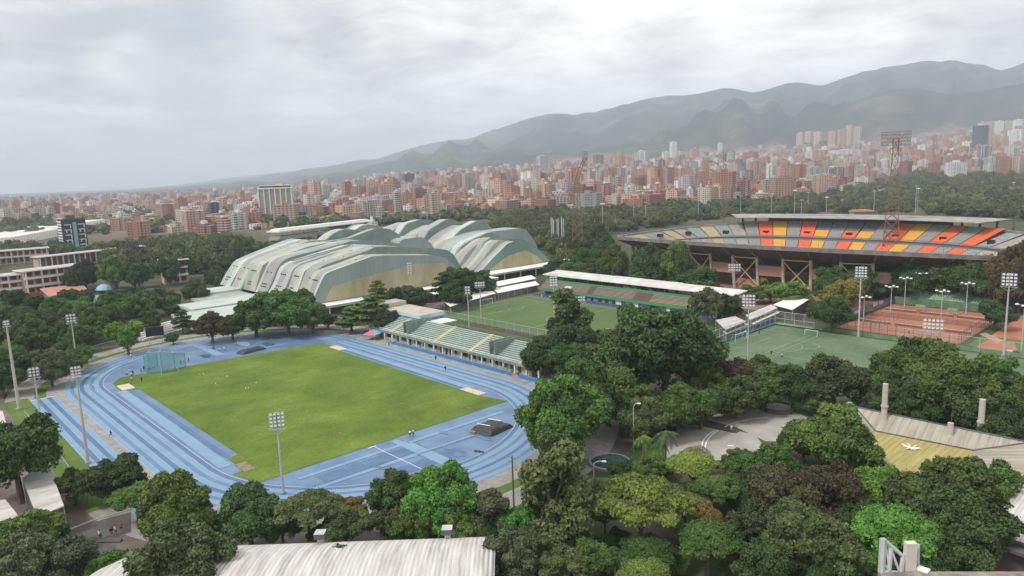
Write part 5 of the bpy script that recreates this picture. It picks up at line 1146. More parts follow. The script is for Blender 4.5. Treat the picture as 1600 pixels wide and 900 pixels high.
LM = [
 # left
 (0,9,332,352,'white','narrow white tower at the left edge, in front of the hazy blocks'), (0,10,312,342,'grey','grey tower touching the left edge of the photo'), (16,33,313,338,'pink','left of the two pale towers near the left edge'), (35,50,316,338,'white','right of the two pale towers near the left edge'),
 (97,118,322,340,'brick','brick block above the black tower'), (126,150,325,338,'brick','low brick block right above the black tower'), (152,182,320,338,'pink','wide pinkish block left of the slim white tower'), (178,187,318,333,'white','slim white tower in the hazy left half'), (178,202,333,349,'white','square white block with green spandrels above the orange one'), (204,224,331,346,'shade','red and white block beside the square white one'),
 (201,236,346,374,'brick','plain orange block standing in trees right of the black tower','n'), (246,260,315,336,'band','white banded tower above the orange block'), (262,288,350,364,'tan','tan low block right of the orange one'), (300,324,316,330,'pink','pinkish block behind the dark tower'), (327,345,317,347,'glass','dark tower among brick blocks left of the white hotel','n'), (345,357,311,336,'shade','brick and white tower beside the dark one'),
 (302,340,351,367,'red','wide red block left of the white hotel'), (340,363,341,366,'shade','white banded brick block left of the white hotel'), (363,387,332,358,'band','pale green and white block left of the hotel'), (372,384,298,322,'pink','pink tower behind, above the pale green block'), (384,398,302,322,'pink','second pink tower, nearest the hotel'),
 # middle
 (470,482,300,322,'grey','grey framed block right of the hotel'), (517,536,298,318,'white','white block with a curved roof left of the brick pair'), (536,553,284,322,'brick','left of the orange brick pair, rounded',), (549,567,292,324,'brick','right of the orange brick pair, plain front','n'), (545,553,278,300,'pink','thin pink tower behind the orange brick pair'), (577,604,294,322,'red','red block with dark balcony rows, centre left'),
 (587,602,324,351,'grey','plain grey concrete block above the station','n'), (573,591,345,362,'white','white block with six openings at the end of the station','n'), (616,628,300,342,'band','thin white building beside the orange wall block'), (629,645,301,330,'brick','plain orange wall block','n'), (631,650,272,302,'glass','dark blue glass tower, centre left','n'), (643,669,294,334,'red','tall red block with green balconies, centre left'), (672,690,299,345,'tan','tall narrow tan and white block beside the red one'), (655,672,333,347,'grey','blue grey low block above the hall roofs'), (667,688,284,302,'brick','square brick block behind the narrow tan one'),
 (723,744,270,306,'band','blue grey striped tower left of centre'), (743,752,287,308,'grey','dark annex of the striped tower'), (755,776,286,307,'white','plain white block left of centre','n'), (760,775,262,287,'pink','pink tower behind the plain white block'), (688,700,268,284,'white','small white hazy tower, left of centre'), (715,742,305,320,'brick','wide low brick block left of centre'), (792,808,278,296,'red','red block right of the plain white one'),
 # centre
 (818,833,295,326,'brick','leftmost brick tower over the dark trees, centre','n'), (833,848,300,328,'red','second brick tower over the dark trees, centre'), (848,861,288,326,'tan','cream green tower over the dark trees, centre','n'), (838,858,244,275,'grey','grey office tower against the misty slope'), (861,884,270,302,'pink','pink tower with white balconies, centre'), (885,897,268,312,'pink','tall pink tower left of the lattice mast'), (905,918,272,308,'shade','brick and white tower behind the lattice mast'), (926,944,243,270,'brown','brown tower with a white edge above the lattice mast'), (944,958,246,272,'pink','pink slab beside the brown tower'),
 (961,977,245,276,'brick','brick tower with white left edge near the striped one'), (991,1012,237,266,'band','dark and white striped tower, centre right','n'), (963,975,235,250,'red','red tower peeping over the middle of town'), (931,962,288,322,'red','big dark red block at the park edge, centre'), (962,976,276,317,'shade','tall red block with white windows at the park edge'), (975,994,292,320,'white','white framed block at the park edge'), (978,991,276,296,'white','cream block behind the white framed one'), (990,1015,265,284,'brick','plain brick block below the striped tower','n'), (1015,1040,288,310,'brick','brick block at the park edge right of the white one'), (1028,1040,250,280,'brown','brown tower left of the white pair'),
 (1034,1048,238,262,'white','left of the white tower pair','n'), (1046,1058,223,262,'white','taller right one of the white tower pair','n'), (1054,1073,264,290,'brick','orange tower with a white edge, centre right'), (1072,1084,295,317,'white','small white block at the park edge, centre right','n'), (1078,1092,233,262,'pink','red tower in the upper row, centre right'), (1090,1120,266,306,'brick','large double brick slab with a pale strip'), (1100,1112,246,262,'brick','brick tower above the double slab'), (1121,1130,224,246,'white','thin white tower high on the slope'), (1128,1149,241,262,'band','white framed tower right of the lattice pole'),
 (1145,1177,267,300,'cage','grey concrete frame building, right of centre','n'), (1160,1184,238,264,'red','broad brick tower right of the lattice pole'), (1184,1206,246,262,'brick','brick block behind the grey frame building'), (1178,1196,272,298,'brick','brick block beside the grey frame building'), (1196,1212,258,290,'white','white balcony block right of the grey frame building'), (1212,1232,262,300,'pink','pink block at the park edge, right of centre'), (1232,1258,258,296,'brick','brick block behind the park lamps'),
 # right
 (1244,1256,208,228,'tan','leftmost of the three pale towers on the slope'), (1257,1270,207,228,'tan','middle one of the three pale towers on the slope'), (1271,1284,207,229,'tan','rightmost of the three pale towers on the slope'), (1293,1308,206,232,'pink','left of the tall cluster on the slope'), (1308,1322,203,232,'pink','in the middle of the tall cluster on the slope'), (1320,1333,197,230,'tan','tallest one of the tall cluster on the slope'), (1333,1345,199,230,'tan','right of the tall cluster on the slope'), (1279,1292,221,236,'glass','small black tower below the pale cluster','n'),
 (1294,1344,235,250,'white','long white slab below the tall cluster'), (1258,1282,262,292,'grey','grey block left of the unfinished frame'), (1283,1320,262,287,'cage','unfinished concrete frame with a white roof','n'), (1270,1292,235,252,'brick','brick block below the black tower'), (1321,1334,260,288,'brick','brick block right of the unfinished frame'), (1340,1360,260,286,'shade','brick and white block left of the big lamp tower'), (1345,1360,236,254,'pink','brick tower behind the big lamp tower'), (1377,1393,250,277,'white','white block behind the big lamp tower'), (1369,1390,274,287,'red','red low block at the foot of the big lamp tower','n'), (1425,1443,235,252,'brick','brick block right of the big lamp tower'),
 (1426,1450,262,274,'red','low brick villas in the trees, right'), (1473,1488,221,242,'brick','brick tower left of the black one','n'), (1470,1494,243,270,'pink','pink block left of the white gridded one'), (1476,1508,254,284,'white','white building with square windows, right'), (1508,1536,249,276,'shade','brick and white terraced building right of the white one'), (1518,1541,198,246,'glass','tall black glass tower on the right','n'), (1526,1548,229,262,'cage','grey building in front of the black glass tower'), (1537,1556,246,276,'grey','striped grey block beside the black glass tower'), (1555,1576,245,280,'brick','plain brick end wall near the right edge','n'), (1564,1602,243,279,'tan','tan block with a dark vertical strip at the right edge'), (1574,1602,204,236,'white','big white balcony block at the right edge'),
 (1540,1552,191,214,'tan','first pale tower of the row top right'), (1553,1566,190,214,'white','second pale tower of the row top right'), (1567,1580,189,212,'tan','third pale tower of the row top right'), (1582,1598,189,206,'white','last pale tower of the row top right'), (1527,1540,192,205,'tan','small pale tower behind the black glass one'), (1545,1572,214,240,'pink','pink block under the pale row top right'),
]
for L_ in LM: building(L_[0], L_[1], L_[2], L_[3], L_[4], (FB[L_[4]][1]+' apartment block, '+L_[5]) if not any(w in L_[5] for w in ('block', 'tower', 'slab', 'building', 'one ', 'of the', 'wall')) else L_[5], opts=(L_[6] if len(L_) > 6 else ''))
# more blocks between the landmarks, nearest first, each an object
LMS = list(SHOW)
HOODS = [(0, 160, 'at the hazy left edge of town'), (160, 330, 'in the hazy left part of town'), (330, 480, 'around the white hotel'), (480, 620, 'behind the station'), (620, 760, 'behind the ribbed halls'), (760, 900, 'over the dark trees left of centre'), (900, 1040, 'in the dense middle of town'), (1040, 1180, 'beyond the left end of the stadium'), (1180, 1320, 'beyond the stadium roof'), (1320, 1460, 'around the big lamp tower'), (1460, 1610, 'below the pale towers top right')]
occ = [((o.location.x), (o.location.y), 22) for o, _, _ in BL]; made = 0; cand = []
for _ in range(2600):
    px = rng.uniform(-10, 1610); Y = rng.uniform(1000, 3400) if px > 560 else rng.uniform(950, 2600); cand.append((Y, px))
cand.sort()
PARK = [[(-20,455), (-20,362), (160,352), (250,375), (480,352), (690,341), (930,338), (1100,327), (1290,309), (1400,283), (1610,278), (1700,480)]]
PP = [(GT(*q).x, GT(*q).y) for q in PARK[0]]
for Y, px in cand:
    if made >= 175: break
    X = (px-800)/FPX*Y; x, y = cam_uv(X, Y)
    if inside(x, y, PP): continue
    wd = rng.uniform(16, 34); 
    if any((x-a)**2+(y-b_)**2 < (wd*.75+r)**2 for a, b_, r in occ): continue
    if px < 480 and rng.random() < .45: continue
    if rng.random() < .45: continue
    occ.append((x, y, wd*.6)); ht = rng.choice([11, 14, 17, 20, 26, 32, 38]) if px > 620 else rng.choice([8, 9, 11, 14, 17, 23])
    p = Vector((x, y, height(x, y))); dp = depth(p); hw = wd/dp*FPX/2
    v = p-CAM; up_ = Vector((x, y, p.z+ht))-CAM; yt = 450-FPX*(up_.dot(_u)/up_.dot(_d)); yb = 450-FPX*(v.dot(_u)/v.dot(_d)); pxx = 800+FPX*(v.dot(_r)/v.dot(_d))
    if hides(pxx, Y, hw, yt): continue
    fk = rng.choice(['brick']*5+['red']*3+['pink']*2+['tan', 'white', 'shade', 'shade', 'grey', 'brown', 'band']); hood = next((h for a, b_, h in HOODS if a <= pxx < b_), 'at the edge of town')
    o = building(pxx-hw, pxx+hw, yt, yb, fk, None, D=Y)
    if o is None: continue
    sz = 'low' if ht < 12 else 'mid height' if ht < 24 else 'tall'; lab = '%s %s block %s' % (sz, FB[fk][1], hood); o['label'] = lab; made += 1
    LABN.setdefault(lab, []).append(o)
print('blocks', made, len(BL))
# the rest of the town as one mass of houses and blocks
b = MB(); b.usecol = True; M_town = mat_facade('town_facade', (0.3, 0.2, 0.15), usecol=True, bay=3.6)
WALLC = [(0.33, 0.165, 0.11), (0.27, 0.125, 0.09), (0.40, 0.26, 0.20), (0.36, 0.21, 0.155), (0.42, 0.36, 0.29), (0.45, 0.41, 0.36), (0.58, 0.57, 0.54), (0.52, 0.50, 0.47), (0.33, 0.32, 0.31), (0.38, 0.17, 0.11), (0.46, 0.30, 0.23)]
ROOFC = [(0.24, 0.11, 0.075), (0.30, 0.16, 0.11), (0.36, 0.33, 0.31), (0.22, 0.20, 0.19), (0.48, 0.46, 0.44), (0.27, 0.14, 0.10), (0.33, 0.20, 0.15)]
cnt = 0
for _ in range(26000):
    Y = 880*math.exp(rng.random()**.85*1.50); px = rng.uniform(-120, 1720)
    if px > 1000 and Y > 4200+ (0 if px < 1300 else 300): continue
    X = (px-800)/FPX*Y; x, y = cam_uv(X, Y)
    if inside(x, y, PP): continue
    if any(abs(x-a) < r+6 and abs(y-b_) < r+6 for a, b_, r in occ if abs(x-a) < 45): continue
    big = rng.random() < (.30 if px > 560 else .07)+ (.10 if Y > 2500 and px > 560 else 0); nz = noise.noise(Vector((X/300, Y/300, 2.0)))
    if nz < -.28 and Y < 3500 and not big and rng.random() < .6: continue
    ht = rng.uniform(4, 9) if not big else rng.uniform(12, 30) if rng.random() < .65 or px < 480 else rng.uniform(30, 58)
    if big and hides(px, Y, 11/Y*FPX, horizon(px)-(height(x, y)+ht-58)/Y*FPX): big = False; ht = rng.uniform(4, 9)
    wd = rng.uniform(8, 22) if not big else rng.uniform(14, 30); dd = wd*rng.uniform(.5, 1.1); z = height(x, y); rt = rng.choice([0, 0, .3, .8])+rng.uniform(-.1, .1)
    i0 = len(b.cols); c = rng.choice(WALLC); k = rng.uniform(.8, 1.15); b.col = tuple(min(.7, q*k) for q in c); b.box(x-wd/2, x+wd/2, y-dd/2, y+dd/2, z-8, z+ht, M_town, rot=rt)
    b.cols[-1] = tuple(q*rng.uniform(.8, 1.1) for q in rng.choice(ROOFC)); cnt += 1
    if big and Y < 3200: b.box(x-wd*.15, x+wd*.15, y-dd*.15, y+dd*.15, z+ht-.5, z+ht+3.2, M_town, rot=rt)
o = b.build('distant_town'); o['kind'] = 'stuff'; o['label'] = 'the rest of the brick coloured town spreading up the valley'
print('town', cnt)
# ---- landmark structures
def place_on(px, py): p = GT(px, py); return p
# white hotel with tall fins
p = G(434, 350); dp = depth(p); view = math.atan2(p.y-CAM.y, p.x-CAM.x); W_ = 49/FPX*dp; H_ = 58/FPX*dp
h = empty('hotel_tower', p, view-.12, 'broad grey hotel tower ribbed with white vertical fins under a yellow roof sign base', 'hotel')
b = MB(); b.box(-2, 18, -W_/2, W_/2, 0, H_-3, mat('hotel_panel', (0.25, 0.25, 0.235), (0.31, 0.31, 0.29), .2)); b.build('wall', h)
for k in range(7):
    b = MB(); yk = -W_/2+W_*k/6; b.box(-3.2, -1.9, yk-.6, yk+.6, 0, H_-1.5, M_wht); b.build('fin', h)
b = MB(); b.box(-3.4, 18.6, -W_/2-.8, W_/2+.8, H_-3, H_-1.2, M_wht); b.box(0, 16, -W_/2+2, W_/2-2, H_-1.2, H_+1.0, M_dark); b.box(-1, 17, -W_/2+1, W_/2-1, H_+1, H_+1.8, M_wht); b.build('roof', h)
b = MB(); b.box(4, 12, -9, -1, H_+1.8, H_+4.2, mat('ochre_plant_room', (0.55, 0.38, 0.12), rough=.7)); b.build('plant_room', h)
b = MB()
for k in range(14): b.box(1+0*k, 17.4, -W_/2-.9, -W_/2-.05, 2+k*(H_-6)/14, 3.0+k*(H_-6)/14, M_wht)
b.build('side_balconies', h)
# black tower with white frames
p = G(121, 393); dp = depth(p); view = math.atan2(p.y-CAM.y, p.x-CAM.x); W_ = 33/FPX*dp; H_ = 51/FPX*dp
h = empty('apartment_tower', p, view+.25, 'black tower with white comb shaped frames and a blue centre strip, at left', 'building')
b = MB(); b.box(0, 14, -W_/2, W_/2, 0, H_, mat('black_cladding', (0.025, 0.028, 0.033), (0.04, 0.045, 0.05), .3)); b.box(3, 8, -2, 5, H_, H_+3.5, M_concD); b.build('wall', h)
b = MB(); b.box(-.5, .2, -W_*.10, W_*.06, 0, H_-3, mat('pale_blue_strip', (0.25, 0.36, 0.48), rough=.4)); b.build('centre_strip', h)
for sgn, c0 in ((1, W_*.27), (-1, -W_*.30)):
    for k in range(5):
        b = MB(); z = H_*.10+k*H_*.155; b.box(-.55, -.05, c0-2.7, c0+2.7, z+3.0, z+3.7, M_wht); b.box(-.55, -.05, c0-2.7, c0-2.0, z, z+3.0, M_wht)
        if k % 2: b.box(-.55, -.05, c0+1.0, c0+1.7, z+.8, z+3.0, M_wht)
        b.build('white_frame', h)
b = MB()
for k in range(11): b.box(1, 13, W_/2, W_/2+.5, 2+k*H_/12, 3.4+k*H_/12, M_wht)
b.build('side_bands', h)
# elevated railway station
a0, a1 = G(436, 386), G(590, 364); d = (a1-a0); Ls = d.length; ang = math.atan2(d.y, d.x)
h = empty('railway_station', a0, ang, 'elevated white roofed railway station with zigzag stairs beyond the ribbed hall', 'station')
b = MB(); b.box(0, Ls*.94, -2, 14, 9.5, 10.3, M_wht); b.box(0, Ls*.94, 1, 11, 10.3, 11.6, M_wht, taper=.93); b.build('roof', h)
b = MB(); b.box(0, Ls*1.02, 0, 12, 4.2, 5.6, M_conc); b.box(2, Ls*.94, .3, 11.7, 5.6, 6.8, M_conc); b.build('platform', h)
for k in range(10):
    b = MB(); b.box(4+k*Ls/10.5, 5.6+k*Ls/10.5, 4, 8, 0, 4.2, M_conc); b.build('pier', h)
    b = MB(); b.bar((6+k*Ls/10.8, 0.5, 5.6), (6+k*Ls/10.8, .5, 9.5), .2, M_concD, 5); b.build('post', h)
for s0, s1 in ((.34, .46), (.66, .54)):
    b = MB(); A_ = Vector((Ls*s0, -3.5, 6.0)); B_ = Vector((Ls*s1, -3.5, 1.8))
    for dz in (0, 1.6): b.bar(A_+Vector((0, 0, dz)), B_+Vector((0, 0, dz)), .55, M_conc, 4)
    b.build('stair', h)
b = MB(); b.box(Ls*.44, Ls*.56, -4.4, -2.6, .9, 2.1, M_conc); b.build('landing', h)
h.scale = (1, 1, 1.35)
# school at the left, long bars of open corridors
def bar_building(pa, pb, yt, storeys, name, label, dep=12, red=False):
    A_, B_ = G(*pa), G(*pb); d = B_-A_; L_ = d.length; dp = depth(A_); H_ = (pa[1]-yt)/FPX*dp; o = empty(name, A_, math.atan2(d.y, d.x), label, 'school building'); fh = H_/storeys
    b = MB(); b.box(0, L_, 1.6, dep, 0, H_-.3, mat('pink_wall', (0.40, 0.27, 0.23), (0.50, 0.36, 0.31), .3)); b.build('wall', o)
    b = MB(); b.box(-1, L_+1, -1.2, dep+1, H_-.3, H_+.3, M_wht, top=mat('school_roof', (0.34, 0.31, 0.29), (0.46, 0.43, 0.41), .2)); b.build('roof', o)
    for s in range(1, storeys):
        b = MB(); b.box(0, L_, -.6, 1.7, s*fh-.2, s*fh+.9, mat('cream_parapet', (0.60, 0.53, 0.48), (0.68, 0.62, 0.57), .4)); b.build('parapet', o)
    for s in range(storeys):
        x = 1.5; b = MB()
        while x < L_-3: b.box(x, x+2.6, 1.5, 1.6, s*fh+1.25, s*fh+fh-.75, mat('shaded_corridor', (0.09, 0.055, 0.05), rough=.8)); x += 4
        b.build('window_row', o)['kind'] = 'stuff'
    x = 0
    while x < L_: b = MB(); b.box(x, x+.5, -.5, 0, 0, H_-.3, M_wht); b.build('pillar', o); x += 8
    return o
bar_building((44,462), (134,449), 424, 3, 'school_building', 'three storey cream and pink school block beside the dense row of trees')
bar_building((-40,470), (46,460), 436, 3, 'school_building', 'lower school wing touching the left edge of the photo')
bar_building((-40,418), (78,408), 396, 2, 'school_building', 'long flat roofed school wing behind, at the left edge')
bar_building((64,422), (226,402), 402, 1, 'school_building', 'long low white roofed school wing above the dense tree row', 10)
bar_building((258,445), (296,441), 408, 3, 'school_building', 'white walled end of the school with a red roof, left of the big hall')
# long white warehouse
A_, B_ = G(20,384), G(176,352); d = B_-A_; o = empty('warehouse', A_, math.atan2(d.y, d.x), 'long pale warehouse roofs behind the black tower', 'warehouse')
b = MB(); b.box(0, d.length*.5, 0, 60, 0, 9, M_wht, top=mat('warehouse_roof', (0.50, 0.48, 0.46), (0.62, 0.60, 0.58), .05)); b.box(d.length*.5, d.length, 10, 75, 0, 10, M_wht, top=MATS['warehouse_roof']); b.build('hall', o)
# pale roofs and blue hall beyond the stadium
for (x0, x1, y0, y1, lab, mt) in [(1262,1380,308,316,'white and pink roofed halls in the park beyond the stadium roof', M_wht), (995,1060,340,350,'low light blue roofed pool building left of the stadium', mat('pool_blue', (0.16, 0.38, 0.50), (0.22, 0.45, 0.56), .2)), (1440,1470,300,306,'small red roofed pavilion in the woods right', M_tile), (1333,1370,330,336,'red roofed pavilion just beyond the stadium roof', M_tile), (947,990,348,355,'white awnings beside the light blue pool building', M_wht)]:
    A_, B_ = G(x0, y1), G(x1, y1-(x1-x0)*.03); d = B_-A_; o = empty('pavilion', A_, math.atan2(d.y, d.x), lab, 'pavilion'); dp = depth(A_); k = d.length
    b = MB(); b.box(1, k-1, 1, 13, 0, 3.4, M_conc); b.build('wall', o)
    b = MB(); hh = min(7, (y1-y0)/FPX*dp); P = []
    n = max(1, int(k/24))
    for i in range(n): b.box(i*k/n, (i+1)*k/n-.3, -1.5, 16, 3.4, 3.4+max(1.2, hh*.45), mt, taper=.55)
    b.build('roof', o)
# ------------------------------------------------------------------ lamp masts, lattice towers, posts
M_galv = mat('galvanised_steel', (0.36, 0.37, 0.38), (0.48, 0.49, 0.50), 1.0, .5); M_rust = mat('red_brown_lattice', (0.15, 0.085, 0.07), (0.22, 0.13, 0.105), .5)
M_lamp = mat('lamp_face', (0.66, 0.68, 0.70), rough=.25, spec=.6); M_lampb = mat('lamp_housing', (0.28, 0.29, 0.30), rough=.5); M_cp = mat('concrete_pole', (0.40, 0.37, 0.33), (0.50, 0.47, 0.43), 1.0)
def facing(p): return math.atan2(CAM.y-p.y, CAM.x-p.x)
def mast(base, topy, rows, colsn, label, thick=.32, face=None, conc=False, lw=.62):
    p = G(*base); H_ = (base[1]-topy)/FPX*depth(p)*1.02; f = facing(p) if face is None else face
    o = empty('floodlight_mast', p, f, label, 'floodlight mast', 'floodlight masts round the fields'); mp_ = M_cp if conc else M_galv
    b = MB(); hp = H_-(rows*lw*1.15 if rows else 0); b.bar((0, 0, 0), (0, 0, hp*.5), thick, mp_, 8, thick*.8); b.bar((0, 0, hp*.5), (0, 0, H_-.2), thick*.8, mp_, 8, thick*.42); b.bar((0, 0, 0), (0, 0, .5), thick*1.8, M_conc, 8); b.build('pole', o)
    if rows:
        z0 = H_-rows*lw*1.15; wy = colsn*lw*1.1
        b = MB()
        for r in range(rows): b.bar((.15, -wy/2, z0+r*lw*1.15+.2), (.15, wy/2, z0+r*lw*1.15+.2), .06, M_galv, 4)
        for yy in (-wy/2, wy/2): b.bar((.15, yy, z0+.1), (.15, yy, H_-.2), .05, M_galv, 4)
        b.bar((.1, -wy/2-.2, z0-.25), (.1, wy/2+.2, z0-.25), .07, M_galv, 4); b.bar((.9, -wy/2-.2, z0-.25), (.9, wy/2+.2, z0-.25), .04, M_galv, 4); b.bar((0, 0, z0-1.6), (.9, wy/2, z0-.3), .05, M_galv, 4); b.bar((0, 0, z0-1.6), (.9, -wy/2, z0-.3), .05, M_galv, 4)
        b.build('lamp_frame', o)
        for r in range(rows):
            for c in range(colsn):
                y = -wy/2+(c+.5)*wy/colsn; z = z0+r*lw*1.15+.22; b = MB()
                b.box(.18, .55, y-lw*.34, y+lw*.34, z, z+lw*.72, M_lampb, taper=.85); b.face([(.56, y-lw*.36, z-.02), (.60, y+lw*.36, z-.02), (.52, y+lw*.36, z+lw*.7), (.52, y-lw*.36, z+lw*.7)], M_lamp); b.build('lamp', o)
    return o
mast((30,640), 500, 2, 2, 'thick leaning concrete mast nearest the left edge', .42, conc=True)
mast((138,725), 570, 4, 3, 'tall grey mast standing between the sprint lanes and the verge', .34, conc=True, lw=.55)
mast((443,772), 640, 4, 4, 'mast with a square lamp rack in front of the lower end of the infield', .26, lw=.62)
mast((122,580), 490, 3, 3, 'thin mast beside the path above the upper left bend', .24, lw=.8)
mast((70,700), 572, 3, 3, 'mast on the grass verge near the left edge', .24, lw=.62)
mast((1568,556), 427, 4, 4, 'mast with a lamp rack at the near right corner of the clay courts', .34, conc=True, lw=.85)
mast((1168,572), 460, 4, 4, 'mast with a lamp rack on the left half of the training pitch', .24, lw=.8)
mast((1341,527), 417, 4, 4, 'tall mast at the left corner of the clay courts', .32, conc=True, lw=.8)
mast((643,475), 410, 5, 2, 'mast beside the announcer building against the tan wall', .42, conc=True, lw=.95)
mast((733,512), 447, 3, 2, 'white mast behind the middle of the green grandstand', .24, lw=.9)
mast((866,488), 427, 5, 3, 'mast in front of the left end of the white roofed stand', .3, conc=True, lw=.95)
mast((950,562), 512, 4, 2, 'mast left of the giant round tree', .24, lw=.75)
mast((1008,452), 401, 3, 5, 'thick mast rising behind the white roofed stand', .6, conc=True, lw=1.15)
mast((1455,562), 497, 3, 5, 'short wide lamp rack in front of the clay courts', .28, lw=.95)
mast((907,505), 462, 2, 4, 'rusty short mast on the football pitch by the lone dark tree', .25, lw=.9)
mast((1147,458), 412, 3, 5, 'mast in front of the leaning stadium columns', .3, lw=1.0)
mast((609,470), 425, 2, 4, 'bent mast in front of the tan wall', .3, lw=1.0)
mast((752,500), 440, 2, 4, 'mast at the left goal of the football pitch', .2, lw=.9)
for i, (base, topy, w_) in enumerate([((1349,503), 463, 3), ((1391,496), 447, 4), ((1413,481), 434, 4), ((1437,477), 426, 4), ((1470,501), 454, 4), ((1509,491), 442, 4), ((1532,483), 432, 4), ((1595,555), 475, 3)]):
    ords = ['leftmost lamp post of the clay courts', 'second lamp post from the left on the clay courts', 'third lamp post from the left on the clay courts', 'fourth and tallest lamp post of the clay courts', 'lamp post in the middle of the clay courts', 'lamp post in front of the small green seats', 'lamp post right of the small green seats', 'lamp post beside the clay area at the right edge']
    p = G(*base); H_ = (base[1]-topy)/FPX*depth(p); o = empty('court_light', p, R(90), ords[i], 'lamp post', 'lamp posts of the clay courts')
    b = MB(); b.bar((0, 0, 0), (0, 0, H_), .17, M_galv, 6, .12); b.build('pole', o); b = MB(); b.bar((0, -2.0, H_-.1), (0, 2.0, H_-.1), .08, M_galv, 4); b.bar((-2.0, 0, H_-.12), (2.0, 0, H_-.12), .08, M_galv, 4); b.build('crossarm', o)
    for dx, dy in ((0, -1.9), (0, 1.9), (1.9, 0), (-1.9, 0)):
        b = MB(); b.box(dx-.45, dx+.45, dy-.45, dy+.45, H_-.1, H_+.28, M_lamp, taper=.7); b.build('lamp', o)
def lattice(base, top, wb, wt, head, label, mt, curve=0.0, Hk=None):
    p = G(*base); H_ = (base[1]-top)/FPX*depth(p)*1.01 if Hk is None else Hk; o = empty('lattice_tower', p, facing(p), label, 'lattice tower')
    n = 11; b = MB(); prev = None
    def sec(t):
        w_ = wb+(wt-wb)*min(1, t*1.15); off = curve*max(0, t-.7)**2*11
        return [Vector((sx*w_/2, sy*w_/2+off, H_*t)) for sx, sy in ((-1, -1), (1, -1), (1, 1), (-1, 1))]
    for k in range(n+1):
        s = sec(k/n)
        if prev:
            for i in range(4):
                j = (i+1) % 4; b.bar(prev[i], s[i], .26, mt, 4); b.bar(prev[i], s[j], .13, mt, 4); b.bar(prev[j], s[i], .13, mt, 4); b.bar(s[i], s[j], .12, mt, 4)
        prev = s
    b.build('frame', o)
    if head:
        rows, cs, lw = head; z = H_-rows*lw*.5; off = curve*.3**2*11
        b = MB(); wy = cs*lw
        for r in range(rows+1): b.bar((.5, -wy/2+off, z+r*lw), (.5, wy/2+off, z+r*lw), .1, mt, 4); b.bar((2.0, -wy/2+off, z+r*lw-.4), (2.0, wy/2+off, z+r*lw-.4), .07, mt, 4)
        for c in range(cs+1): b.bar((.5, -wy/2+c*lw+off, z), (.5, -wy/2+c*lw+off, z+rows*lw), .08, mt, 4); b.bar((.5, -wy/2+c*lw+off, z), (2, -wy/2+c*lw+off, z-.4), .06, mt, 4)
        b.build('head_frame', o)
        for r in range(rows):
            for c in range(cs):
                if (r+c) % 3 == 2 and rng.random() < .5: continue
                y = -wy/2+(c+.5)*lw+off; b = MB(); b.bar((.8, y, z+r*lw+.5), (1.5, y, z+r*lw+.3), lw*.22, M_lampb, 6, lw*.34); b.build('lamp', o)
    return o
lattice((1390,416), 222, 9.0, 2.6, (4, 8, 1.75), 'tallest red brown lattice tower with a wide lamp head in front of the stadium', M_rust)
lattice((903,402), 252, 8.5, 2.0, (6, 2, 1.5), 'lattice tower with a bent over lamp head left of the stadium', M_rust, curve=6)
lattice((1131,350), 243, 6.5, 2.2, (5, 3, 1.7), 'thin lattice tower behind the left end of the stadium', M_rust)
b = None
o = empty('pole_cluster', G(872,392), 0, 'cluster of tall bare grey poles in the trees left of the lattice tower', 'poles')
for k in range(8):
    b = MB(); a = k*.8; q = (math.cos(a)*4.5, math.sin(a)*4.5); b.bar((*q, 0), (*q, 23+(k % 3)), .35, M_galv, 6); b.build('pole', o)
# distant park lamps beyond the stadium
for i, (px, yb, yt) in enumerate([(942,372,318), (990,348,310), (1009,352,316), (1051,350,330), (1091,345,308), (1157,340,306), (1241,338,297), (1252,335,312), (1262,333,300), (1291,332,308), (1365,334,298), (1430,334,290), (1433,330,294), (1205,335,306), (1315,333,312), (1583,300,285)]):
    p = G(px, yb); H_ = (yb-yt)/FPX*depth(p); o = empty('park_floodlight', p, facing(p), 'pale slender floodlight pole standing in the woods beyond the stadium', 'lamp post', 'slender floodlight poles in the woods beyond the stadium')
    b = MB(); b.bar((0, 0, 0), (0, 0, H_), .32, M_galv, 6, .2); b.build('pole', o); b = MB(); b.box(-.3, .5, -1.8, 1.8, H_-1.0, H_+.2, M_lamp if i % 3 == 0 else M_lampb); b.build('lamp_head', o)
def street_lamp(base, topy, side, label, arm=2.2):
    p = G(*base); H_ = (base[1]-topy)/FPX*depth(p); o = empty('street_lamp', p, facing(p)+math.pi/2*side, label, 'street lamp', 'street lamps'); b = MB(); b.bar((0, 0, 0), (0, 0, H_*.9), .11, M_galv, 8, .08)
    P = [Vector((0, 0, H_*.9)), Vector((arm*.25, 0, H_*.96)), Vector((arm*.6, 0, H_)), Vector((arm, 0, H_))]
    for a, c in zip(P, P[1:]): b.bar(a, c, .07, M_galv, 6)
    b.build('pole', o); b = MB(); b.box(arm-.1, arm+.75, -.18, .18, H_-.10, H_+.10, M_wht, taper=.7); b.build('lamp_head', o)
street_lamp((928,765), 718, 1, 'curved lamp beside the round pool', 1.6); street_lamp((912,560), 537, -1, 'curved lamp behind the near end of the green grandstand'); street_lamp((987,612), 571, -1, 'curved lamp above the giant round tree shadow')
street_lamp((961,899), 856, -1, 'straight lamp post at the bottom edge, centre', .6); street_lamp((1186,905), 848, -1, 'lamp post at the bottom edge, right of centre', 1.2); street_lamp((990,706), 627, 1, 'tall pale post on the avenue beside the palms', .8); street_lamp((185,790), 765, 1, 'lamp poking out of the bright tree by the sprint lanes', 1.4); street_lamp((903,800), 762, 1, 'curved lamp left of the round pool', 1.6)
street_lamp((843,725), 700, 1, 'short white post beside the track bend', .3)
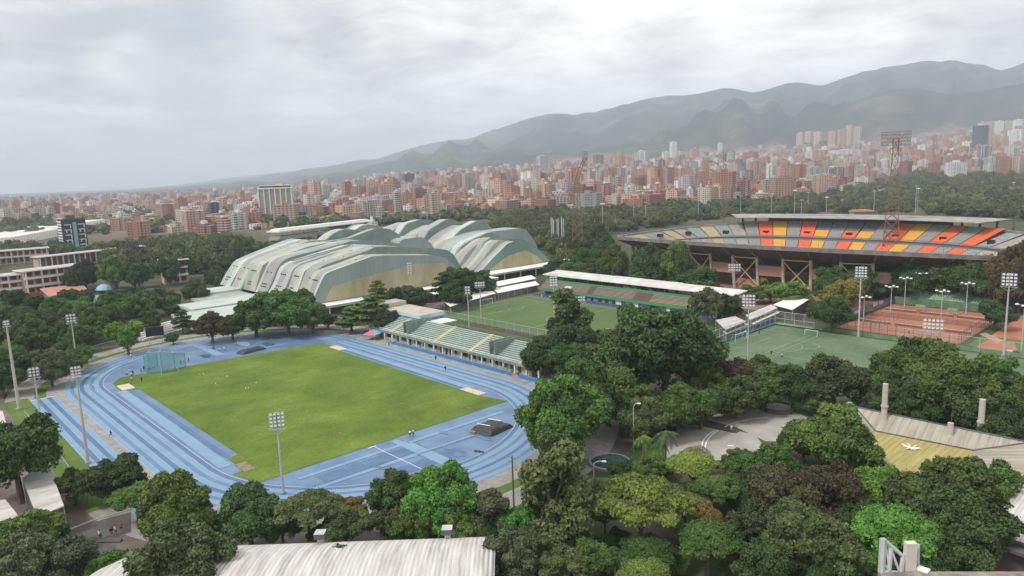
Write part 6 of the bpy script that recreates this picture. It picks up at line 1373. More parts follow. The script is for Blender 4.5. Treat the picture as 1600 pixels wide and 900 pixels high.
o = empty('utility_pole', G(803,792), 0, 'dark utility pole with cross arms below the right track bend', 'utility pole'); b = MB(); b.bar((0, 0, 0), (0, 0, 9.5), .16, M_concD, 6, .12); b.build('pole', o); b = MB(); b.bar((-.9, 0, 9.1), (.9, 0, 9.1), .06, M_concD, 4); b.bar((-.9, 0, 8.3), (.9, 0, 8.3), .06, M_concD, 4); b.build('crossarm', o)
o = empty('utility_pole', G(1073,592), 0, 'grey utility pole in front of the giant round tree', 'utility pole'); b = MB(); b.bar((0, 0, 0), (0, 0, 7.2), .16, M_conc, 6, .12); b.build('pole', o); b = MB(); b.bar((-1.2, 0, 6.8), (1.2, 0, 6.8), .08, M_conc, 4); b.build('crossarm', o)
# tall octagonal concrete posts of the tensile roof
for base, topy, lab in [((1380,676), 597, 'tall concrete mast at the corner of the yellow roof'), ((1530,700), 621, 'tall concrete mast on the right of the beige roof'), ((1483,700), 659, 'short concrete mast at the edge of the yellow roof'), ((1327,655), 628, 'short concrete mast above the left end of the beige roof')]:
    p = G(base[0], base[1], 2.5); p.z = 0; H_ = 2.5+(base[1]-topy)/FPX*depth(p); o = empty('concrete_mast', p, .3, lab, 'mast', 'concrete masts of the corrugated roof')
    b = MB(); b.bar((0, 0, 0), (0, 0, H_), .62, M_cp, 8, .52); b.build('shaft', o); b = MB(); b.bar((0, 0, H_*.62), (0, 0, H_*.62+.35), .72, M_cp, 8); b.build('collar', o); b = MB(); b.bar((.1, .1, H_), (.1, .1, H_+2.2), .05, M_concD, 4); b.build('spike', o)
# ------------------------------------------------------------------ corrugated roofs
def mat_corr(name, c1, c2, period, ang=0.0, dirt=(0.6, 0.58, 0.55)):
    m = bpy.data.materials.new(name); m.use_nodes = True; t = m.node_tree; b = t.nodes['Principled BSDF']; b.inputs['Roughness'].default_value = .6
    tcn = t.nodes.new('ShaderNodeTexCoord'); mp = t.nodes.new('ShaderNodeMapping'); mp.inputs['Rotation'].default_value = (0, 0, ang); t.links.new(tcn.outputs['Object'], mp.inputs[0]); sp = t.nodes.new('ShaderNodeSeparateXYZ'); t.links.new(mp.outputs[0], sp.inputs[0])
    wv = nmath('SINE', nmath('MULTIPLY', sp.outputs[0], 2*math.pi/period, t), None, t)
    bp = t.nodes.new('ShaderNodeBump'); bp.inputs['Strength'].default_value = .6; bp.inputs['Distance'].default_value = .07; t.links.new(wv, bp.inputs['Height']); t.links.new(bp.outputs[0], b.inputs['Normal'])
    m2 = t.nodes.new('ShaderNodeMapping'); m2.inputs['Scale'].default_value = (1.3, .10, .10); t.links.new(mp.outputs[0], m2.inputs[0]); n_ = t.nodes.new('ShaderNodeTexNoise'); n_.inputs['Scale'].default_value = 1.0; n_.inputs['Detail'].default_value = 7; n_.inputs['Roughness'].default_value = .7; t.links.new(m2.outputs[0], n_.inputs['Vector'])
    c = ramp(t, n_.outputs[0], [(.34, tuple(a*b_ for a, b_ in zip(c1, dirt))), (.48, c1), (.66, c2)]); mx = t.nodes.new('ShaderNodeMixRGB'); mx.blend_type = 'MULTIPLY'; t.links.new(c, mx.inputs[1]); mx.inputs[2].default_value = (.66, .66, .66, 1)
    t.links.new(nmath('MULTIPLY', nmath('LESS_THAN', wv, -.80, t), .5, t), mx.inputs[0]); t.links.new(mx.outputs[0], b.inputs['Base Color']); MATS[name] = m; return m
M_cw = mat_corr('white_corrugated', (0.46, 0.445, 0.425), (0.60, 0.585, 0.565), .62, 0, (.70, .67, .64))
ax = math.atan2(RG.y, RG.x)
c0 = cam_uv(-60.5, 93.0)
o = empty('arched_roof_hall', (c0[0], c0[1], 0), ax, 'long arched white corrugated roof along the bottom edge with three small vents', 'hall')
b = MB(); Lr = 57.0; n = 22; Rr_ = 15.0; Hh = 7.6
def arc(u, fall=0): # cross-section: y towards the far side
    a = math.pi*(.12+.76*u); return (-math.cos(a)*Rr_*.9-6.5, Hh-6.0+math.sin(a)*6.2)
xs_ = [0, .8, 2.2, 5, 9] + [9+(Lr-9)*k/20 for k in range(1, 21)]
def xf(x, u): # the left end is rounded off
    k = min(1, x/9.0); return math.sin(k*math.pi/2)**.5 if x < 9 else 1
V = []
for x in xs_:
    k = .35+.65*(xf(x, 0))
    for i in range(n+1):
        y, z = arc(i/n); V.append((x, -6.5+(y+6.5)*(.55+.45*xf(x, 0)), z*1.0-(1-xf(x, 0))*3.5))
F = [(a*(n+1)+i, (a+1)*(n+1)+i, (a+1)*(n+1)+i+1, a*(n+1)+i+1) for a in range(len(xs_)-1) for i in range(n)]
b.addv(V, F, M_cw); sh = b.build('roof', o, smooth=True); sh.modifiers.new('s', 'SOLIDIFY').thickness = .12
b = MB(); b.box(1, Lr-.5, -18, 5.5, 0, 4.4, M_concD); b.build('wall', o)
for xx in (15.5, 31.5, 50.5-.6):
    b = MB(); b.box(xx-.4, xx+.4, 2.6, 3.4, 4.4, 6.9, M_galv); b.box(xx-.75, xx+.75, 2.2, 3.8, 6.9, 7.7, M_concD, top=M_galv); b.build('roof_vent', o)
# beige and yellow sloping roof over the rink
M_cb = mat_corr('beige_corrugated', (0.30, 0.27, 0.22), (0.38, 0.35, 0.30), 1.5, R(0), (.75, .72, .68)); M_cy = mat_corr('yellow_corrugated', (0.31, 0.265, 0.085), (0.37, 0.325, 0.13), 1.1, 0, (.8, .78, .7)); M_cb2 = mat_corr('beige_corrugated_cross', (0.30, 0.27, 0.22), (0.38, 0.35, 0.30), 1.5, R(90), (.75, .72, .68))
def corner(px, py, z): q = G(px, py, z); return Vector((q.x, q.y, z))
o = empty('corrugated_roof', (0, 0, 0), 0, 'large beige corrugated roof sloping down to a sunken yellow panel', 'roof')
Y1, Y2, Y3, Y4 = corner(1368,674,3.6), corner(1520,704,3.6), corner(1500,800,3.6), corner(1340,740,3.6)
B1, B2, B3, B4 = corner(1336,636,6.2), corner(1610,692,6.2), corner(1640,770,5.5), corner(1300,720,5.5)
b = MB(); b.face([Y4, Y3, Y2, Y1], M_cy); b.build('yellow_panel', o)
b = MB(); b.face([Y1, Y2, B2, B1], M_cb); b.face([Y2, Y3, B3, B2], M_cb2); b.face([Y4, Y1, B1, B4], M_cb2); ob = b.build('beige_slopes', o)
Mside = M_concD; b = MB()
for p_, q_ in ((B1, B2), (B2, B3), (B4, B1)): b.face([(p_.x, p_.y, 0), (q_.x, q_.y, 0), (q_.x, q_.y, q_.z-.1), (p_.x, p_.y, p_.z-.1)], Mside)
b.face([(Y4.x, Y4.y, 0), (Y3.x, Y3.y, 0), (Y3.x, Y3.y, 3.5), (Y4.x, Y4.y, 3.5)], Mside); b.build('wall', o)
b = MB()
for p_, q_ in ((B1, B2), (Y1, Y2), (Y1, B1), (Y2, B2)): b.bar(p_+Vector((0, 0, .08)), q_+Vector((0, 0, .08)), .16, M_concD, 4)
b.build('gutter', o)
b = MB(); q = corner(1424,700,3.75)
for k in range(9): a = k*.7; b.bar(q, q+Vector((math.cos(a)*rng.uniform(1.2, 2.4), math.sin(a)*rng.uniform(.8, 1.8), .15)), .13, M_wht, 4)
tag(b.build('crumpled_tarpaulin'), 'crumpled white plastic heap lying on the yellow roof panel', 'tarpaulin')
# white roof and red court at the right edge
o = empty('shed', (0, 0, 0), 0, 'white roofed shed with a dark gutter at the right edge beside the beige roof', 'shed')
P = [corner(1532,828,5), corner(1604,748,5), corner(1700,760,5), corner(1640,860,5)]
b = MB(); b.prism([(p_.x, p_.y) for p_ in P], 4.6, 5.0, M_cw, M_concD); b.build('roof', o); b = MB(); b.prism([(p_.x*.98+P[2].x*.02, p_.y*.98+P[2].y*.02) for p_ in P], 0, 4.6, M_concD); b.build('wall', o)
o = empty('shed', (0, 0, 0), 0, 'dark sloping roof below the white shed at the right edge', 'shed')
P = [corner(1555,850,4), corner(1600,812,4), corner(1660,840,4), corner(1640,880,4)]
b = MB(); b.prism([(p_.x, p_.y) for p_ in P], 3.5, 4.0, M_concD); b.build('roof', o)
sheet('red_court', gpoly((1535,862), (1548,848), (1640,890), (1640,960), (1540,960)), .04, mat('red_floor', (0.26, 0.085, 0.055), (0.34, 0.12, 0.08), .4))
street_lamp((1592,890), 846, 1, 'thin pale post on the red court, bottom right', .2)
# near rooftop with parapet, truss frame and panel antenna
zt = 45.5
def near(px, py, z): q = G(px, py, z); return Vector((q.x, q.y, z))
o = empty('roof_parapet_building', (0, 0, 0), 0, 'top of a near building, only its concrete parapet showing at the bottom right edge', 'building')
a = near(1372, 893, zt); c = near(1640, 893, zt); d = (c-a).normalized(); nn = Vector((d.y, -d.x, 0))
if nn.dot(Vector((CAM.x, CAM.y, 0))-Vector((a.x, a.y, 0))) < 0: nn = -nn
Q = [a, c, c+nn*9, a+nn*9]
b = MB(); b.prism([(q.x, q.y) for q in Q], 0, zt-.5, M_concD, mat('near_wall', (0.20, 0.19, 0.17), (0.28, 0.27, 0.25), .6)); b.build('wall', o)
b = MB(); b.prism([(q.x, q.y) for q in (a, c, c+nn*.28, a+nn*.28)], zt-.5, zt, mat('mossy_coping', (0.15, 0.13, 0.11), (0.27, 0.24, 0.21), 2.2, .9, 6)); b.build('parapet', o)
o = empty('antenna_frame', (0, 0, 0), 0, 'galvanised triangular truss frame on the near rooftop, bottom right', 'frame')
def nb2(px, py, dn=0.0):
    dpt = depth(a); r_ = ray(px, py); k = (dpt+dn)/r_.dot(_d); return CAM+r_*k
for p_, q_, w_ in [((1380,842), (1377,895), .10), ((1392,856), (1389,892), .07), ((1380,842), (1412,870), .06), ((1412,866), (1407,896), .07), ((1392,858), (1405,892), .04), ((1382,848), (1391,892), .04), ((1380,880), (1391,893), .04), ((1376,893), (1412,896), .06)]:
    b = MB(); b.bar(nb2(*p_), nb2(*q_), w_, M_galv, 6); b.build('tube', o)
o = empty('panel_antenna', (0, 0, 0), 0, 'tall cream panel antenna on a bracket beside the truss frame', 'antenna')
P0, P1 = nb2(1421, 903), nb2(1422, 845); ctr = (P0+P1)/2; rg2 = RG
b = MB(); hw = .16; V = []
for z in (P0.z, P1.z):
    for s, t_ in ((-1, -1), (1, -1), (1, 1), (-1, 1)): q = ctr+RG*(s*hw)+FW*(t_*hw*.6); V.append((q.x, q.y, z))
b.addv(V, [(0, 1, 5, 4), (1, 2, 6, 5), (2, 3, 7, 6), (3, 0, 4, 7), (4, 5, 6, 7), (3, 2, 1, 0)], mat('antenna_cream', (0.55, 0.52, 0.46), rough=.5)); b.build('panel', o)
b = MB(); b.bar(nb2(1434, 905, .2), nb2(1435, 850, .2), .045, M_galv, 6); b.bar(nb2(1424, 872, .1), nb2(1434, 874, .2), .03, M_galv, 5); b.build('mount', o)
o = empty('equipment_box', (0, 0, 0), 0, 'small white equipment box on the parapet beside the antenna', 'box')
q = nb2(1442, 897); b = MB(); b.box(q.x-.16, q.x+.16, q.y-.14, q.y+.14, zt-.4, zt+.05, M_wht); b.build('cabinet', o)
# ------------------------------------------------------------------ plaza, pool, round court
M_plaza = mat('plaza_paving', (0.26, 0.25, 0.23), (0.38, 0.36, 0.335), .12, .9, 7)
sheet('plaza', gpoly((1040,716), (1038,692), (1052,676), (1072,664), (1112,664), (1180,680), (1196,700), (1170,716), (1090,722)), .06, M_plaza)
sheet('plaza_upper', gpoly((1098,655), (1130,645), (1180,640), (1225,640), (1262,652), (1240,690), (1196,690), (1150,668)), .065, M_plaza)
b = MB()
for k in (0, 1.0): line([tuple(G(*q).to_2d()) for q in [(1095+k*5,706), (1098+k*6,690), (1106+k*6,680), (1117+k*5,673)]], .085, .28, M_white, b)
line([tuple(G(*q).to_2d()) for q in [(1133,667), (1150,660), (1175,655), (1200,653)]], .085, .28, M_white, b); line([tuple(G(*q).to_2d()) for q in [(1138,697), (1145,697)]], .085, .4, M_white, b)
struct(b.build('plaza_markings'))
P = [G(*q) for q in [(1078,662), (1090,657), (1160,672), (1150,678)]]
o = empty('drain_channel', (0, 0, 0), 0, 'dark sunken channel crossing the paved plaza', 'channel'); b = MB(); b.prism([(p.x, p.y) for p in P], .0, .075, mat('wet_dark_paving', (0.06, 0.045, 0.035), (0.10, 0.075, 0.06), .6)); b.build('channel_floor', o)
def ringwall(o, cx, cy, r, w_, h_, m, name='rim', n=40):
    b = MB()
    for k in range(n):
        a0, a1 = 2*math.pi*k/n, 2*math.pi*(k+1)/n; p = lambda a, rr: (cx+math.cos(a)*rr, cy+math.sin(a)*rr)
        b.face([(*p(a0, r), h_), (*p(a1, r), h_), (*p(a1, r-w_), h_), (*p(a0, r-w_), h_)][::-1], m); b.face([(*p(a0, r), 0), (*p(a1, r), 0), (*p(a1, r), h_), (*p(a0, r), h_)], m); b.face([(*p(a1, r-w_), .0), (*p(a0, r-w_), .0), (*p(a0, r-w_), h_), (*p(a1, r-w_), h_)], m)
    return b.build(name, o)
p = G(953, 724); rr = 33/FPX*depth(p)
o = empty('round_pool', p, 0, 'shallow round pool with a pale rim and blue green water', 'pool'); ringwall(o, 0, 0, rr, .45, .5, M_conc)
b = MB(); b.face([(math.cos(2*math.pi*k/40)*(rr-.4), math.sin(2*math.pi*k/40)*(rr-.4), .32) for k in range(40)], mat('pool_water', (0.035, 0.075, 0.09), (0.10, 0.16, 0.18), .5, .04, 2, spec=.8)); b.build('water', o)
p = G(1215, 640); rr = 26/FPX*depth(p); o = empty('round_court', p, 0, 'grey round concrete disc with a dark rim behind the plaza', 'round court'); ringwall(o, 0, 0, rr, .6, 1.0, M_concD)
b = MB(); b.face([(math.cos(2*math.pi*k/40)*(rr-.55), math.sin(2*math.pi*k/40)*(rr-.55), .6) for k in range(40)], M_conc); b.build('disc', o)
sheet('lawn', gpoly((985,712), (1000,672), (1035,668), (1045,712), (1010,735)), .05, M_verge)
sheet('pool_lawn', gpoly((930,745), (960,748), (985,742), (975,790), (940,800)), .05, M_verge)
sheet('lower_left_road', gpoly((60,860), (95,838), (150,815), (205,800), (205,832), (150,850), (140,880), (60,880)), .05, M_asph)
sheet('dark_paving', gpoly((120,850), (185,840), (175,880), (120,885)), .045, M_concD)
o = empty('kerb', (0, 0, 0), 0, 'pale kerb along the road at the bottom left', 'kerb')
P = [G(*q) for q in [(95,834), (150,812), (205,797)]]; b = MB()
for a, c in zip(P, P[1:]): b.bar(a+Vector((0, 0, .1)), c+Vector((0, 0, .1)), .22, M_conc, 4)
b.build('kerb_stone', o)
P = [G(*q) for q in [(100,848), (140,848), (190,846)]]; o = empty('retaining_wall', (0, 0, 0), 0, 'dark low wall below the road, bottom left', 'wall'); b = MB()
for a, c in zip(P, P[1:]): b.bar(a+Vector((0, 0, .2)), c+Vector((0, 0, .2)), .4, M_concD, 4)
b.build('wall_body', o)
# white sheds at the left edge beside the sprint lanes
def shed(name, quad, z, label, cat='shed', roofm=None, wallm=None, ov=.4, tilt=0.0):
    o = empty(name, (0, 0, 0), 0, label, cat); Q = [corner(q[0], q[1], z) for q in quad]; b = MB(); c = sum((Vector((q.x, q.y, 0)) for q in Q), Vector())/len(Q)
    Z = [z+tilt*(1 if i in (0, 1) else -1) for i in range(len(Q))]
    b.face([(q.x, q.y, h_) for q, h_ in zip(Q, Z)], roofm or M_cw); b.face([(q.x, q.y, h_-.25) for q, h_ in zip(Q, Z)][::-1], M_concD)
    for i in range(len(Q)): j = (i+1) % len(Q); b.face([(Q[i].x, Q[i].y, Z[i]-.25), (Q[j].x, Q[j].y, Z[j]-.25), (Q[j].x, Q[j].y, Z[j]), (Q[i].x, Q[i].y, Z[i])], M_galv)
    b.build('roof', o); b = MB(); W = [(c.x+(q.x-c.x)*.9, c.y+(q.y-c.y)*.9) for q in Q]; b.prism(W, 0, z-.3-abs(tilt), wallm or mat('shed_wall', (0.09, 0.085, 0.08), (0.16, 0.15, 0.14), .5)); b.build('wall', o)
    for q in Q: b = MB(); b.bar((q.x+(c.x-q.x)*.03, q.y+(c.y-q.y)*.03, 0), (q.x+(c.x-q.x)*.03, q.y+(c.y-q.y)*.03, z-.3-abs(tilt)), .12, M_galv, 5); b.build('post', o)
    return o
shed('shed', [(-40,640), (4,642), (12,668), (-40,690)], 4.5, 'white roofed shed cut by the left edge, farther one'); shed('shed', [(35,748), (72,716), (100,790), (58,808)], 5, 'white roofed shed beside the left verge, under the big tree'); shed('shed', [(-40,790), (8,780), (48,830), (-20,850)], 4.4, 'lower white roofed shed touching the left edge')
shed('shed', [(-20,478), (12,474), (14,486), (-20,492)], 4.5, 'orange tiled hut in the trees at the left edge', roofm=M_tile)
# sheds at the goal ends of the two pitches
shed('dugout_shed', [(693,472), (765,454), (775,457), (703,478)], 3.6, 'long white canopy behind the left goal of the football pitch', roofm=M_wht, tilt=.25)
shed('dugout_shed', [(770,452), (836,440), (843,444), (778,457)], 3.6, 'long white canopy at the far left corner of the football pitch', roofm=M_wht, tilt=.25)
shed('walkway_roof', [(770,441), (830,430), (838,435), (778,447)], 4, 'upper white walkway roof below the folded hall', roofm=M_wht); shed('walkway_roof', [(770,450), (815,440), (822,443), (778,454)], 3, 'lower white walkway roof below the folded hall', roofm=M_wht)
shed('walkway_roof', [(664,458), (688,455), (690,460), (668,463)], 3.4, 'small white awning among trees before the tan wall', roofm=M_wht)
shed('pitch_side_shed', [(1118,500), (1148,494), (1166,502), (1134,515)], 4.2, 'grey roofed shed behind the training pitch goal, nearer one'); shed('pitch_side_shed', [(1165,492), (1205,476), (1215,481), (1172,500)], 4.2, 'grey roofed shed behind the training pitch goal, farther one')
shed('dugout_shed', [(1130,517), (1164,504), (1170,507), (1134,522)], 2.8, 'white lean to roof in front of the nearer grey shed', roofm=M_wht); shed('dugout_shed', [(1172,502), (1213,485), (1218,488), (1176,507)], 2.8, 'white lean to roof in front of the farther grey shed', roofm=M_wht)
o = shed('tent_roof', [(1208,476), (1245,460), (1272,463), (1238,484)], 4.5, 'white membrane tent roof beside the round dark tree', 'tent', roofm=M_wht)
shed('roof', [(1100,465), (1135,468), (1150,478), (1120,482)], 5, 'grey roof behind the grey green trees at the stand end', 'shed')
# bleachers, scoreboard
o = empty('bleacher', (0, 0, 0), 0, 'low stepped white bleacher behind the upper left bend of the track', 'bleacher')
A_, B_ = G(224,533), G(302,512); d = (B_-A_).normalized(); nn = Vector((-d.y, d.x, 0));
if nn.dot(A_-CAM) < 0: nn = -nn
for k in range(6):
    b = MB(); q0, q1 = A_+nn*(k*1.5), B_+nn*(k*1.5); b.prism([(q0.x, q0.y), (q1.x, q1.y), ((q1+nn*.8).x, (q1+nn*.8).y), ((q0+nn*.8).x, (q0+nn*.8).y)], 0, .7+k*.5, M_wht); b.build('bench_row', o)
o = empty('scoreboard', G(244,538), facing(G(244,538)), 'black scoreboard on legs in front of the white bleacher', 'scoreboard')
b = MB(); b.box(-.25, .25, -3.0, 3.0, 3.2, 6.6, M_dark); b.build('screen', o)
for yy in (-2.2, 2.2): b = MB(); b.bar((0, yy, 0), (0, yy, 3.2), .14, M_galv, 5); b.build('leg', o)
# little green seats by the clay courts
Msg = mat('mint_seats', (0.24, 0.46, 0.26), (0.32, 0.54, 0.34), 1)
o = empty('small_stand', (86, 223.6, 1.9), 0, 'small stand of light green seats in four blocks behind the clay courts', 'stand')
b = MB()
for k in range(6): b.box(-6, 26, k*1.6, (k+1)*1.6+.01*k, -1.9, .5+k*.55, M_conc)
b.build('steps', o)
for blk in range(4):
    b = MB()
    for k in range(6):
        for s_ in range(5): x = -4.6+blk*7.2+s_*1.0+k*.25; b.box(x, x+.62, k*1.6+.3, k*1.6+.85, .52+k*.55, .95+k*.55, Msg); b.box(x, x+.62, k*1.6+.85, k*1.6+.95, .52+k*.55, 1.35+k*.55, Msg)
    b.build('seat_block', o)['kind'] = 'stuff'
# ------------------------------------------------------------------ fences and nets
def mat_net(name, c, alpha, scale):
    m = bpy.data.materials.new(name); m.use_nodes = True; t = m.node_tree; b = t.nodes['Principled BSDF']; b.inputs['Base Color'].default_value = (*c, 1); b.inputs['Roughness'].default_value = .8
    tr = t.nodes.new('ShaderNodeBsdfTransparent'); mx = t.nodes.new('ShaderNodeMixShader'); mx.inputs[0].default_value = alpha; t.links.new(tr.outputs[0], mx.inputs[1]); t.links.new(b.outputs[0], mx.inputs[2]); t.links.new(mx.outputs[0], t.nodes['Material Output'].inputs[0]); return m
M_mesh = mat_net('wire_mesh', (0.22, 0.23, 0.23), .20, 1); M_netg = mat_net('green_net', (0.07, 0.30, 0.27), .42, 1); M_netd = mat_net('dark_windbreak', (0.05, 0.07, 0.06), .72, 1); M_netl = mat_net('pale_net', (0.45, 0.5, 0.5), .10, 1)
def fence(pts, h_, label, step=4, mesh=None, postm=None, rails=(1.0,), low=None, name='fence', pr=.06):
    o = empty(name, (pts[0][0], pts[0][1], 0), 0, label, 'fence'); ox, oy = pts[0]; b = MB(); mp_ = postm or M_galv; posts = []
    for (x0, y0), (x1, y1) in zip(pts, pts[1:]):
        x0 -= ox; x1 -= ox; y0 -= oy; y1 -= oy; L_ = math.hypot(x1-x0, y1-y0); n = max(1, int(L_/step))
        for k in range(n): posts.append((x0+(x1-x0)*k/n, y0+(y1-y0)*k/n))
        for f in rails: b.bar((x0, y0, h_*f), (x1, y1, h_*f), pr*.8, mp_, 4)
    posts.append((x1, y1)); b.build('rail', o); mb = MB()
    for (x0, y0), (x1, y1) in zip(pts, pts[1:]): mb.face([(x0-ox, y0-oy, .05), (x1-ox, y1-oy, .05), (x1-ox, y1-oy, h_), (x0-ox, y0-oy, h_)], mesh or M_mesh)
    mb.build('mesh_panel', o)
    for x, y in posts[:95]: b = MB(); b.bar((x, y, 0), (x, y, h_), pr, mp_, 4); b.build('post', o)
    if low: b = MB(); [b.bar((x0-ox, y0-oy, low[0]/2), (x1-ox, y1-oy, low[0]/2), low[0]/1.4, low[1], 4) for (x0, y0), (x1, y1) in zip(pts, pts[1:])]; b.build('base_wall', o)
    return o
ov = [p for p in oval(62.0, 16)]
fence([p for p in ov[17:34]][2:], 2.6, 'wire fence round the outside of the left bend path', 5)
fence([(UC-35, 62), (UC-HL, 62.0)], 2.6, 'short wire fence behind the far track bend', 5)
fence([tuple(G(*q).to_2d()) for q in [(40,655), (70,690), (108,742), (140,790)]], 2.2, 'wire fence on the verge beside the sprint lanes', 4)
fence([(58.0, 113), (58.0, 157.4)], 5.0, 'tall wire fence over a low blue wall at the left end of the training pitch', 3.4, rails=(1.0, .5), low=(.7, mat('teal_wall', (0.04, 0.13, 0.20), (0.07, 0.18, 0.26), .5)), pr=.09)
fence([(58.3, 157.6), (76, 157.6)], 5.0, 'tall wire fence over a green wall at the far left corner of the training pitch', 3.4, rails=(1.0, .5), low=(.8, mat('green_wall_paint2', (0.10, 0.20, 0.09), (0.16, 0.27, 0.13), .5)), pr=.09)
fence([(76, 158), (175, 158)], 1.3, 'low green wall along the far side of the training pitch', 6, mesh=mat('green_wall_paint', (0.10, 0.20, 0.09), (0.16, 0.27, 0.13), .5), postm=MATS['green_wall_paint'])
fence([(76.5, 163), (115.6, 163), (115.6, 200)], 4.0, 'tall wire fence along the near sides of the clay courts', 2.6, rails=(1.0, .5, .03), pr=.07, postm=M_concD)
fence([(76.2, 163), (76.2, 223)], 3.2, 'green windbreak fence with pale banners left of the clay courts', 4, mesh=M_netd, postm=mat('dark_green_post', (0.05, 0.10, 0.06), rough=.8))
fence([(76.2, 223), (116, 223)], 3.0, 'green windbreak fence behind the clay courts', 4, mesh=mat('green_screen', (0.09, 0.17, 0.09), (0.13, 0.22, 0.12), .4), postm=MATS['dark_green_post'])
b = MB(); o = empty('banner_row', (76.0, 163, 0), 0, 'row of pale advertising banners on the fence left of the clay courts', 'banners')
for k in range(9): b = MB(); b.box(.28, .34, 1.5+k*6, 6.0+k*6, 2.0, 3.1, rng.choice([M_blueA, M_blueD, M_galv, Mnb])); b.build('banner', o)
fence([(88.2, 166), (88.2, 192)], 3.0, 'dark net between the first two clay courts', 4, mesh=M_netl, postm=M_concD); fence([(78, 193.6), (115, 193.6)], 1.8, 'dark windbreak across the middle of the clay courts', 4, mesh=mat_net('thin_dark_net', (.06, .06, .06), .38, 1), postm=M_concD)
fence([(-62.5, 90), (-62.5, 149)], 3.4, 'wire fence behind the left goal of the football pitch', 4); fence([(-62, 89.5), (20, 89.5)], 3.0, 'wire fence along the near touchline of the football pitch', 4)
fence([(100, 157.6), (175, 157.6)], 4.5, 'high thin net along the far side of the training pitch', 7, mesh=M_netl)
# tennis nets and umpire huts
for i, (cx0, cy0) in enumerate([(80.0,169.5), (92.5,169.5), (104.8,169.5), (80.0,195.5), (92.5,195.5), (104.8,195.5)]):
    o = empty('tennis_net', (cx0+4, cy0+11.5, 0), 0, ['near left', 'near middle', 'near right', 'far left', 'far middle', 'far right'][i]+' tennis net on the clay courts', 'tennis net')
    b = MB(); b.face([(-5.5, 0, 0), (5.5, 0, 0), (5.5, 0, .95), (-5.5, 0, .95)], M_netd); b.build('net', o); b = MB(); b.bar((-5.5, 0, .95), (5.5, 0, .95), .05, M_wht, 4); b.build('tape', o)
    for sx in (-5.6, 5.6): b = MB(); b.bar((sx, 0, 0), (sx, 0, 1.05), .06, M_concD, 5); b.build('post', o)
for i, q in enumerate([(1438,487), (1488,493)]):
    p = G(*q); o = empty('shade_canopy', p, 0, ['left', 'right'][i]+' small green canopy between the clay courts', 'canopy'); b = MB(); b.box(-1.8, 1.8, -1.2, 1.2, 2.1, 2.6, mat('canopy_green', (0.10, 0.24, 0.12), (0.14, 0.30, 0.16), 1), taper=.8); b.build('canopy_top', o)
    for sx, sy in ((-1.6, -1), (1.6, -1), (1.6, 1), (-1.6, 1)): b = MB(); b.bar((sx, sy, 0), (sx, sy, 2.1), .06, M_galv, 4); b.build('leg', o)
# goals
def goal(p, rz, w_, h_, label):
    o = empty('goal', p, rz, label, 'goal'); b = MB(); r = .07 if w_ > 4 else .06
    b.bar((0, -w_/2, 0), (0, -w_/2, h_), r, M_white, 6); b.bar((0, w_/2, 0), (0, w_/2, h_), r, M_white, 6); b.bar((0, -w_/2, h_), (0, w_/2, h_), r, M_white, 6)
    for s in (-1, 1): b.bar((0, s*w_/2, h_), (-.8, s*w_/2, h_), r*.6, M_white, 4); b.bar((-.8, s*w_/2, h_), (-1.8, s*w_/2, 0), r*.6, M_white, 4)
    b.build('goal_frame', o); b = MB(); b.face([(-.8, -w_/2, h_), (-.8, w_/2, h_), (-1.8, w_/2, 0), (-1.8, -w_/2, 0)], M_netl); b.face([(0, -w_/2, h_), (0, w_/2, h_), (-.8, w_/2, h_), (-.8, -w_/2, h_)], M_netl); b.build('net', o)
goal((-58.5, 119.3, 0), 0, 7.3, 2.5, 'white goal at the left end of the football pitch'); goal((61, 128.3, 0), 0, 7.3, 2.5, 'white goal at the left end of the training pitch'); p = G(1267,525); goal((p.x, p.y, 0), R(-90), 4.2, 2.0, 'small white goal near the far side of the training pitch')
p = G(237,458); goal((p.x, p.y, 0), facing(p), 7.3, 2.4, 'white goal on the small school field, right one'); p = G(193,460); goal((p.x, p.y, 0), facing(p)+.9, 3.6, 2.2, 'small goal on the school field near the blue umbrella')
# netted cage on the track
p = G(258, 577); o = empty('throwing_cage', p, R(35), 'tall blue green netted throwing cage inside the upper left bend', 'cage'); pts = [(-5.4, 3.6, 4.6), (-4.6, -3.2, 5.6), (-1.4, -5.2, 7.2), (2.6, -4.6, 7.4), (4.8, -1.4, 6.2), (5.2, 3.2, 5.0)]; pts = [(x*1.0, y*1.0, z*.95) for x, y, z in pts]
for a, c in zip(pts, pts[1:]): b = MB(); b.face([(a[0], a[1], .1), (c[0], c[1], .1), (c[0], c[1], c[2]), (a[0], a[1], a[2])], M_netg); b.bar((a[0], a[1], a[2]), (c[0], c[1], c[2]), .05, M_galv, 4); b.bar((a[0], a[1], .15), (c[0], c[1], .15), .12, mat('cage_base_green', (0.03, 0.12, 0.11), rough=.8), 4); b.build('net_panel', o)
for a in pts: b = MB(); b.bar((a[0], a[1], 0), a, .11, mat('cage_post_teal', (0.10, 0.28, 0.26), rough=.6), 6); b.bar(a, (a[0]*.8, a[1]*.8, a[2]+.7), .07, M_galv, 5); b.bar((a[0], a[1], 2.5), (a[0]*1.35, a[1]*1.35, 0), .05, M_galv, 4); b.build('post', o)
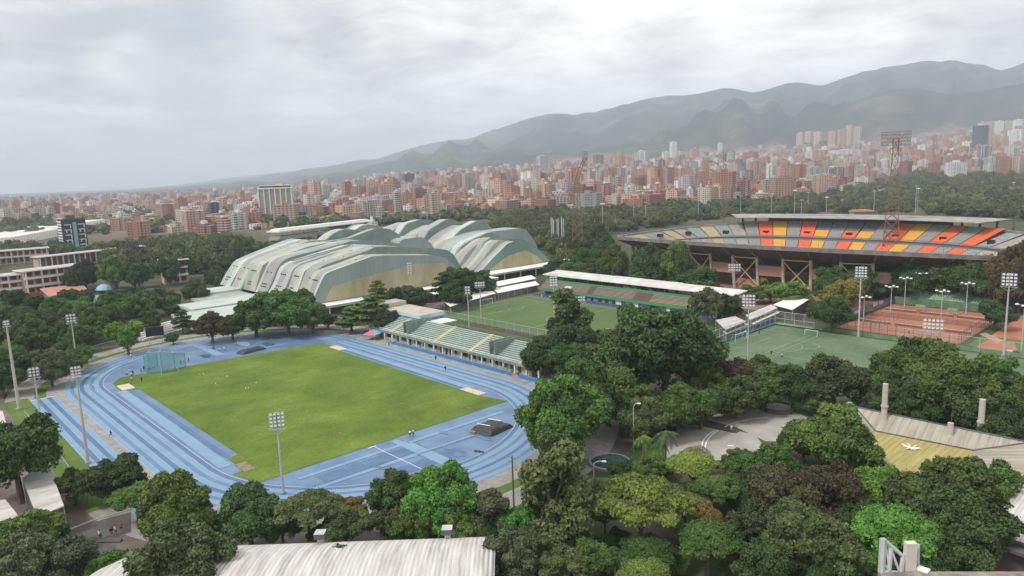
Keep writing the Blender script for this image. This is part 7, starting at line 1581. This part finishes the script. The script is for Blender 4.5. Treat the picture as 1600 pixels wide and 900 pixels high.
# jump mats under dark covers
def cover_mat(name, c, L_, W_, H_, rz, label, poles=True):
    o = empty(name, c, rz, label, 'mat'); nx, ny = 14, 10; V = []; g = random.Random(5)
    for j in range(ny+1):
        for i in range(nx+1):
            u, v = i/nx, j/ny; e = min(u, 1-u, v, 1-v); z = H_*min(1, e*7)**.5*(1+.10*math.sin(u*9+v*5)) + g.uniform(-.05, .05); V.append((-L_/2+L_*u+g.uniform(-.1, .1), -W_/2+W_*v+g.uniform(-.1, .1), max(.02, z)))
    F = [(j*(nx+1)+i, j*(nx+1)+i+1, (j+1)*(nx+1)+i+1, (j+1)*(nx+1)+i) for j in range(ny) for i in range(nx)]
    b = MB(); b.addv(V, F, mat('tarpaulin', (0.018, 0.018, 0.020), (0.06, 0.054, 0.054), 1.3, .55, 6, bump=.3)); b.build('cover', o)
    b = MB(); b.box(-L_/2+.4, L_/2-.4, -W_/2+.4, W_/2-.4, 0, H_*.3, mat('mat_foam', (0.30, 0.15, 0.12), rough=.9)); b.build('foam', o)
    if poles:
        for s in (-.22, .28): b = MB(); b.bar((-L_*.42, W_*s, H_+.12), (L_*.12, W_*(s+.05), H_+.18), .10, M_wht, 5); b.build('bar', o)
        b = MB(); b.box(-L_*.42, -L_*.2, -W_/2-.6, -W_/2+.3, 0, .3, mat('orange_foam', (0.34, 0.15, 0.06), rough=.9)); b.build('front_pad', o)
cover_mat('landing_mat', (G(768,671).x, G(768,671).y, .11), 6.6, 7.8, 1.15, R(8), 'big high jump mat under a black rumpled cover in the right semicircle')
cover_mat('landing_mat', (G(393,549).x, G(393,549).y, .11), 4.2, 9.5, .9, R(12), 'low black covered mat in the upper left semicircle', False)
p = G(745,706); b = MB(); b.face([(p.x-1, p.y, .16), (p.x, p.y-.6, .16), (p.x+.4, p.y+.4, .35), (p.x-.2, p.y+.3, .16)], MATS['tarpaulin']); b.face([(p.x+.3, p.y-.3, .16), (p.x+1.6, p.y+.4, .18), (p.x+1.4, p.y+.9, .16), (p.x+.4, p.y+.4, .35)], MATS['tarpaulin']); tag(b.build('cloth'), 'black crumpled cloth lying on the track surface below the big mat', 'cloth')
# umbrella canopy by the stand, blue parasol on school field
p = G(584, 530); o = empty('canopy_tent', p, R(20), 'small peaked red and light blue canopy tent at the far end of the green grandstand', 'tent'); hw = 2.6
for k in range(4):
    a0, a1 = R(45+90*k), R(135+90*k); b = MB(); q0, q1 = (math.cos(a0)*hw*1.41, math.sin(a0)*hw*1.41, 2.3), (math.cos(a1)*hw*1.41, math.sin(a1)*hw*1.41, 2.3); b.face([q0, q1, (0, 0, 3.7)], mat('canopy_red', (0.55, 0.10, 0.16), rough=.6) if k in (2, 1) else mat('canopy_blue', (0.16, 0.42, 0.60), rough=.6)); b.face([(q0[0], q0[1], 2.0), (q1[0], q1[1], 2.0), q1, q0], MATS['canopy_blue']); b.build('canopy_panel', o)
    b = MB(); b.bar((q0[0], q0[1], 0), q0, .05, M_galv, 5); b.build('leg', o)
p = G(165, 457); o = empty('parasol', p, 0, 'large pale blue dome parasol on the school field', 'parasol'); b = MB()
for k in range(12):
    for r0, r1, z0, z1 in ((0, 2.2, 5.0, 4.6), (2.2, 4.0, 4.6, 3.4), (4.0, 4.9, 3.4, 1.9)):
        a0, a1 = 2*math.pi*k/12, 2*math.pi*(k+1)/12; b.face([(math.cos(a0)*r0, math.sin(a0)*r0, z0), (math.cos(a0)*r1, math.sin(a0)*r1, z1), (math.cos(a1)*r1, math.sin(a1)*r1, z1), (math.cos(a1)*r0, math.sin(a1)*r0, z0)][::-1] if r0 else [(0, 0, z0), (math.cos(a0)*r1, math.sin(a0)*r1, z1), (math.cos(a1)*r1, math.sin(a1)*r1, z1)], mat('parasol_blue', (0.28, 0.44, 0.58), rough=.6))
b.build('dome', o); b = MB(); b.bar((0, 0, 0), (0, 0, 4.8), .1, M_galv, 5); b.build('pole', o)
# school field
sheet('school_field', gpoly((48,470), (60,490), (140,478), (262,455), (255,450), (210,455), (150,466)), .03, M_verge); sheet('school_track', gpoly((44,466), (128,460), (165,462), (120,474), (50,476)), .045, M_blueL)
o = shed('shed', [(62,452), (128,444), (136,450), (76,462)], 4.6, 'open pavilion with a salmon tiled roof beside the school field', 'pavilion', roofm=mat('salmon_tile', (0.36, 0.15, 0.10), (0.44, 0.21, 0.15), .5), tilt=.4)
p0, p1 = G(38,468), G(108,458); d = p1-p0; o = empty('red_wall', p0, math.atan2(d.y, d.x), 'bright red wall at the foot of the school building', 'wall'); b = MB(); b.box(0, d.length, 0, .4, 0, 3.2, M_red); b.build('wall_panel', o)
# yellow cones and small discs on the grass, debris
for i, (px, py) in enumerate([(312,585), (318,584), (337,600), (340,602), (384,607), (388,606), (270,598), (355,588), (400,598)]):
    p = G(px, py, .1); o = empty('marker_cone', p, 0, 'tiny pale marker cone on the upper left part of the infield grass', 'cone', 'marker cones on the infield grass'); b = MB(); b.bar((0, 0, 0), (0, 0, .25), .15, M_wht if i % 3 else mat('cone_orange', (0.7, .22, .05), rough=.6), 8, .05); b.build('cone_body', o)
# ------------------------------------------------------------------ cars under the trees
def car(px, py, rz, colour, cn, where):
    p = G(px, py); o = empty('parked_car', p, rz, '%s car %s' % (cn, where), 'car', 'cars parked under the trees'); mp_ = mat('car_'+cn, colour, rough=.3, spec=.6)
    prof = [(-2.1, .35), (-2.1, .85), (-1.35, .95), (-.8, 1.42), (.75, 1.45), (1.35, 1.0), (2.1, .82), (2.15, .35)]; b = MB(); n = len(prof)
    for s in (-.82, .82): b.face([(x, s, z) for x, z in (prof if s < 0 else prof[::-1])], mp_)
    for (x0, z0), (x1, z1) in zip(prof, prof[1:]+prof[:1]): b.face([(x0, -.82, z0), (x0, .82, z0), (x1, .82, z1), (x1, -.82, z1)], mp_)
    b.build('body', o); b = MB(); b.box(-1.0, 1.0, -.84, .84, 1.0, 1.32, M_glass, taper=.86); b.build('side_window', o); b = MB(); b.face([(1.30, -.7, 1.05), (1.30, .7, 1.05), (.80, .65, 1.43), (.80, -.65, 1.43)], M_glass); b.build('windscreen', o)
    for sx in (-1.3, 1.3):
        for sy in (-.84, .84): b = MB(); b.bar((sx, sy-.1, .33), (sx, sy+.1, .33), .33, M_dark, 12); b.build('wheel', o)
car(1022,592,R(40),(0.6,0.6,0.6),'white','half hidden below the giant round tree'); car(1098,700,R(-40),(0.45,0.46,0.48),'silver','beside the plaza palms') if False else None
car(1588,556,R(0),(0.05,0.05,0.06),'black','beside the corner mast of the clay courts'); car(1577,555,R(0),(0.5,0.5,0.52),'grey','left of the black car beside the clay courts')
# ------------------------------------------------------------------ people
SKINM = [mat('skin_brown', (0.22, 0.11, 0.07), rough=.6), mat('skin_light', (0.42, 0.25, 0.17), rough=.6)]; M_hair = mat('black_hair', (0.015, 0.012, 0.01), rough=.5)
CLO = {'white': (0.62, 0.62, 0.62), 'dark': (0.03, 0.03, 0.04), 'blue': (0.05, 0.12, 0.35), 'red': (0.50, 0.05, 0.05), 'grey': (0.2, 0.2, 0.21), 'orange': (0.6, 0.2, 0.05), 'black': (0.012, .012, .014)}
def person_meshes(pose):
    """one continuous skinned body, plus hair, shirt and shorts shells round it"""
    J = {'walk': dict(kl=(.18, .10, .50), fl=(.02, .10, .06), tl=(.16, .10, .02), kr=(.10, -.10, .48), fr=(-.30, -.10, .12), tr=(-.20, -.10, .02), el=(-.16, .24, 1.12), hl=(-.02, .27, .90), er=(.12, -.24, 1.12), hr=(.30, -.24, .98)),
         'stand': dict(kl=(.03, .12, .50), fl=(0, .13, .06), tl=(.15, .15, .02), kr=(.02, -.11, .50), fr=(-.02, -.12, .06), tr=(.13, -.14, .02), el=(-.04, .27, 1.13), hl=(.05, .27, .88), er=(-.02, -.27, 1.13), hr=(.14, -.22, .92)),
         'run': dict(kl=(.34, .10, .62), fl=(.22, .10, .22), tl=(.34, .10, .16), kr=(-.06, -.10, .46), fr=(-.38, -.10, .34), tr=(-.42, -.10, .22), el=(-.26, .24, 1.14), hl=(-.08, .24, 1.00), er=(.16, -.25, 1.12), hr=(.34, -.20, 1.28))}[pose]
    v = [(0, 0, .93), (0, 0, 1.15), (.01, 0, 1.38), (.02, 0, 1.50), (.04, 0, 1.62), (.05, 0, 1.74), (0, .09, .88), J['kl'], J['fl'], J['tl'], (0, -.09, .88), J['kr'], J['fr'], J['tr'], (0, .19, 1.40), J['el'], J['hl'], (0, -.19, 1.40), J['er'], J['hr']]
    e = [(0, 1), (1, 2), (2, 3), (3, 4), (4, 5), (0, 6), (6, 7), (7, 8), (8, 9), (0, 10), (10, 11), (11, 12), (12, 13), (2, 14), (14, 15), (15, 16), (2, 17), (17, 18), (18, 19)]
    rad = [.15, .14, .16, .06, .10, .085, .10, .065, .045, .035, .10, .065, .045, .035, .075, .045, .035, .075, .045, .035]
    me = bpy.data.meshes.new('body'); me.from_pydata(v, e, []); o = bpy.data.objects.new('body', me); COL.objects.link(o); sk = o.modifiers.new('skin', 'SKIN'); sv = me.skin_vertices[0].data
    for i, r in enumerate(rad): sv[i].radius = (r, r*(1.2 if i in (0, 1, 2) else 1))
    sv[0].use_root = True; ss = o.modifiers.new('sub', 'SUBSURF'); ss.levels = 1; ss.render_levels = 1
    dg = bpy.context.evaluated_depsgraph_get(); ev = o.evaluated_get(dg); bm_ = bpy.data.meshes.new_from_object(ev); bpy.data.objects.remove(o)
    vs = [x.co.copy() for x in bm_.vertices]; nrm = [x.normal.copy() for x in bm_.vertices]; fs = [tuple(p.vertices) for p in bm_.polygons]
    def shell(name, test, off, m):
        sel = [f for f in fs if all(test(vs[i]) for i in f)]; ids = sorted({i for f in sel for i in f}); mp_ = {i: k for k, i in enumerate(ids)}; s = bpy.data.meshes.new(name); s.from_pydata([vs[i]+nrm[i]*off for i in ids], [], [tuple(mp_[i] for i in f) for f in sel]); s.materials.append(m); return s
    bm_.materials.clear(); bm_.materials.append(SKINM[0]); m0 = M_hair
    return bm_, shell('shirt', lambda c: c.z > .95 and c.z < 1.50 and abs(c.y) < .29, .018, m0), shell('shorts', lambda c: .52 < c.z < 1.0 and abs(c.y) < .23, .020, m0), shell('hair', lambda c: c.z > 1.66, .014, m0)
PM = {k: person_meshes(k) for k in ('walk', 'stand', 'run')}
def person(px, py, pose, shirt, shorts, label, group=None, z=0.09, rz=None, at=None):
    p = G(px, py, z) if at is None else Vector(at); o = empty('person', p, rng.random()*6.28 if rz is None else rz, label, 'person', group)
    for nm, me, cl in zip(('body', 'shirt', 'shorts', 'hair'), PM[pose], (None, shirt, shorts, None)):
        c = bpy.data.objects.new(nm, me); COL.objects.link(c); c.parent = o
        if cl: c.material_slots[0].link = 'OBJECT'; c.material_slots[0].material = mat('cloth_'+cl, CLO[cl], rough=.85)
        if nm == 'body': c.material_slots[0].link = 'OBJECT'; c.material_slots[0].material = rng.choice(SKINM)
    return o
for px, py, ps, s1, s2_, lb in [(344,551,'stand','white','dark','person in white near the low black mat, left one'), (351,549,'stand','white','grey','person in white near the low black mat, right one'), (295,566,'stand','red','dark','person in red right of the green netted cage'), (287,566,'stand','white','white','person in white right of the green netted cage'), (283,571,'stand','dark','grey','person in dark clothes at the cage foot'),
  (232,582,'stand','dark','blue','person in blue shorts left of the cage foot'), (225,579,'stand','dark','dark','person in black left of the cage'), (221,583,'stand','grey','dark','person in grey left of the cage'), (208,587,'stand','dark','dark','person in black beside the small white group'), (196,585,'stand','white','white','leftmost in the small group at the grass corner'), (199,588,'stand','white','dark','in the small group at the grass corner, nearest'), (203,584,'stand','white','grey','in the small group at the grass corner, middle'), (206,590,'stand','white','dark','in the small group at the grass corner, right'),
  (206,597,'stand','white','black','person standing just on the corner of the grass'), (222,598,'stand','black','black','person in black on the grass edge'), (146,607,'walk','white','grey','person on the path beyond the left bend'), (205,560,'walk','white','dark','person walking outside the upper left bend'),
  (174,683,'run','dark','black','person in black running on the grey strip by the sprint lanes'), (696,580,'run','black','dark','runner in black on the lanes before the stand'), (681,564,'run','black','dark','farther runner on the outer lanes before the stand'), (608,541,'walk','black','dark','person in black at the far end of the lanes'), (614,538,'walk','white','grey','person in white at the far end of the lanes'),
  (641,683,'stand','white','dark','left one of the pair in white on the infield edge'), (646,682,'stand','white','dark','right one of the pair in white on the infield edge'), (810,590,'walk','dark','dark','person at the gap of the blue barrier wall'), (786,581,'stand','white','grey','person in white at the end of the blue barrier wall'), (833,592,'stand','black','dark','person in black near the near end of the barrier'), (800,585,'stand','red','dark','person in red below the green grandstand'),
  (483,520,'stand','white','dark','person in white beside the path under the bright clump'), (495,520,'stand','red','dark','person in red beside the path under the bright clump'), (504,521,'stand','orange','dark','person in orange beside the path under the bright clump'), (531,517,'stand','white','blue','person in white beneath the tiered trees'), (565,524,'stand','blue','dark','person left of the peaked canopy tent'),
  (795,482,'stand','black','dark','player alone near the left goal of the football pitch'), (157,842,'walk','white','black','person in white on the road, bottom left'), (175,838,'walk','dark','red','person in red on the road, bottom left'), (181,835,'walk','white','red','person in white and red on the road, bottom left'), (190,830,'stand','red','dark','person in red under the bright tree, bottom left'),
  (1205,556,'stand','black','dark','player on the training pitch beside the penalty arc'), (1186,524,'walk','dark','dark','player near the training pitch left goal'), (1222,560,'stand','white','dark','player in white on the training pitch'), (1340,545,'stand','orange','orange','player in orange on the training pitch'), (1143,675,'walk','white','white','person in white crossing the paved plaza'), (1420,524,'stand','dark','dark','tennis player at the near clay court fence'), (292,628,'stand','white','grey','') ]:
    if lb: person(px, py, ps, s1, s2_, lb)
g = random.Random(3)
for k in range(22):
    x, y = g.uniform(-53, -30), g.uniform(146.2, 150.6); person(0, 0, 'stand', g.choice(['red', 'white', 'dark', 'blue', 'red']), g.choice(['dark', 'white', 'blue']), 'one of the crowd in red, white and dark gathered before the white roofed stand', 'crowd gathered at the left end of the white roofed stand', at=(x, y, .06))
# ------------------------------------------------------------------ labels: tell look-alikes apart by their place in the row
def px_of(o):
    v = o.location-CAM; dd = v.dot(_d); return 800+FPX*v.dot(_r)/dd, 450-FPX*v.dot(_u)/dd
ORD = ['first', 'second', 'third', 'fourth', 'fifth', 'sixth', 'seventh', 'eighth', 'ninth', 'tenth', 'eleventh', 'twelfth', 'thirteenth']
tops = [o for o in SC.objects if o.parent is None and 'label' in o.keys() and 'category' in o.keys()]
by = {}
for o in tops:
    w_ = o['label'].split()
    if w_[0] in ('big', 'small') and len(w_) > 10 and w_[1] == 'broad': o['label'] = ' '.join([w_[0]]+w_[2:])
    by.setdefault(o['label'], []).append(o)
for lab, os_ in by.items():
    if len(os_) < 2 or lab.startswith('one of the crowd'): continue
    n = len(os_); base = lab.split()
    if n > 13: rows = sorted(os_, key=lambda o: px_of(o)[1]); parts_ = [('far row', rows[:n//2]), ('near row', rows[n//2:])]
    else: parts_ = [('', os_)]
    for rn, grp in parts_:
        grp = sorted(grp, key=lambda o: px_of(o)[0])
        for k, o in enumerate(grp):
            if len(grp) == 2: suf = ', '+('left' if k == 0 else 'right')+' one'
            elif k == 0: suf = ', leftmost'
            elif k == len(grp)-1: suf = ', rightmost'
            else: suf = ', '+ORD[min(12, k)]+' from left'
            if rn: suf += ' '+rn
            o['label'] = lab+suf
for o in tops:
    w_ = o['label'].split()
    if len(w_) > 16: w_ = [x for x in w_ if x not in ('the', 'a', 'of')]; o['label'] = ' '.join(w_[:16])
